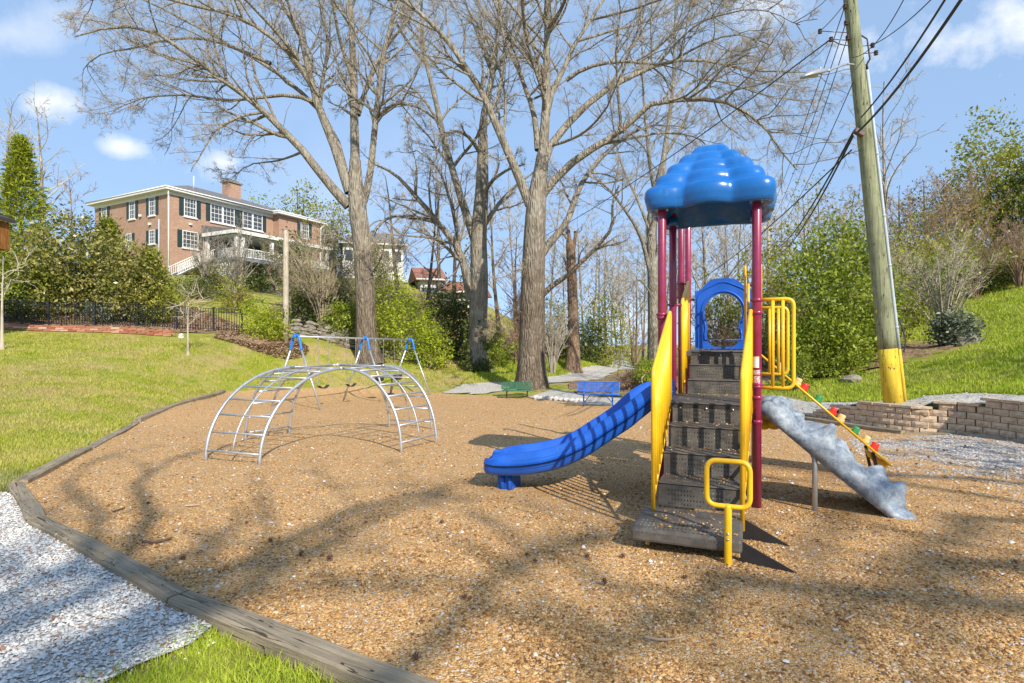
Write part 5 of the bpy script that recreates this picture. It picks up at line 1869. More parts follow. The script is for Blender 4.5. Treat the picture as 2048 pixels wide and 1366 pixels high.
def hero1():
    Y = 28.0
    tr = ground_first(limb_px([(738, 728), (733, 680), (731, 620), (728, 560), (723, 480), (715, 420), (711, 370), (710, 320)], Y, .60, .42))
    tr = [(x, y, z, r) for (x, y, z, _), r in zip(tr, (.62, .52, .48, .46, .45, .44, .36, .27))]
    L = limb_set(Y, [
        ([(712, 400), (710, 330), (708, 200), (706, 100), (700, 0), (695, -120), (698, -230)], .30, .05, 1),
        ([(722, 420), (740, 350), (752, 230), (765, 120), (790, 20), (812, -80), (820, -200)], .21, .04, -2),
        ([(700, 385), (668, 290), (634, 205), (615, 130), (600, 70), (565, 10), (530, -80), (500, -160)], .27, .04, 2),
        ([(697, 412), (652, 361), (607, 303), (560, 255), (510, 207), (440, 155), (370, 105), (300, 60), (210, 55), (150, 72)], .25, .03, -3),
        ([(529, 224), (485, 232), (440, 253), (412, 290), (382, 342)], .085, .02, -2),
        ([(626, 203), (574, 190), (463, 200), (360, 190), (287, 197), (230, 217)], .12, .02, 3),
        ([(637, 195), (582, 110), (492, 41), (390, 12), (290, -10), (180, 0)], .16, .025, -4),
        ([(541, 127), (430, 82), (348, 78), (270, 95), (200, 110), (165, 140)], .10, .02, 4),
        ([(750, 240), (785, 210), (830, 212), (870, 240), (885, 270)], .10, .02, -3),
        ([(716, 230), (752, 127), (822, 29), (870, -60)], .14, .03, 3),
        ([(707, 160), (680, 80), (665, 0), (650, -110)], .12, .03, -3),
        ([(660, 280), (640, 200), (655, 90), (640, -20), (630, -120)], .12, .03, 4),
        ([(600, 120), (540, 50), (470, -20), (400, -80)], .11, .02, -5),
        ([(690, 340), (655, 240), (560, 150), (470, 95), (350, 30), (240, -20), (140, -40)], .15, .02, 5),
        ([(733, 560), (760, 520), (770, 480)], .05, .015, -2), ([(722, 500), (670, 470), (630, 480)], .06, .015, -2),
        ([(722, 470), (760, 440), (800, 470), (815, 520)], .07, .015, 3),
        ([(607, 303), (560, 320), (500, 330), (470, 350)], .07, .015, 3)])
    grow_tree('bare_tree', tr[0][:3], tr, L, (M['bark_tall'], M['bark_tall'], M['twig']), 'tall leafless tree with long limbs sweeping left, trunk behind the swing frame', dens=(15, 9, 5), rtw=.007, buds=7000, group='large bare trees')


def hero2():
    Y = 30.0
    tr = ground_first(limb_px([(950, 745), (954, 690), (956, 640), (958, 560), (957, 471), (963, 389), (965, 320), (966, 270)], Y, .6, .4))
    tr = [(x, y, z, r) for (x, y, z, _), r in zip(tr, (.58, .50, .48, .47, .42, .36, .29, .24))]
    L = limb_set(Y, [
        ([(964, 330), (966, 260), (969, 225), (986, 143), (994, 80), (1000, 0), (1004, -120)], .28, .05, 1),
        ([(940, 600), (928, 530), (908, 485), (867, 434), (822, 381), (785, 345), (752, 328)], .25, .05, -2),
        ([(950, 480), (920, 389), (888, 279), (867, 184), (847, 102), (843, 30), (850, -90)], .24, .04, 2),
        ([(966, 455), (1002, 402), (1048, 358), (1090, 330)], .15, .03, 2),
        ([(966, 392), (986, 360), (1023, 336), (1050, 330)], .13, .03, -3),
        ([(908, 487), (873, 446), (822, 434), (781, 434), (754, 455), (738, 482), (745, 520)], .15, .025, -2),
        ([(963, 310), (935, 272), (905, 262), (880, 280), (872, 320)], .12, .02, -3),
        ([(880, 250), (840, 190), (800, 170), (770, 190)], .09, .02, 3),
        ([(985, 150), (960, 80), (930, 0), (915, -90)], .12, .03, 3), ([(988, 140), (1030, 80), (1050, 0), (1060, -90)], .12, .03, -3),
        ([(855, 130), (800, 60), (775, -20), (760, -100)], .10, .03, 3), ([(930, 560), (900, 400), (870, 330), (830, 300)], .12, .02, 4),
        ([(966, 260), (1000, 215), (1030, 190), (1060, 196)], .09, .02, 4)])
    r = grow_tree('bare_tree', tr[0][:3], tr, L, (M['bark_pale'], M['bark_pale'], M['twig_pale']), 'pale leafless tree forking low, ivy skirt at its base, between the swings and green bench', dens=(13, 8, 5), rtw=.007, buds=2000, group='large bare trees')
    # ivy round the foot and up the stem
    t = rng.random(2600) ** 2.2
    z = t * 2.6; an = rng.uniform(0, 6.28, 2600)
    rr = .52 + .35 * np.exp(-z / .4) + rng.random(2600) * .12
    c = np.stack([tr[0][0] + np.cos(an) * rr, tr[0][1] + np.sin(an) * rr, H(tr[0][0], tr[0][1]) + z], -1)
    c = c[(np.sin(an * 2 + z) > -.3) | (z < .5)]
    leaf_obj('ivy', c, .13, M['dark_leaf'], r, .8)


def hero3():
    Y = 24.5
    tr = ground_first(limb_px([(1064, 785), (1063, 735), (1063, 690), (1064, 620), (1066, 540), (1069, 460), (1073, 395), (1080, 350), (1085, 310)], Y, .6, .4))
    tr = [(x, y, z, r) for (x, y, z, _), r in zip(tr, (.68, .60, .56, .54, .50, .46, .40, .32, .26))]
    L = limb_set(Y, [
        ([(1060, 410), (1035, 348), (1019, 311), (990, 246), (962, 180), (929, 131), (896, 82), (863, 45), (814, 8), (770, -20), (740, -60)], .23, .04, -2),
        ([(1074, 400), (1080, 350), (1089, 266), (1093, 184), (1093, 82), (1097, 0), (1100, -110), (1104, -220)], .30, .05, 1),
        ([(1090, 245), (1102, 190), (1125, 143), (1154, 82), (1207, 0), (1245, -80)], .20, .04, 2),
        ([(1080, 395), (1100, 369), (1161, 311), (1206, 287), (1264, 242), (1292, 213), (1346, 201), (1428, 201), (1477, 213), (1526, 254), (1551, 287), (1592, 340)], .21, .025, -3),
        ([(1084, 340), (1100, 292), (1161, 221), (1223, 172), (1264, 152), (1313, 131), (1379, 119), (1448, 127), (1510, 143), (1592, 143), (1650, 150)], .19, .02, 3),
        ([(1078, 515), (1100, 485), (1134, 443), (1162, 369), (1199, 320), (1257, 270), (1310, 250), (1370, 255)], .22, .025, 3),
        ([(1076, 300), (1068, 230), (1043, 156), (1019, 102), (994, 20), (985, -70)], .15, .03, 3),
        ([(1074, 602), (1100, 575), (1130, 554), (1154, 533), (1195, 492), (1222, 458), (1225, 407), (1240, 370)], .15, .035, -2.5),
        ([(1133, 160), (1174, 135), (1243, 123), (1330, 127), (1400, 90), (1470, 70), (1540, 90)], .11, .02, -3),
        ([(1206, 287), (1250, 280), (1330, 265), (1400, 280), (1440, 320)], .08, .02, 2),
        ([(1264, 152), (1330, 80), (1390, 30), (1460, -20), (1540, -60)], .11, .02, 4), ([(1180, 40), (1260, 20), (1350, -10), (1440, -40)], .10, .02, -4),
        ([(1346, 201), (1390, 160), (1450, 165), (1530, 190), (1600, 200)], .075, .015, 4), ([(1428, 201), (1470, 180), (1540, 160), (1600, 100)], .06, .015, -3),
        ([(1093, 184), (1060, 110), (1045, 20), (1040, -80)], .12, .03, -4), ([(1097, 60), (1130, 0), (1150, -90)], .12, .03, -4),
        ([(1154, 82), (1230, 60), (1300, 40), (1380, -10)], .08, .02, 3), ([(1313, 131), (1380, 60), (1440, 30), (1520, 20), (1600, 50)], .07, .015, -4),
        ([(1100, 292), (1160, 270), (1210, 220), (1240, 150)], .08, .02, -4), ([(1019, 311), (1000, 320), (975, 310), (960, 330)], .05, .015, -2),
        ([(1066, 640), (1030, 620), (1000, 640), (985, 668)], .045, .012, -1.5), ([(1068, 560), (1040, 540), (1012, 552)], .045, .012, -1.5)])
    grow_tree('bare_tree', tr[0][:3], tr, L, (M['bark_tall'], M['bark_tall'], M['twig']), 'largest leafless tree, thick ridged trunk behind the green bench, limbs arching right', dens=(15, 9, 5), rtw=.0065, buds=6000, group='large bare trees')


hero1(); hero2(); hero3()

# snag with its broken top
Y = 34.0
tr = ground_first(limb_px([(1146, 750), (1146, 715), (1147, 690), (1145, 600), (1143, 540), (1141, 500), (1140, 480)], Y, .5, .2))
tr = [(x, y, z, r) for (x, y, z, _), r in zip(tr, (.50, .42, .36, .31, .29, .27, .23))]
grow_tree('dead_tree', tr[0][:3], tr, [limb_px([(1140, 495), (1137, 465), (1130, 444)], Y, .14, .07, 0), limb_px([(1146, 500), (1150, 480), (1151, 462)], Y, .13, .08, 0), limb_px([(1136, 545), (1130, 520), (1128, 515)], Y, .08, .03, 0)],
          (M['bark_snag'], M['bark_snag'], M['twig_brown']), 'dead snag with bare orange brown trunk and broken forked top beside the path', dens=(1, 1, 1), rtw=.01)

# the tree behind the play structure roof
Y = 42.0
tr = ground_first(limb_px([(1308, 728), (1307, 640), (1306, 560), (1303, 450), (1312, 390), (1325, 330)], Y, .5, .3))
tr = [(x, y, z, r) for (x, y, z, _), r in zip(tr, (.48, .42, .40, .38, .32, .26))]
L = limb_set(Y, [
    ([(1325, 335), (1332, 280), (1345, 180), (1350, 60), (1352, -60)], .24, .05, 1), ([(1304, 560), (1282, 475), (1243, 410), (1200, 362), (1165, 350)], .20, .03, -2),
    ([(1303, 470), (1275, 400), (1240, 320), (1225, 240), (1215, 150)], .20, .03, 3), ([(1312, 395), (1300, 330), (1290, 230), (1285, 120), (1280, 0)], .2, .03, -2),
    ([(1328, 310), (1360, 260), (1395, 180), (1420, 90), (1450, 20)], .17, .03, 3), ([(1306, 520), (1330, 470), (1352, 400), (1400, 330)], .12, .03, -3), ([(1310, 600), (1280, 560), (1262, 575), (1240, 590)], .09, .02, -2)])
grow_tree('bare_tree', tr[0][:3], tr, L, (M['bark_pale'], M['bark_pale'], M['twig_pale']), 'slender leafless tree seen left of the maroon posts', dens=(12, 8, 7), rtw=.011, lod=1, group='large bare trees')


def free_tree(px, Y, h, r, label, group, mats=('bark', 'bark', 'twig'), dens=(6, 5, 5), rtw=.016, lean=0.0, spread=.5, nl=6, split=.35, buds=0, base=None, trop=(.06, .03, 0), name='bare_tree', budsize=.05, x=None, lod=1):
    if x is None: x = PX(px, Y)
    z = H(x, Y) - .1
    n = 7
    tr = []
    ph = rng.uniform(0, 6)
    for i in range(n):
        t = i / (n - 1)
        tr.append((x + lean * h * t + .02 * h * math.sin(ph + 4 * t) * t, Y + .02 * h * math.sin(ph * 2 + 3 * t) * t, z + h * t, r * (1 - .88 * t ** .9) + (.35 * r if i == 0 else 0)))
    L = [[(x_, y_, z_, r_) for (x_, y_, z_, r_) in tr[2:]]]
    for k in range(nl):
        t = split + (.85 - split) * (k + rng.random()) / nl
        f = t * (n - 1); i = int(f); w = f - i
        p0 = np.array(tr[i]) * (1 - w) + np.array(tr[min(i + 1, n - 1)]) * w
        an = rng.uniform(0, 6.28); ln = h * (1 - t * .75) * rng.uniform(.45, .75)
        out = []
        for j in range(5):
            s = j / 4
            ho = ln * spread * s ** .85
            out.append((p0[0] + math.cos(an) * ho, p0[1] + math.sin(an) * ho, p0[2] + ln * (.8 * s - .12 * s * s * spread * 2), p0[3] * .62 * (1 - .85 * s)))
            an += rng.normal(0, .15)
        L.append(out)
    return grow_tree(name, tr[0][:3], tr, L, [M[m] for m in mats], label, 'tree', group, dens, rtw, buds, n_l=10, trop=trop, roots=False, minlen=.35, budsize=budsize, lod=lod)


GB = 'bare trees in the woods behind the playground'
LB = 'thin bare tree in the woods far behind the playground'
# centre valley and woods behind the play structure
for (px, Y, h, r) in [(1180, 52, 15, .22), (1212, 60, 17, .25), (1245, 68, 17, .25), (1270, 58, 14, .2), (1340, 50, 17, .25), (1415, 46, 19, .32), (1440, 52, 17, .22), (1375, 60, 18, .25),
                      (1480, 44, 14, .2), (1225, 85, 17, .3), (1290, 90, 16, .3), (1155, 70, 16, .25), (1100, 62, 17, .25), (1030, 58, 16, .22), (1350, 85, 16, .3), (1520, 55, 15, .25), (1265, 110, 16, .3), (1195, 48, 11, .14), (1240, 50, 12, .14), (1170, 44, 10, .12), (1265, 75, 15, .2), (1210, 100, 16, .25), (1320, 70, 15, .2), (1395, 72, 15, .2), (1460, 64, 15, .2), (1130, 52, 13, .16), (1065, 68, 14, .2), (1165, 58, 17, .2), (1235, 62, 18, .2), (1285, 66, 18, .2), (1400, 50, 17, .2), (1455, 48, 16, .2), (1500, 50, 17, .2), (1560, 58, 16, .2), (1620, 60, 15, .2), (1330, 58, 19, .22)]:
    free_tree(px, Y, h * rng.uniform(.75, 1.0), r * .6, LB, GB, ('bark_pale', 'twig_pale', 'twig_pale'), (8, 6, 8), .0003 * Y, rng.normal(0, .05), .55, 8, .2)
# woods on the right hill
GR = 'bare trees on the right hillside'
for (px, Y, h, r) in [(1800, 34, 8, .14), (1850, 38, 7.5, .14), (1900, 36, 7, .14), (1740, 42, 9, .15), (1945, 42, 6.5, .14), (1990, 40, 6, .14), (1690, 48, 10, .16), (1600, 46, 10.5, .16), (2060, 44, 6, .14)]:
    free_tree(px, Y, h, r, {1800: 'brown bare tree immediately right of the pole', 1850: 'brown bare tree second right of the pole', 1900: 'brown bare tree above the crepe myrtle', 1740: 'brown bare tree hidden behind the pole', 1945: 'brown bare tree left of the big rounded evergreen', 1990: 'low brown bare tree below the big rounded evergreen', 1690: 'brown bare tree just left of the pole', 1600: 'brown bare tree behind the big leafy shrub', 2060: 'brown bare tree cut by the right edge'}[px], GR, ('bark', 'twig_brown', 'twig_brown'), (8, 7, 8), .015, rng.normal(0, .05), .55, 7, .2, 700, name='bare_tree', budsize=.11)
# tall bare tree right of the pole with drooping ends
free_tree(1775, 27, 12.2, .12, 'tall thin bare tree behind the utility pole with drooping twigs', None, ('bark_pale', 'twig_pale', 'twig_pale'), (7, 5, 4), .011, .0, .75, 7, .45, 0, trop=(-.02, -.05, -.05))
# left of the house
free_tree(75, 44, 13.5, .22, 'leafless grey tree rising behind the pointed evergreen', None, ('bark_pale', 'twig_pale', 'twig_pale'), (8, 6, 5), .013, .02, .55, 8, .3)
free_tree(20, 47, 14.5, .25, 'leafless grey tree at the left edge behind the evergreens', None, ('bark_pale', 'twig_pale', 'twig_pale'), (8, 6, 5), .013, .0, .55, 8, .3)
free_tree(140, 46, 8.5, .12, 'pinkish budding small tree left of the brick house', None, ('bark', 'twig_brown', 'twig_brown'), (8, 6, 5), .013, .0, .7, 8, .2, 900)
# between the houses, behind the swings
GM = 'bare trees on the bank below the houses'
for (px, Y, h, r) in [(850, 38, 10, .16), (800, 44, 10, .2), (905, 44, 12, .2), (1000, 42, 11, .18), (880, 52, 12, .22), (1035, 38, 8, .14)]:
    free_tree(px, Y, h, r, {850: 'slim bare tree just left of the red roofed house', 800: 'bare tree right below the white sided house', 905: 'bare tree left of the forked pale trunk', 1000: 'bare tree between the forked tree and the largest trunk', 880: 'bare tree rising behind the red roofs', 1035: 'small bare tree close left of the largest trunk'}[px], GM, ('bark', 'twig', 'twig'), (8, 6, 8), .0135, rng.normal(0, .08), .65, 7, .2)
# trees behind the photographer: their limbs shade the chips in the foreground


def lifted(pts, h0, h1, r0, r1):
    """a limb that casts its shadow along the given line of the photograph"""
    out = []
    for i, (px, py) in enumerate(pts):
        t = i / (len(pts) - 1)
        Y = 1.6 / ((py - HY) / F); Y = (1.6 - .136) / ((py - HY) / F - .034) if Y > 4 else Y
        h = h0 + (h1 - h0) * t
        g = Vector((PX(px, Y), Y, 0)) + SUN_DIR * (h / SUN_DIR.z)
        out.append((g.x, g.y, g.z, r0 + (r1 - r0) * t))
    return out


def shade_tree(x, y, h, r, lines, label):
    z = H(x, y) - .1
    tr = [(x, y, z, r * 1.3), (x, y, z + h * .3, r), (x - .05, y, z + h * .6, r * .9), (x + .05, y, z + h, r * .8)]
    L = []
    for pts, h0, h1, r0, r1 in lines:
        if x > 8: pts = pts[::-1]
        l = lifted(pts, h0 * 1.6, h1 * 1.6, r0, r1)
        a = tr[-1]; b = l[0]
        L.append([(a[0], a[1], a[2] - .3, r * .6), ((a[0] + b[0]) / 2, (a[1] + b[1]) / 2, (a[2] + b[2]) / 2 + .4, (r * .6 + r0) / 2)] + l)
    grow_tree('bare_tree', tr[0][:3], tr, L, (M['bark'], M['bark'], M['twig']), label, 'tree', 'bare trees behind the photographer', dens=(9, 5, 1), rtw=.02, lod=1, ratio=(.26, .42, .45))


shade_tree(2.5, -20.5, 11.0, .3, [
    ([(380, 1185), (560, 1092), (760, 1012), (900, 985)], 7.5, 9.5, .10, .045), ([(450, 1200), (640, 1090), (830, 1015), (960, 1000)], 8.5, 10.5, .09, .04),
    ([(260, 1140), (250, 1000), (330, 930), (400, 905)], 7.5, 9.5, .10, .03), ([(200, 1110), (120, 1000), (160, 940), (230, 915)], 8, 10, .08, .03),
    ([(330, 1215), (180, 1150), (60, 1150), (-40, 1100)], 8, 10, .09, .03),
    ([(900, 1260), (1020, 1130), (1150, 1080), (1260, 1060)], 8, 9.5, .07, .03)],
    'bare tree outside the frame shading the left chips and white gravel')
shade_tree(21.5, -16, 11.0, .28, [
    ([(1150, 1420), (1250, 1280), (1400, 1200), (1560, 1170)], 7.5, 9.5, .09, .03), ([(1500, 1400), (1700, 1230), (1900, 1160), (2060, 1130)], 7.5, 9.5, .10, .03),
    ([(1650, 1300), (1750, 1140), (1900, 1080), (2060, 1050)], 8, 10, .09, .03),
    ([(1600, 1150), (1650, 1080), (1730, 1000), (1850, 960)], 8, 10, .07, .03)],
    'bare tree outside the frame shading the right chips')

# ------------------------------------------------------------------ shrubs and evergreens


def bush_px(name, px, py_top, py_bot, Y, wpx, mat, label, nclu, per, leaf, spread, **kw):
    """a shrub whose outline spans the given rows of the photograph"""
    x = PX(px, Y); zt = P(px, py_top, Y).z; zb = min(P(px, py_bot, Y).z, H(x, Y))
    zb = H(x, Y)
    h = zt - zb; w = wpx / F * Y / 2
    lob = [(0, 0, h * .45, w * .85, w * .75, h * .45), (-w * .45, .1, h * .38, w * .6, w * .6, h * .40), (w * .45, -.1, h * .40, w * .6, w * .6, h * .42),
           (rng.normal(0, w * .2), 0, h * .72, w * .55, w * .5, h * .32), (w * .2, -w * .35, h * .3, w * .6, w * .5, h * .32)]
    return shrub(name, (x, Y, zb), lob, mat, label, nclu, per, leaf, spread, **kw)


def conifer(px, Y, top, wpx, label, n=2600, mat='cedar'):
    x = PX(px, Y); zb = H(x, Y); h = P(px, top, Y).z - zb; R = wpx / F * Y / 2
    root = thing('evergreen_tree', (x, Y, zb), label, 'tree')
    MB().tube([(x, Y, zb - .1), (x, Y, zb + h * .97)], [.16, .02], 8).build('trunk', M['bark'], root)
    t = rng.random(n) ** 1.15
    an = rng.uniform(0, 6.28, n)
    lay = .80 + .2 * np.sin(t * 60 + an * 2 + 1.5 * np.sin(an * 3))
    rr = R * (1 - t) ** .85 * lay * (.35 + .65 * rng.random(n) ** .5) * (1 + .25 * np.sin(an * 3 + t * 7))
    c = np.stack([x + np.cos(an) * rr, Y + np.sin(an) * rr, zb + .2 + t * (h - .2) - rr * .25], -1)
    m = np.repeat(np.arange(n), 6)
    p = c[m] + rng.normal(0, .16, (len(m), 3)) * np.array([1, 1, .9])
    od = np.stack([np.cos(an), np.sin(an), np.full(n, .5)], -1)[m]
    leaf_obj('crown', p, .24, M[mat], root, .28, .2, od * .9)['kind'] = 'stuff'
    return root


conifer(42, 34, 280, 190, 'tall pointed yellow green evergreen at the left edge', 2800)
conifer(-40, 33, 330, 150, 'second pointed evergreen cut by the left edge', 1500)
conifer(215, 33, 445, 130, 'dark feathery evergreen between magnolias left of the house', 1500)
conifer(300, 31.5, 505, 115, 'low feathery evergreen beside the house downpipe', 1400)
bush_px('magnolia_tree', 128, 425, 640, 31.5, 230, 'magnolia', 'large glossy magnolia with pale flecked leaves behind the fence', 720, 15, .19, .24, cat='tree', stemmat='bark', stem_r=.05)
bush_px('magnolia_tree', 262, 468, 640, 30.3, 150, 'magnolia', 'smaller glossy magnolia in front of the house corner', 480, 14, .17, .2, cat='tree', stemmat='bark', stem_r=.05)
bush_px('evergreen_shrub', 40, 500, 640, 31, 170, 'laurel', 'green leafy shrub at the left edge behind the fence', 460, 14, .17, .22)
bush_px('evergreen_shrub', 60, 585, 648, 30, 110, 'dark_leaf', 'low dark shrub behind the left end of the fence', 120, 14, .12, .14)
bush_px('evergreen_shrub', 210, 600, 652, 29.8, 90, 'grey_leaf', 'low grey green shrub behind the middle of the fence', 110, 14, .12, .14)
bush_px('evergreen_shrub', 325, 560, 655, 30, 110, 'olive', 'orange tipped olive shrub behind the fence below the house', 140, 14, .12, .16, stemmat='twig_brown')
bush_px('evergreen_shrub', 300, 610, 656, 29.6, 70, 'dark_leaf', 'dark low shrub touching the fence near the sapling', 90, 14, .11, .12)
bush_px('leafy_shrub', 532, 602, 690, 26.9, 95, 'spring', 'bright green shrub between the fence end and wooden pole', 200, 15, .12, .15)
bush_px('leafy_shrub', 470, 560, 640, 33, 90, 'olive', 'brownish shrub on the slope below the porch', 120, 10, .12, .2, twigs=6, stems=14, stemmat='twig_brown')
bush_px('leafy_shrub', 400, 545, 640, 36, 110, 'dark_leaf', 'dark shrub mass below the brick house', 130, 12, .14, .2, twigs=5, stems=12, stemmat='twig_brown')
bush_px('evergreen_shrub', 588, 465, 560, 48, 70, 'dark_leaf', 'dark evergreen beside the house porch', 170, 13, .2, .25)
bush_px('leafy_shrub', 800, 560, 725, 29.3, 130, 'spring', 'large bright green shrub right of the left trunk', 480, 14, .13, .2, twigs=6, stems=14)
bush_px('leafy_shrub', 865, 640, 725, 28.6, 75, 'spring', 'low bright green shrub above the right swing leg', 160, 14, .12, .15)
bush_px('leafy_shrub', 700, 600, 720, 30, 110, 'laurel', 'green shrub behind the left trunk', 380, 13, .13, .2, twigs=5, stems=12)
bush_px('evergreen_shrub', 895, 560, 700, 32.5, 100, 'dark_leaf', 'dark evergreen left of the forked pale tree', 420, 14, .15, .2)
bush_px('evergreen_shrub', 940, 480, 640, 34, 60, 'laurel', 'ivy clad stem mass behind the forked pale tree', 170, 12, .14, .18, stems=5, stemmat='bark')
bush_px('evergreen_shrub', 640, 555, 640, 32, 120, 'dark_leaf', 'dark evergreen thicket behind the wooden pole', 420, 14, .15, .22, twigs=5)
bush_px('evergreen_shrub', 740, 480, 620, 37, 130, 'olive', 'tangled olive thicket below the white house', 380, 11, .13, .28, twigs=7, stems=18)
bush_px('leafy_shrub', 985, 655, 728, 31.5, 85, 'laurel', 'green shrub behind the pale forked trunk foot', 160, 13, .13, .18)
bush_px('leafy_shrub', 1035, 560, 700, 33, 110, 'blossom', 'reddish twiggy shrub left of the largest trunk', 110, 8, .09, .3, twigs=9, stems=20, stemmat='twig_brown')
bush_px('evergreen_shrub', 1112, 655, 728, 37, 85, 'dark_leaf', 'dark mounded evergreen between trunk and dead snag', 240, 14, .15, .2)
bush_px('evergreen_shrub', 1178, 640, 730, 40, 60, 'dark_leaf', 'dark evergreen just right of the dead snag', 170, 13, .17, .22)
bush_px('leafy_shrub', 1210, 590, 735, 41, 105, 'olive', 'yellow green bush beside the end of the gravel path', 260, 13, .16, .26, twigs=4)
bush_px('leafy_shrub', 1110, 590, 700, 46, 90, 'laurel', 'green bush far behind the largest trunk', 170, 12, .2, .28)
bush_px('leafy_shrub', 1298, 712, 765, 21, 55, 'spring', 'small yellow green bush behind the top of the slide', 110, 13, .09, .1)
bush_px('leafy_shrub', 1262, 745, 785, 21.6, 50, 'litter_leaf', 'brown dead weeds above the blue bench', 60, 8, .06, .1, twigs=6, stems=16, stemmat='twig_brown')
# right side
bush_px('leafy_shrub', 1672, 430, 745, 19.8, 245, 'laurel', 'big leafy green shrub left of the utility pole', 950, 15, .125, .19, twigs=4, stems=18)
bush_px('leafy_shrub', 1655, 610, 745, 18.4, 150, 'laurel', 'lower leafy shrub in front of the big one left of the pole', 420, 15, .115, .14)
bush_px('leafy_shrub', 1530, 440, 730, 23, 140, 'olive', 'tall thin leafed shrub behind the maroon front post', 260, 12, .13, .22, twigs=6, stems=16)
bush_px('leafy_shrub', 1440, 560, 740, 25, 120, 'laurel', 'leafy shrub seen through the blue window panel', 190, 11, .13, .22, twigs=7, stems=18, stemmat='twig_brown')
bush_px('leafy_shrub', 1480, 640, 745, 22, 100, 'blossom', 'brown thicket behind the window panel', 90, 8, .08, .25, twigs=9, stems=22, stemmat='twig_brown')
bush_px('leafy_shrub', 1590, 690, 750, 17.2, 60, 'laurel', 'small green shrub behind the yellow hand loops', 90, 13, .09, .1)
bush_px('evergreen_shrub', 1908, 622, 690, 19.3, 75, 'grey_leaf', 'dark glossy round shrub at the foot of the crepe myrtle', 170, 15, .12, .13)
bush_px('leafy_shrub', 1760, 560, 700, 22, 110, 'olive', 'olive shrub directly behind the utility pole', 200, 12, .12, .2, twigs=6, stems=16)
bush_px('leafy_shrub', 1830, 450, 640, 27, 150, 'olive', 'yellow green shrub right of the utility pole', 420, 12, .13, .25, twigs=6, stems=16)
bush_px('leafy_shrub', 1960, 500, 580, 33, 190, 'olive', 'yellow green hedge mass at the top of the right slope', 480, 13, .17, .26)
bush_px('evergreen_shrub', 1930, 535, 580, 31.5, 150, 'dark_leaf', 'dark hedge at the top edge of the right slope', 200, 13, .15, .2)
bush_px('evergreen_shrub', 2060, 520, 565, 30, 130, 'dark_leaf', 'dark hedge cut by the right edge', 140, 13, .15, .2)
bush_px('evergreen_tree', 2000, 235, 520, 38, 200, 'olive', 'big rounded evergreen tree at the right edge', 700, 14, .22, .32, cat='tree', stemmat='bark', stem_r=.09)
bush_px('evergreen_tree', 2070, 300, 540, 36, 120, 'dark_leaf', 'dark evergreen tree cut by the right edge', 380, 14, .2, .28, cat='tree', stemmat='bark', stem_r=.09)
bush_px('evergreen_tree', 1635, 350, 560, 52, 150, 'olive', 'round topped pine behind the big leafy shrub', 260, 12, .22, .4, cat='tree', stemmat='bark', stem_r=.14, inner=.6)
bush_px('evergreen_tree', 1560, 460, 640, 42, 110, 'olive', 'small evergreen behind the blue roof edge', 170, 11, .2, .35, cat='tree', stemmat='bark', stem_r=.1)
# behind the brick house and between houses
bush_px('evergreen_tree', 600, 355, 560, 74, 110, 'olive', 'large green tree behind the brick house', 340, 13, .34, .5, cat='tree', stemmat='bark', stem_r=.2)
bush_px('evergreen_tree', 515, 392, 470, 80, 90, 'spring', 'yellow green treetop behind the house chimney', 200, 13, .36, .5, cat='tree', stemmat='bark', stem_r=.2)
bush_px('evergreen_tree', 668, 395, 560, 70, 80, 'olive', 'olive tree behind the left trunk', 230, 13, .34, .5, cat='tree', stemmat='bark', stem_r=.2)


def twig_bush(px, Y, top, wpx, label, stems=26, mat='twig_brown', sub=7, dense=5, leaf=None, lean=0.0, r=.022, cat='shrub', name='bare_shrub', fan=.5):
    """vase shaped leafless shrub of many upright stems"""
    x = PX(px, Y); zb = H(x, Y); h = P(px, top, Y).z - zb; w = wpx / F * Y / 2
    root = thing(name, (x, Y, zb), label, cat)
    rows = []
    for k in range(stems):
        an = rng.uniform(0, 6.28); q = w * math.sqrt(rng.random()); hh = h * rng.uniform(.65, 1.0) * (1 - .25 * (q / max(w, .01)) ** 2)
        c, s = math.cos(an), math.sin(an)
        rows.append([(x + c * .12, Y + s * .12, zb - .05, r), (x + c * q * .25, Y + s * q * .25, zb + hh * .35, r * .8), (x + c * q * .65 + lean * h * .5, Y + s * q * .65, zb + hh * .72, r * .5), (x + c * q + lean * h, Y + s * q, zb + hh, r * .2)])
    Pl, Rl = limb_arrays(rows, 9)
    g = Geo(); v, q = tube_batch(Pl, Rl, 5); g.add(v, q); g.build('stems', M[mat], root)
    P1, R1 = spawn(Pl, Rl, np.full(len(Pl), sub), .3, 1, 36, .36, 4, .12, .05, .6, .008, .3)
    g = Geo(); v, q = tube_batch(P1, R1, 3); g.add(v, q)
    P2, R2 = spawn(P1, R1, np.full(len(P1), dense + 4), .15, 1, 40, .45, 2, .16, .03, .6, .0065, .2)
    v, q = cone_batch(P2[:, 0], P2[:, 1], .0075); g.tri(v, q); g.build('twigs', M[mat], root)['kind'] = 'stuff'
    if leaf:
        src = np.concatenate([P2[:, -1], P1[:, -1]]); src = src[rng.random(len(src)) < leaf[1]]
        src = np.repeat(src, 2, 0) + rng.normal(0, .08, (len(src) * 2, 3))
        leaf_obj('foliage', src, leaf[2], M[leaf[0]], root)['kind'] = 'stuff'
    return root


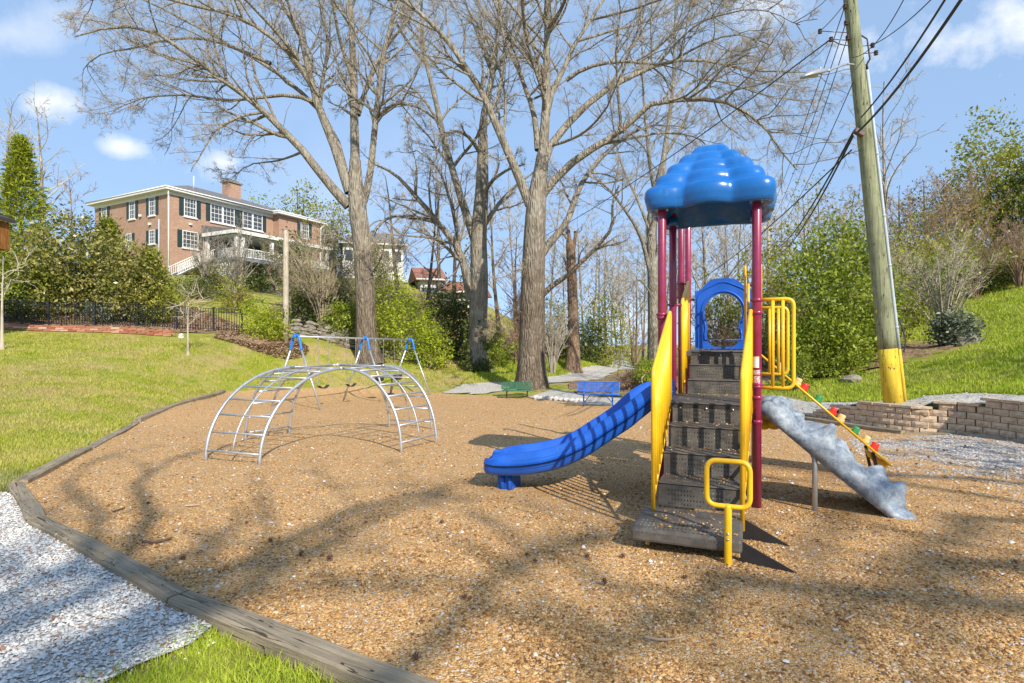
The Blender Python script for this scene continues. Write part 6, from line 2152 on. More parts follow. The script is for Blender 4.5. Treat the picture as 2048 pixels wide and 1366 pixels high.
twig_bush(1888, 19.8, 448, 190, 'crepe myrtle with fanning grey stems right of the utility pole', 22, 'twig_pale', 8, 5, ('laurel', .4, .09), r=.035, name='crepe_myrtle')
twig_bush(470, 37, 440, 130, 'leafless crepe myrtle in front of the house porch', 26, 'twig_pale', 7, 6, None, r=.035, name='crepe_myrtle')
twig_bush(645, 31, 430, 170, 'large tangled leafless shrub left of the left trunk', 40, 'twig', 9, 6, ('olive', .12, .10), r=.03)
twig_bush(585, 32.5, 505, 110, 'tangled grey shrub behind the wooden pole', 26, 'twig', 8, 6, ('olive', .2, .10))
twig_bush(705, 33, 520, 120, 'tangled leafless shrub right behind the left trunk', 26, 'twig', 8, 6, ('olive', .15, .1))
twig_bush(1040, 34, 545, 100, 'leafless brown shrub between the forked tree and largest trunk', 30, 'twig_brown', 8, 5, None)
twig_bush(1105, 31.5, 600, 90, 'pale leafless shrub right of the largest trunk', 26, 'twig_pale', 8, 6, None)
twig_bush(1270, 46, 640, 90, 'brown thicket at the end of the path', 26, 'twig_brown', 8, 6, None)
twig_bush(1440, 27, 560, 160, 'brown thicket seen through the window panel', 36, 'twig_brown', 8, 5, None)
twig_bush(1560, 25, 560, 120, 'brown thicket behind the hand loops', 26, 'twig_brown', 8, 6, ('olive', .2, .1))
twig_bush(1800, 24, 470, 140, 'brown leafless shrub behind the utility pole', 28, 'twig', 8, 5, ('olive', .2, .1))
twig_bush(1950, 30, 440, 170, 'pale tangled shrub above the right slope', 34, 'twig_brown', 8, 5, ('olive', .12, .11))
twig_bush(2040, 29, 430, 140, 'tangled brown shrub at the right edge above the slope', 28, 'twig_brown', 8, 5, None)
twig_bush(860, 34, 560, 120, 'leafless shrub below the red roofed house', 26, 'twig', 8, 6, ('spring', .12, .1))
twig_bush(1845, 33, 385, 150, 'brown twiggy thicket above the slope right of the pole', 34, 'twig_brown', 8, 5, ('olive', .12, .12))
twig_bush(1920, 37, 330, 160, 'tall brown thicket before the big evergreen at right', 34, 'twig_brown', 8, 5, ('bud', .2, .12))
twig_bush(1700, 34, 430, 150, 'olive brown thicket behind the big leafy shrub', 30, 'twig', 8, 5, ('olive', .25, .12))
# leafy trees beyond the right edge; their shade falls on the slope and on the stones by the wall
for (x_, y_, h_, w_, lb) in ((12.6, 1.6, 6.6, 2.2, 'leafy tree outside the frame shading the stones by the wall'), (18.3, 6.6, 6.5, 2.6, 'leafy tree outside the frame shading the right slope')):
    zz = H(x_, y_)
    shrub('evergreen_tree', (x_, y_, zz), [(0, 0, h_ * .72, w_, w_, h_ * .26), (w_ * .6, .4, h_ * .62, w_ * .7, w_ * .7, h_ * .2), (-w_ * .6, -.3, h_ * .66, w_ * .7, w_ * .7, h_ * .2)], 'laurel', lb, 190, 10, .2, .3, cat='tree', stemmat='bark', stem_r=.08)
bush_px('leafy_shrub', 425, 520, 590, 43, 95, 'olive', 'brownish shrub hiding the foot of the porch stairs', 150, 10, .14, .25, twigs=6, stems=16, stemmat='twig_brown')
bush_px('evergreen_shrub', 520, 535, 600, 42, 80, 'dark_leaf', 'dark shrub below the porch railing', 150, 12, .16, .22)
twig_bush(410, 42, 455, 110, 'bare fanning shrub in front of the brick wall', 26, 'twig_pale', 7, 5, None, r=.03)
twig_bush(550, 44, 470, 90, 'bare tangled shrub in front of the porch end', 22, 'twig', 7, 5, ('olive', .15, .12))
twig_bush(770, 42, 455, 130, 'bare tangled shrub in front of the white sided house', 28, 'twig', 8, 5, ('olive', .12, .12))
bush_px('evergreen_shrub', 1840, 395, 560, 36, 130, 'dark_leaf', 'dark evergreen mass right of the pole on the hilltop', 260, 12, .17, .3, twigs=3)
bush_px('leafy_shrub', 1915, 370, 540, 37.5, 130, 'olive', 'olive leafed mass left of the big rounded evergreen', 260, 12, .17, .3, twigs=3)
bush_px('evergreen_shrub', 1700, 430, 620, 33, 120, 'olive', 'olive evergreen mass behind the pole', 240, 12, .16, .3, twigs=3)
bush_px('leafy_shrub', 1600, 480, 690, 26, 120, 'laurel', 'leafy green mass left of the big shrub', 260, 12, .13, .24, twigs=3)
# saplings on the lawn
free_tree(376, 22, 2.5, .045, 'small bare sapling standing on the lawn', None, ('twig_pale', 'twig_pale', 'twig_pale'), (3, 2, 2), .006, 0, .75, 6, .42, name='sapling')
free_tree(4, 20, 3.4, .06, 'young bare sapling at the left edge of the lawn', None, ('twig_pale', 'twig_pale', 'twig_pale'), (3, 2, 2), .006, 0, .7, 6, .5, name='sapling')
for (px, Y) in ((376, 22), (2, 20)): pass

# ------------------------------------------------------------------ utility pole, lamp and wires


def build_pole():
    b = P(1787, 812, 12.3); b.z = H(b.x, b.y); t = P(1699, -14, 12.5)
    ax = (t - b); at = lambda s: b + ax * s
    root = thing('utility_pole', b, 'leaning wooden utility pole with yellow painted foot above the block wall', 'utility pole')
    zs = lambda z: (z - b.z) / ax.z
    band = zs(P(1787, 698, 12.3).z)
    r = lambda s: .185 - .055 * s
    n = 26
    MB().tube([at(band + (1.12 - band) * i / n) for i in range(n + 1)], [r(band + (1.12 - band) * i / n) + random.uniform(-.002, .002) for i in range(n + 1)], 24).build('shaft', M['pole'], root)
    MB().tube([at(-.03), at(band * .5), at(band + .0005)], [r(0) + .003, r(band / 2) + .003, r(band) + .003], 24).build('painted_foot', M['pole_yellow'], root)
    side = Vector((.94, -.34, 0)).normalized()
    cp = lambda s: at(s) + side * (r(s) + .035)
    ctop = zs(P(1736, 140, 12.4).z)
    MB().tube([cp(band + (ctop - band) * i / 10) for i in range(11)], .034, 14).build('conduit', M['conduit'], root)
    MB().tube([cp(-.02), cp(band)], .036, 14).build('conduit', M['pole_yellow'], root)
    for s in (band + .05, .33, .45, .6, .72): MB().tube([cp(s), cp(s + .004)], .042, 14).build('conduit_strap', M['conduit'], root)
    MB().tube([cp(ctop), cp(ctop + .01) + Vector((0, 0, .03)), cp(ctop + .01) + Vector((.04, -.05, .12)), cp(ctop + .02) + Vector((.02, 0, .5)), at(ctop + .1)], [.03, .022, .018, .016, .016], 8).build('service_cable', M['wire'], root)
    # small yellow tag
    tg = at(band + .09) - Vector((r(.2) + .004, .02, 0)); MB().box(tg, (.01, .04, .07), None).build('tag', M['pole_yellow'], root)
    # black cable looping out of the conduit foot
    q = cp(band + .02)
    MB().tube(catmull([tuple(q + side * .03 + Vector((0, .03, .45))), tuple(q + side * .10 + Vector((0, .03, .25))), tuple(q + side * .15 + Vector((0, .03, 0))), tuple(q + side * .12 + Vector((0, .03, -.25)))], 12), .014, 8).build('loose_cable', M['wire'], root)
    # transformer bolt / cable clamp box
    s = zs(P(1716, 268, 12.4).z)
    MB().box(at(s) - Vector((.20, .12, 0)), (.22, .12, .10), Matrix.Rotation(.5, 3, 'Y'), .01).build('cable_clamp', M['insulator'], root)
    for (px, py) in ((1690, 12), (1692, 45), (1695, 75), (1745, 90), (1752, 105), (1640, 62), (1662, 78)):
        c = P(px, py, 12.4)
        m = MB()
        for k in range(3): m.tube([c + Vector((0, 0, -.05 + .035 * k)), c + Vector((0, 0, -.03 + .035 * k))], [.045, .035], 10)
        m.tube([c, at(zs(c.z))], .01, 6)
        m.build('insulator', M['insulator'], root)
    # street lamp on its arm
    a0 = at(zs(P(1705, 128, 12.4).z)); e = P(1655, 142, 11.9)
    MB().tube(catmull([tuple(a0), tuple(a0 + (e - a0) * .4 + Vector((0, 0, .07))), tuple(e)], 12), .022, 10).build('lamp_arm', M['lamp_metal'], root)
    tip = P(1604, 154, 11.5); d = (tip - e); L = d.length; d.normalize()
    m = MB(); vs, fs = [], []
    up = Vector((0, 0, 1)); sd = d.cross(up).normalized()
    prof = [(0, .03, .03), (.12, .07, .06), (.45, .13, .10), (.8, .12, .08), (.97, .07, .045), (1, .02, .012)]
    ns = 16
    for (q_, w_, h_) in prof:
        for k in range(ns):
            a_ = 2 * math.pi * k / ns
            vs.append(e + d * L * q_ + sd * math.cos(a_) * w_ + up * max(math.sin(a_), -.35) * h_)
    for j in range(len(prof) - 1):
        for k in range(ns): fs.append((j * ns + k, j * ns + (k + 1) % ns, (j + 1) * ns + (k + 1) % ns, (j + 1) * ns + k))
    fs += [tuple(range(ns))[::-1], tuple(range((len(prof) - 1) * ns, len(prof) * ns))]
    m.add(vs, fs, True)
    head = m.build('lamp_head', M['lamp_metal'], root)
    MB().sphere(e + d * L * .6 - up * .02, .1, 14, 8, 1.5, .7, .45).build('lens', M['lamp_glass'], head)
    MB().tube([e + d * L * .3 + up * .06, e + d * L * .3 + up * .11], .03, 10).build('photocell', M['lamp_metal'], head)
    return at, zs


pole_at, pole_zs = build_pole()


def wire(a, b, sag, r, label, n=24):
    a, b = Vector(a), Vector(b)
    pts = [a.lerp(b, i / n) - Vector((0, 0, sag * 4 * (i / n) * (1 - i / n))) for i in range(n + 1)]
    o = MB().tube(pts, r, 6).build('overhead_wire', M['wire'], None)
    return tag(o, label, 'wire', 'overhead wires')


# far pole that carries the lines on
def far_pole():
    b = G(1537, 46); top = P(1537, 398, 46)
    root = thing('utility_pole', b, 'distant pale utility pole with crossarm just right of the roof', 'utility pole')
    MB().tube([b - Vector((0, 0, .1)), top], [.17, .12], 12).build('shaft', M['old_pole'], root)
    MB().box(P(1537, 455, 46), (2.4, .1, .12), Matrix.Rotation(.3, 3, 'Z')).build('crossarm', M['old_pole'], root)
    MB().box(P(1537, 430, 46), (1.6, .1, .12), Matrix.Rotation(.3, 3, 'Z')).build('crossarm', M['old_pole'], root)


far_pole()
W_ = [((1690, 12), (1525, 452), .5, 'thin wire from the pole top insulator to the distant pole'), ((1692, 45), (1537, 452), .6, 'second thin wire below the pole top to the distant pole'),
      ((1695, 75), (1550, 453), .7, 'third thin wire below the pole top to the distant pole'), ((1706, 165), (1535, 470), .9, 'thin wire from the lamp level to the distant pole'),
      ((1706, 272), (1535, 505), 1.1, 'thick bundled cable from the pole clamp to the distant pole'), ((1708, 262), (1530, 498), 1.0, 'second cable from the pole clamp to the distant pole')]
for k, (a, b, sg, lb) in enumerate(W_):
    wire(P(a[0], a[1], 12.4), P(b[0], b[1], 46), sg, .010 if k < 4 else .022, lb)
wire(P(1718, 262, 12.3), P(1935, -20, 7.2), .12, .022, 'lower thick black cable from the pole clamp to the upper right')
wire(P(1722, 235, 12.3), P(1905, -25, 7.2), .10, .015, 'upper thick cable from the pole to the upper right')
wire(P(1702, 115, 12.3), P(1812, -10, 9.0), .25, .008, 'thin wire leaving the pole toward the top edge')
wire(P(1662, 78, 12.4), P(905, 515, 60), 1.8, .016, 'long wire crossing behind the roof down to the left')
wire(P(1700, 90, 12.4), P(1662, 78, 12.4), .05, .012, 'short jumper wire at the pole top')
wire(P(1640, 62, 12.4), P(1698, -5, 12.4), .05, .010, 'short looped wire left of the pole top')
wire(P(1745, 90, 12.4), P(1890, -30, 9.0), .1, .010, 'thin wire right of the pole top')
wire(P(1703, 300, 12.6), P(1300, 560, 70), 2.0, .016, 'slack cable from the pole behind the roof to the woods')

# plain wooden pole by the swings
b = G(571, 27.0); tp_ = P(572, 462, 27.0)
o = thing('wooden_post', b, 'plain weathered wooden pole left of the swing frame', 'pole')
MB().tube([b - Vector((0, 0, .1)), b.lerp(tp_, .35), b.lerp(tp_, .7), tp_, tp_ + Vector((0, 0, .03))], [.145, .135, .125, .115, .08], 14).build('shaft', M['old_pole'], o)
MB().tube([b + Vector((-.02, -.16, 1.1)), b + Vector((-.02, -.16, 1.6))], .02, 8).build('ground_wire', M['wire'], o)
tw_ = [tuple(tp_ + Vector((0, .1, -1.1))), tuple(P(530, 476, 36)), tuple(P(478, 482, 46))]
o2 = MB().tube(catmull(tw_, 14), .018, 6).build('overhead_wire', M['wire'], None); tag(o2, 'wire from the plain wooden pole to the house porch', 'wire', 'overhead wires')

# ------------------------------------------------------------------ iron fence and brick edging


def build_fence():
    pts = [(PX(-60, 29.3), 29.3), (PX(97, 29), 29), (PX(190, 29), 29), (PX(275, 28.9), 28.9), (PX(354, 28.9), 28.9), (PX(427, 28.9), 28.9), (PX(484, 29.0), 29.0)]
    x0, y0 = pts[3]
    root = thing('iron_fence', (x0, y0, H(x0, y0)), 'black iron picket fence along the top of the lawn', 'fence')
    base = wpos(root)
    ht = 1.2
    pk = MB().box((0, 0, ht / 2 - .02), (.022, .022, ht - .1)).mesh('picket'); pk.materials.append(M['black_iron'])
    po = MB().box((0, 0, ht / 2 - .02), (.075, .075, ht + .06)).box((0, 0, ht + .02), (.095, .095, .03)).mesh('fence_post'); po.materials.append(M['black_iron'])
    for i, (x, y) in enumerate(pts):
        o = bpy.data.objects.new('fence_post', po); o.parent = root; o.location = Vector((x, y, H(x, y))) - base; COL.objects.link(o)
        if i == len(pts) - 1: break
        x1, y1 = pts[i + 1]
        L = math.hypot(x1 - x, y1 - y); n = int(L / .125)
        za, zb = H(x, y), H(x1, y1)
        for rz in (.12, ht - .22, ht - .05):
            MB().tube([(x, y, za + rz), (x1, y1, zb + rz)], .017, 4).build('rail', M['black_iron'], root)
        for k in range(1, n):
            t = k / n
            o = bpy.data.objects.new('picket', pk); o.parent = root
            o.location = Vector((x + (x1 - x) * t, y + (y1 - y) * t, za + (zb - za) * t + .02)) - base
            COL.objects.link(o)


build_fence()


def build_edging():
    a = (PX(-40, 27.6), 27.6); b = (PX(352, 27.3), 27.3)
    L = math.hypot(b[0] - a[0], b[1] - a[1])
    root = thing('brick_edging', (PX(180, 27.4), 27.4, H(PX(180, 27.4), 27.4)), 'low red brick edging wall between lawn and iron fence', 'edging')
    base = wpos(root)
    me = MB().box((0, 0, 0), (.40, .12, .085), None, .006).mesh('brick'); me.materials.append(M['edge_brick'])
    n = int(L / .41); ang = math.atan2(b[1] - a[1], b[0] - a[0])
    for row in range(3):
        for k in range(n):
            t = (k + (.5 if row % 2 else 0)) / n
            if t > 1: continue
            x, y = a[0] + (b[0] - a[0]) * t, a[1] + (b[1] - a[1]) * t
            o = bpy.data.objects.new('brick', me); o.parent = root
            o.location = Vector((x, y + random.uniform(-.01, .01), H(x, y) + .06 + row * .092)) - base; o.rotation_euler = (0, 0, ang + random.uniform(-.02, .02))
            COL.objects.link(o)


build_edging()


def rock_mesh(s, seed):
    r = random.Random(seed); bm = bmesh.new(); bmesh.ops.create_icosphere(bm, subdivisions=2, radius=1)
    k = [r.uniform(-3, 3) for _ in range(6)]
    for v in bm.verts:
        d = v.co.copy(); f = 1 + .22 * math.sin(d.x * 3 + k[0]) * math.sin(d.y * 3 + k[1]) + .15 * math.sin(d.z * 4 + k[2]) + r.uniform(-.06, .06)
        v.co = Vector((d.x * s[0] * f, d.y * s[1] * f, d.z * s[2] * f))
    me = bpy.data.meshes.new('rock'); bm.to_mesh(me); bm.free(); return me


for i in range(11):
    t = i / 10; x = .95 + (2.65 - .95) * t; y = 21.9 + (19.6 - 21.9) * t + random.uniform(-.12, .12)
    o = link('white_rock', rock_mesh((random.uniform(.10, .17), random.uniform(.09, .13), random.uniform(.07, .11)), i), M['white_rock'])
    o.location = (x, y, H(x, y) + .05); tag(o, 'white rock in the row edging the gravel between the two benches', 'rock', 'white rocks between the benches')
o = link('field_rock', rock_mesh((.42, .3, .25), 77), M['stone']); g = G(1938, 19.0); o.location = (g.x, g.y, g.z + .1); tag(o, 'tan boulder on the grass right of the dark glossy shrub', 'rock')
o = link('field_rock', rock_mesh((.3, .22, .16), 78), M['stone']); g = G(1705, 17.2); o.location = (g.x, g.y, g.z + .06); tag(o, 'pale flat rock at the foot of the big leafy shrub', 'rock')
o = link('field_rock', rock_mesh((.15, .14, .12), 79), M['white_rock']); g = G(362, 26.6); o.location = (g.x, g.y, g.z + .1); tag(o, 'white round rock at the end of the brick edging', 'rock')

# pine cones, sticks
cone = MB()
for k in range(26):
    a_ = k * 2.4; z_ = k / 26
    rr = .022 * math.sin(math.pi * min(1, z_ * .9 + .12))
    c = Vector((math.cos(a_) * rr, math.sin(a_) * rr, z_ * .05))
    cone.add([c, c + Vector((math.cos(a_ + .5) * .010, math.sin(a_ + .5) * .010, .002)), c + Vector((math.cos(a_) * .014, math.sin(a_) * .014, .008)), c + Vector((math.cos(a_ - .5) * .010, math.sin(a_ - .5) * .010, .002))], [(0, 1, 2, 3)])
cone.sphere((0, 0, .025), .016, 8, 6, 1, 1, 1.5)
cone_me = cone.mesh('pine_cone'); cone_me.materials.append(M['cone'])
for (px, py) in [(925, 1205), (1050, 1118), (1170, 1120), (1250, 1122), (1365, 1165), (880, 1050), (545, 1085), (300, 1012), (598, 1115), (655, 1120), (360, 1122), (490, 1052), (1212, 1178), (1075, 1130), (835, 1330),
                 (1860, 920), (1890, 905), (1930, 895), (1955, 918), (1795, 905), (1830, 935), (1990, 940), (1900, 935), (1765, 930), (1700, 905)]:
    Y = 1.6 / ((py - HY) / F); Y = (1.6 - .136) / ((py - HY) / F - .034) if Y > 4 else Y
    x = PX(px, Y)
    o = bpy.data.objects.new('pine_cone', cone_me); o.location = (x, Y, H(x, Y) + .03); o.rotation_euler = (random.uniform(.9, 1.6), 0, random.uniform(0, 6)); o.scale = [random.uniform(.55, .85)] * 3
    COL.objects.link(o); tag(o, 'small brown pine cone lying on the tan chips', 'pine cone', 'pine cones on the chips')


def stick(pts, r, mat, label):
    q = []
    for (px, py) in pts:
        Y = 1.6 / ((py - HY) / F); Y = (1.6 - .136) / ((py - HY) / F - .034) if Y > 4 else Y
        x = PX(px, Y); q.append((x, Y, H(x, Y) + .035))
    o = MB().tube(catmull(q, 10), [r * (1 - .4 * i / 9) for i in range(10)], 7).build('stick', M[mat], None); tag(o, label, 'stick')


stick([(1288, 1290), (1330, 1297), (1368, 1291)], .008, 'stick', 'pale curved stick lying near the bottom centre of the chips')
stick([(285, 1090), (315, 1090), (343, 1083)], .012, 'stick_dark', 'dark stick on the chips near the long timber')
stick([(370, 1018), (400, 1016)], .009, 'stick', 'short pale stick among the branch shadows')
stick([(478, 893), (505, 888)], .010, 'stick', 'short tan stick in front of the arch climber feet')
stick([(1690, 1258), (1715, 1245)], .007, 'stick', 'short pale stick on the chips at lower right')
stick([(225, 1030), (250, 1022)], .010, 'stick_dark', 'short dark stick near the left timber corner')

# ------------------------------------------------------------------ brick house on the hill


def build_house():
    C0 = Vector((-30.2, 50.0, 0)); e1 = Vector((.47, .883, 0)).normalized(); e2 = Vector((-e1.y, e1.x, 0)); n1 = -e2; n2 = -e1
    L1, L2 = 16.6, 12.0; ZB, ZE = 6.6, 15.0
    root = thing('brick_house', C0 + e1 * L1 / 2 + e2 * L2 / 2 + Vector((0, 0, ZB)), 'two storey brick house with white trim and dark shutters on the hill', 'house')
    W = lambda s, t, z: C0 + e1 * s + e2 * t + Vector((0, 0, z))   # s along the porch side, t along the gable side
    S1 = L1 * .66      # where the wall steps out on the porch side

    def wall_uv(o, d):
        me = o.data; l = me.uv_layers.new(name='UVMap'); b = wpos(root)
        for lp in me.loops:
            w = Vector(me.vertices[lp.vertex_index].co) + b
            l.data[lp.index].uv = ((w - C0).dot(d), w.z)

    m = MB().prism([W(0, 0, ZB), W(S1, 0, ZB), W(S1, -.9, ZB), W(L1, -.9, ZB), W(L1, L2, ZB), W(0, L2, ZB)], Vector((0, 0, ZE - ZB)))
    body = m.build('wall', M['brick'], root)
    me = body.data; l = me.uv_layers.new(name='UVMap'); b = wpos(root)
    for pl in me.polygons:
        d = e1 if abs(Vector(pl.normal).dot(e2)) > .7 else e2
        for li in pl.loop_indices:
            w = Vector(me.vertices[me.loops[li].vertex_index].co) + b
            l.data[li].uv = ((w - C0).dot(d) + 50, w.z)
    # eaves, gutter, roof
    ov = .55
    poly = [W(-ov, -ov, ZE), W(S1 - ov, -ov, ZE), W(S1 - ov, -.9 - ov, ZE), W(L1 + ov, -.9 - ov, ZE), W(L1 + ov, L2 + ov, ZE), W(-ov, L2 + ov, ZE)]
    MB().prism(poly, Vector((0, 0, .16))).build('eaves', M['white_trim'], root)
    g = MB(); gp = [p + Vector((0, 0, .22)) for p in poly]
    g.tube([gp[5], gp[0], gp[1], gp[2], gp[3]], .075, 8); g.build('gutter', M['white_trim'], root)
    # frieze board below the eaves
    MB().box(W(S1 / 2, -.03, ZE - .16), (S1, .06, .30), Matrix.Rotation(math.atan2(e1.y, e1.x), 3, 'Z')).build('frieze', M['white_trim'], root)
    MB().box(W(-.03, L2 / 2, ZE - .16), (.06, L2, .30), Matrix.Rotation(math.atan2(e1.y, e1.x), 3, 'Z')).build('frieze', M['white_trim'], root)
    zr = 17.6; o_ = ov + .05
    A, B_, Cc, D = W(-o_, -o_, ZE + .17), W(L1 + o_, -o_ - .35, ZE + .17), W(L1 + o_, L2 + o_, ZE + .17), W(-o_, L2 + o_, ZE + .17)
    R1_, R2_ = W(5.6, L2 / 2, zr), W(L1 - 5.6, L2 / 2, zr)
    m = MB(); m.add([A, B_, Cc, D, R1_, R2_], [(0, 1, 5, 4), (1, 2, 5), (2, 3, 4, 5), (3, 0, 4), (0, 3, 2, 1)])
    roof = m.build('roof', M['roof'], root)
    m = MB(); m.add([W(S1 - o_, -o_, ZE + .172), W(S1 - o_, -.9 - o_, ZE + .172), W(L1 + o_, -.9 - o_, ZE + .172), W(L1 + o_, 1.5, ZE + .95), W(S1 + 1.5, 1.5, ZE + .95)], [(0, 1, 4), (1, 2, 3, 4)]); m.build('bay_roof', M['roof'], roof)
    ch = MB().box(W(9.6, L2 * .40, 17.3), (1.5, 1.0, 2.6), Matrix.Rotation(math.atan2(e1.y, e1.x), 3, 'Z')).build('chimney', M['brick'], roof)
    l = ch.data.uv_layers.new(name='UVMap')
    for lp in ch.data.loops:
        w = Vector(ch.data.vertices[lp.vertex_index].co); l.data[lp.index].uv = (w.x + w.y, w.z)
    MB().box(W(9.6, L2 * .40, 18.66), (1.8, 1.3, .16), Matrix.Rotation(math.atan2(e1.y, e1.x), 3, 'Z')).box(W(9.6, L2 * .40, 18.84), (1.2, .8, .2), Matrix.Rotation(math.atan2(e1.y, e1.x), 3, 'Z')).build('chimney_cap', M['stone'], roof)
    MB().tube([W(4.5, 3.4, 16.6), W(4.5, 3.4, 17.9)], .05, 8).build('vent_pipe', M['white_trim'], roof)
    MB().box(W(4.6, L2 * .62, 17.25), (.7, .7, .3), Matrix.Rotation(math.atan2(e1.y, e1.x), 3, 'Z')).build('roof_vent', M['shingle_dark'], roof)
    # downpipes
    MB().tube(round_path([W(-.3, -.45, ZE + .1), W(-.05, -.12, ZE - .5), W(-.05, -.12, ZB)], .15), .07, 10).build('downpipe', M['white_trim'], root)
    MB().tube([W(-.09, 1.25, 12.6), W(-.09, 1.25, 8)], .06, 8).build('vent_pipe', M['conduit'], root)
    MB().tube(round_path([W(L1 + .3, -1.3, ZE + .1), W(L1 - .1, -1.02, ZE - .5), W(L1 - .1, -1.02, ZB)], .15), .07, 10).build('downpipe', M['white_trim'], root)

    def face_s(px):
        k = (px - CX) / F; return (k * C0.y - C0.x) / (e1.x - k * e1.y)

    def face_t(px):
        k = (px - CX) / F; return (k * C0.y - C0.x) / (e2.x - k * e2.y)

    def window(o0, d, nrm, w, z0, z1, cols, rows, shut=True, dbl=False):
        c = o0
        f = lambda a, z, o__: c + d * a + nrm * o__ + Vector((0, 0, z))
        m = MB(); fw = .075
        for (a0, a1, b0, b1) in ((-w / 2, -w / 2 + fw, z0, z1), (w / 2 - fw, w / 2, z0, z1), (-w / 2 + fw, w / 2 - fw, z1 - fw, z1), (-w / 2 + fw, w / 2 - fw, z0, z0 + fw)):
            m.prism([f(a0, b0, -.02), f(a1, b0, -.02), f(a1, b1, -.02), f(a0, b1, -.02)], nrm * .075)
        if dbl: m.prism([f(-.09, z0 + fw, -.02), f(.09, z0 + fw, -.02), f(.09, z1 - fw, -.02), f(-.09, z1 - fw, -.02)], nrm * .07)
        win = m.build('window', M['white_trim'], root)
        m = MB(); m.prism([f(-w / 2 + fw, z0 + fw, .004), f(w / 2 - fw, z0 + fw, .004), f(w / 2 - fw, z1 - fw, .004), f(-w / 2 + fw, z1 - fw, .004)], nrm * .012); m.build('pane', M['glass'], win)
        m = MB(); bw = .016
        for i in range(1, cols): a = -w / 2 + w * i / cols; m.prism([f(a - bw, z0 + fw, .018), f(a + bw, z0 + fw, .018), f(a + bw, z1 - fw, .018), f(a - bw, z1 - fw, .018)], nrm * .016)
        for j in range(1, rows):
            zz = z0 + (z1 - z0) * j / rows; b2 = bw * (1.7 if j == rows // 2 else 1)
            m.prism([f(-w / 2 + fw, zz - b2, .019), f(w / 2 - fw, zz - b2, .019), f(w / 2 - fw, zz + b2, .019), f(-w / 2 + fw, zz + b2, .019)], nrm * .018)
        m.build('glazing_bars', M['white_trim'], win)
        MB().prism([f(-w / 2 - .08, z0 - .12, 0), f(w / 2 + .08, z0 - .12, 0), f(w / 2 + .08, z0 - .003, 0), f(-w / 2 - .08, z0 - .003, 0)], nrm * .13).build('sill', M['white_trim'], win)
        if shut:
            for s in (-1, 1):
                a0 = s * (w / 2 + .02); a1 = s * (w / 2 + .44)
                lo, hi = min(a0, a1), max(a0, a1)
                m = MB().prism([f(lo, z0, .005), f(hi, z0, .005), f(hi, z1, .005), f(lo, z1, .005)], nrm * .045)
                for k in range(9):
                    zz = z0 + .1 + (z1 - z0 - .2) * k / 8; m.prism([f(lo + .06, zz - .03, .05), f(hi - .06, zz - .03, .05), f(hi - .06, zz + .03, .05), f(lo + .06, zz + .03, .05)], nrm * .016)
                m.build('shutter', M['shutter'], win)
    U0, U1, D0, D1 = 13.05, 14.72, 10.2, 11.75
    window(W(face_s(380), 0, 0), e1, n1, 1.15, U0, U1, 4, 4)
    window(W(face_s(445), 0, 0), e1, n1, 2.5, U0, U1, 6, 4, True, True)
    window(W(face_s(505), 0, 0), e1, n1, 2.3, U0, U1, 4, 4, True, True)
    window(W(L1 - 2.3, -.9, 0), e1, n1, 1.1, U0, U1, 4, 4)
    window(W(face_s(380.5), 0, 0), e1, n1, 1.5, D0, D1, 4, 4)
    for px in (209, 265, 305): window(W(0, face_t(px), 0), e2, n2, .95, U0, U1, 3, 4)
    for px in (258, 305): window(W(0, face_t(px), 0), e2, n2, .95, D0 + .3, D1, 3, 4)
    # wall lamps
    for px, zz in ((283, 13.2), (302, 12.3)): MB().box(W(-.1, face_t(px), zz), (.22, .22, .18)).build('wall_lamp', M['white_trim'], root)
    MB().box(W(face_s(380), -.1, 12.4), (.22, .22, .16)).build('wall_lamp', M['white_trim'], root)
    # --- two level porch
    s0, s1, dp = 3.4, 14.4, 4.4
    zd, zr_ = 9.35, 11.75
    Rz = Matrix.Rotation(math.atan2(e1.y, e1.x), 3, 'Z')
    PW = lambda s, p, z: W(s, -p, z)
    porch = MB().box(PW((s0 + s1) / 2, dp / 2, zd - .14), (s1 - s0, dp - .02, .26), Rz).build('porch_floor', M['porch_grey'], root)
    m = MB(); m.add([PW(s0 - .35, dp + .35, zr_), PW(s1 + .35, dp + .35, zr_), PW(s1 + .35, .02, zr_ + .75), PW(s0 - .35, .02, zr_ + .75), PW(s0 - .35, .02, zr_)  , PW(s1 + .35, .02, zr_)], [(0, 1, 2, 3), (0, 3, 4), (1, 5, 2), (0, 4, 5, 1)])
    m.build('porch_roof', M['roof'], root)
    MB().box(PW((s0 + s1) / 2, dp + .28, zr_ - .17), (s1 - s0 + .6, .16, .32), Rz).box(PW(s0 - .28, dp / 2 + .1, zr_ - .17), (.16, dp + .1, .32), Rz).build('porch_beam', M['white_trim'], root)
    MB().box(PW((s0 + s1) / 2, dp / 2, zr_ - .36), (s1 - s0, dp, .05), Rz).build('porch_ceiling', M['white_trim'], root)
    cols = [(s0 + .15, dp - .1), (s0 + .75, dp - .1), (s0 + 3.9, dp - .1), (s0 + 7.3, dp - .1), (s1 - .15, dp - .1), (s0 + .1, .25)]
    for (s, p) in cols:
        MB().box(PW(s, p, (zd + zr_ - .35) / 2), (.27, .27, zr_ - .35 - zd), Rz).build('column', M['white_trim'], root)
    for (s, p) in [(s0 + .4, dp - .2), (s0 + 3.9, dp - .2), (s0 + 7.3, dp - .2), (s1 - .3, dp - .2)]:
        pier = MB().box(PW(s, p, (6.0 + zd - .28) / 2), (.55, .55, zd - .28 - 6.0), Rz).build('pier', M['brick'], root)
        l = pier.data.uv_layers.new(name='UVMap')
        for lp in pier.data.loops:
            w = Vector(pier.data.vertices[lp.vertex_index].co); l.data[lp.index].uv = (w.x + w.y, w.z)
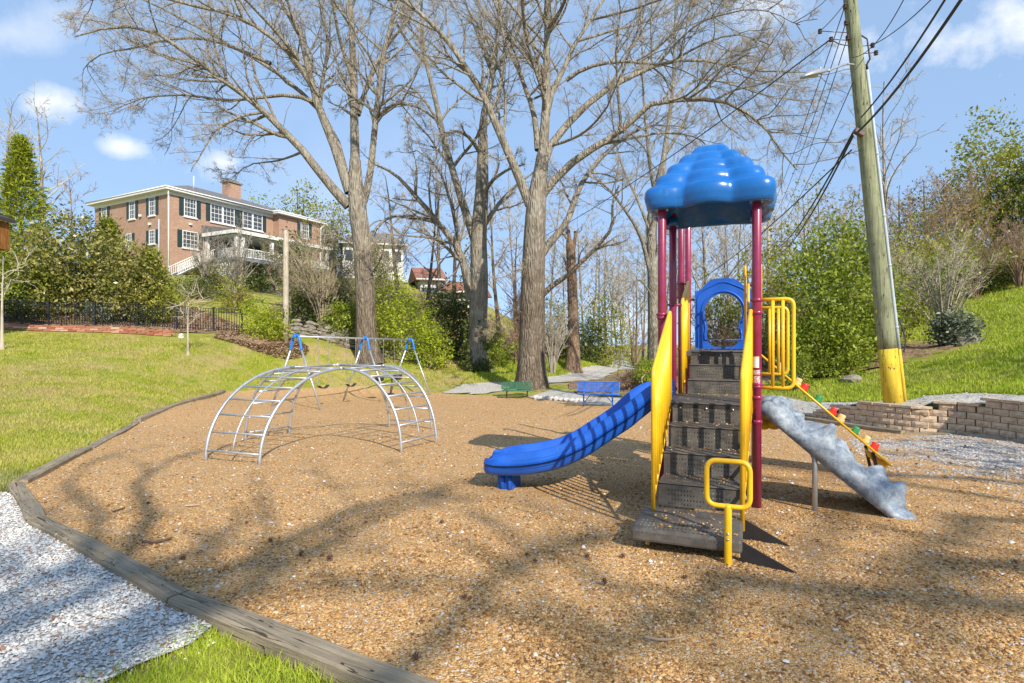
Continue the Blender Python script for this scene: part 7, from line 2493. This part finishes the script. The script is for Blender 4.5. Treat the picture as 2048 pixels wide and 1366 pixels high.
    bal = MB().box((0, 0, .42), (.05, .05, .72)).mesh('baluster'); bal.materials.append(M['white_trim'])
    b0 = wpos(root)
    runs = [((s0 + .15, dp - .1), (s1 - .15, dp - .1)), ((s0 + .15, dp - .1), (s0 + .15, 1.6))]
    for (a, b_) in runs:
        pa, pb = PW(*a, zd), PW(*b_, zd); n_ = int((pb - pa).length / .17)
        for zz in (.08, .84): MB().tube([pa + Vector((0, 0, zz)), pb + Vector((0, 0, zz))], .05, 4).build('railing', M['white_trim'], root)
        for k in range(1, n_):
            o = bpy.data.objects.new('baluster', bal); o.parent = root; o.location = pa.lerp(pb, k / n_) - b0; o.rotation_euler = (0, 0, math.atan2(e1.y, e1.x)); COL.objects.link(o)
    # stairs from the porch down to the left
    n_ = 13
    pa = PW(s0 - .02, .9, zd); pb = PW(s0 - 3.6, .9, 7.35)
    for k in range(n_):
        q = pa.lerp(pb, (k + .5) / n_); MB().box(q, (.32, 1.2, .06), Rz).build('stair_tread', M['porch_grey'], root)
    for p_ in (1.5, .3):
        qa, qb = PW(s0 - .02, p_, zd), PW(s0 - 3.6, p_, 7.35)
        for zz in (.1, .85): MB().tube([qa + Vector((0, 0, zz)), qb + Vector((0, 0, zz))], .05, 4).build('stair_rail', M['white_trim'], root)
        for k in range(1, 22):
            o = bpy.data.objects.new('baluster', bal); o.parent = root; o.location = qa.lerp(qb, k / 22) - b0; COL.objects.link(o)
    # lattice below the porch
    m = MB()
    for k in range(22):
        a = k * .2
        for sg in (1, -1):
            y0 = a if sg > 0 else a
            pts_ = [PW(s0 + .05, .2 + a * .95, 7.0), PW(s0 + .05, .2 + a * .95 + sg * 1.0, 8.9)]
            if 0 < .2 + a * .95 + sg * 1.0 < dp: m.tube(pts_, .03, 4, False)
    m.build('lattice', M['white_trim'], root)
    # door and dark window behind the porch
    for (s, w_, za, zb) in ((6.0, 1.1, zd, zd + 2.1), (8.5, 2.2, zd + .7, zd + 2.0), (11.5, 1.4, zd + .7, zd + 2.0)):
        MB().prism([PW(s - w_ / 2, .0, za), PW(s + w_ / 2, .0, za), PW(s + w_ / 2, .0, zb), PW(s - w_ / 2, .0, zb)], n1 * .06).build('porch_window', M['glass'], root)
    # stone terrace wall below the porch
    tw = thing('stone_wall', PW(8.5, dp + 1.2, 6.0), 'grey rubble stone terrace wall below the house porch', 'wall')
    MB().box(PW(8.2, dp + 1.25, 5.4), (10.5, .5, 3.4), Rz).build('wall_face', M['rubble'], tw)
    rl = MB()
    for zz in (7.2, 7.9): rl.tube([PW(4.6, dp + 1.3, zz), PW(13.4, dp + 1.3, zz)], .03, 4)
    rl.build('railing', M['black_iron'], tw)
    for k in range(40): MB().tube([PW(4.6 + .22 * k, dp + 1.3, 7.08), PW(4.6 + .22 * k, dp + 1.3, 7.9)], .018, 4).build('picket', M['black_iron'], tw)
    tw2 = thing('stone_wall', W(-1.5, -2.4, 6.0), 'low brownish stone terrace wall at the house corner', 'wall')
    MB().box(W(1.2, -3.2, 6.1), (8.5, .5, 2.2), Rz).build('wall_face', M['rubble'], tw2)


build_house()


def simple_house(px0, px1, ytop, yeave, ybase, Y, depth, wallm, roofm, label, rot=0.0, wins=3, gable=False):
    a, b = P(px0, yeave, Y), P(px1, yeave, Y)
    w = (b - a).length; zE = a.z; zT = P(px0, ytop, Y).z; zB = P(px0, ybase, Y).z
    c = (a + b) / 2; R3 = Matrix.Rotation(rot, 3, 'Z')
    root = thing('house', (c.x, c.y + depth / 2, zB), label, 'house')
    T = lambda x, y, z: Vector((c.x, c.y, 0)) + R3 @ Vector((x, y, 0)) + Vector((0, 0, z))
    MB().prism([T(-w / 2, 0, zB), T(w / 2, 0, zB), T(w / 2, depth, zB), T(-w / 2, depth, zB)], Vector((0, 0, zE - zB))).build('wall', M[wallm], root)
    o = .5
    A, B, C_, D = T(-w / 2 - o, -o, zE), T(w / 2 + o, -o, zE), T(w / 2 + o, depth + o, zE), T(-w / 2 - o, depth + o, zE)
    q = 0 if gable else w * .22
    m = MB(); m.add([A, B, C_, D, T(-w / 2 + q - (o if gable else 0), depth / 2, zT), T(w / 2 - q + (o if gable else 0), depth / 2, zT)], [(0, 1, 5, 4), (1, 2, 5), (2, 3, 4, 5), (3, 0, 4), (0, 3, 2, 1)])
    m.build('roof', M[roofm], root)
    MB().tube([A, B], .09, 6).build('gutter', M['white_trim'], root)
    for i in range(wins):
        x = -w / 2 + w * (i + .5) / wins
        zz = zE - .6
        f = lambda xx, z, y: T(xx, y, z)
        wn_ = MB().prism([f(x - .55, zz - 1.5, -.05), f(x + .55, zz - 1.5, -.05), f(x + .55, zz, -.05), f(x - .55, zz, -.05)], R3 @ Vector((0, .04, 0))).build('window', M['white_trim'], root)
        MB().prism([f(x - .42, zz - 1.38, -.065), f(x + .42, zz - 1.38, -.065), f(x + .42, zz - .12, -.065), f(x - .42, zz - .12, -.065)], R3 @ Vector((0, .012, 0))).build('pane', M['glass'], wn_)
    return root


simple_house(688, 806, 452, 489, 560, 66, 9, 'siding', 'roof', 'white sided house with grey roof right of the left trunk', .25, 5)
simple_house(842, 884, 528, 560, 620, 52, 6, 'siding', 'red_roof', 'white house with red roof between the left trunk and forked tree', .3, 2, True)
simple_house(885, 940, 556, 585, 640, 50, 6, 'siding', 'red_roof', 'second low red roof right beside the first one', -.2, 2, True)
simple_house(1225, 1262, 698, 708, 728, 95, 8, 'siding', 'roof', 'far grey roofed house at the end of the path', .1, 2)
# old stone wall behind the swings
sw = thing('stone_wall', G(640, 29.4), 'old mossy stone wall behind the left swing legs', 'wall')
rs_ = random.Random(3)
rock_vars = [rock_mesh((.30, .2, .15), 200 + i) for i in range(6)]
for me in rock_vars: me.materials.append(M['stone'])
for row in range(4):
    for k in range(26):
        px = 588 + k * 9.0 + (4.5 if row % 2 else 0); Yw = 29.3 + .06 * row
        if row > 1 and rs_.random() < .35: continue
        x = PX(px, Yw); o = bpy.data.objects.new('stone', rs_.choice(rock_vars)); o.parent = sw
        o.location = Vector((x, Yw + rs_.uniform(-.05, .05), H(PX(660, 29), 29) * .0 + H(x, 29.0) + .12 + row * .2)) - wpos(sw); o.rotation_euler = (rs_.uniform(-.2, .2), rs_.uniform(-.2, .2), rs_.uniform(-.3, .3)); o.scale = (.75, 1, .9)
        COL.objects.link(o)

# wooden shelter whose eave corner reaches into the left edge
YS = 24.0
ex = PX(18, YS); zt, zb = P(0, 440, YS).z, P(0, 500, YS).z
gs = H(ex - 2.2, YS + 1)
sh = thing('picnic_shelter', (ex - 2.2, YS - 1.6, gs), 'stained wooden shelter eave corner at the left edge', 'shelter')
MB().prism([(ex + .1, YS - 3.4, zt - .12), (ex + .1, YS + .2, zt - .12), (ex - 3.6, YS + .2, zt + 1.2), (ex - 3.6, YS - 3.4, zt + 1.2)], (0, 0, .16)).build('roof', M['shingle_dark'], sh)
MB().box((ex - .12, YS - 1.6, (zt - .14 + zb) / 2), (.10, 3.2, zt - .15 - zb)).build('fascia', M['cedar_board'], sh)
MB().prism([(ex - .08, YS, zb), (ex - .08, YS, zt - .14), (ex - 3.5, YS, zt + 1.1), (ex - 3.5, YS, zb)], (0, .1, 0)).build('gable', M['cedar_board'], sh)
for (xx, yy) in ((ex - .95, YS - .1), (ex - .95, YS - 3.0), (ex - 3.3, YS - .1), (ex - 3.3, YS - 3.0)):
    MB().box((xx, yy, (H(xx, yy) - .1 + zb + .1) / 2), (.2, .2, zb + .1 - H(xx, yy) + .1)).build('post', M['cedar_board'], sh)
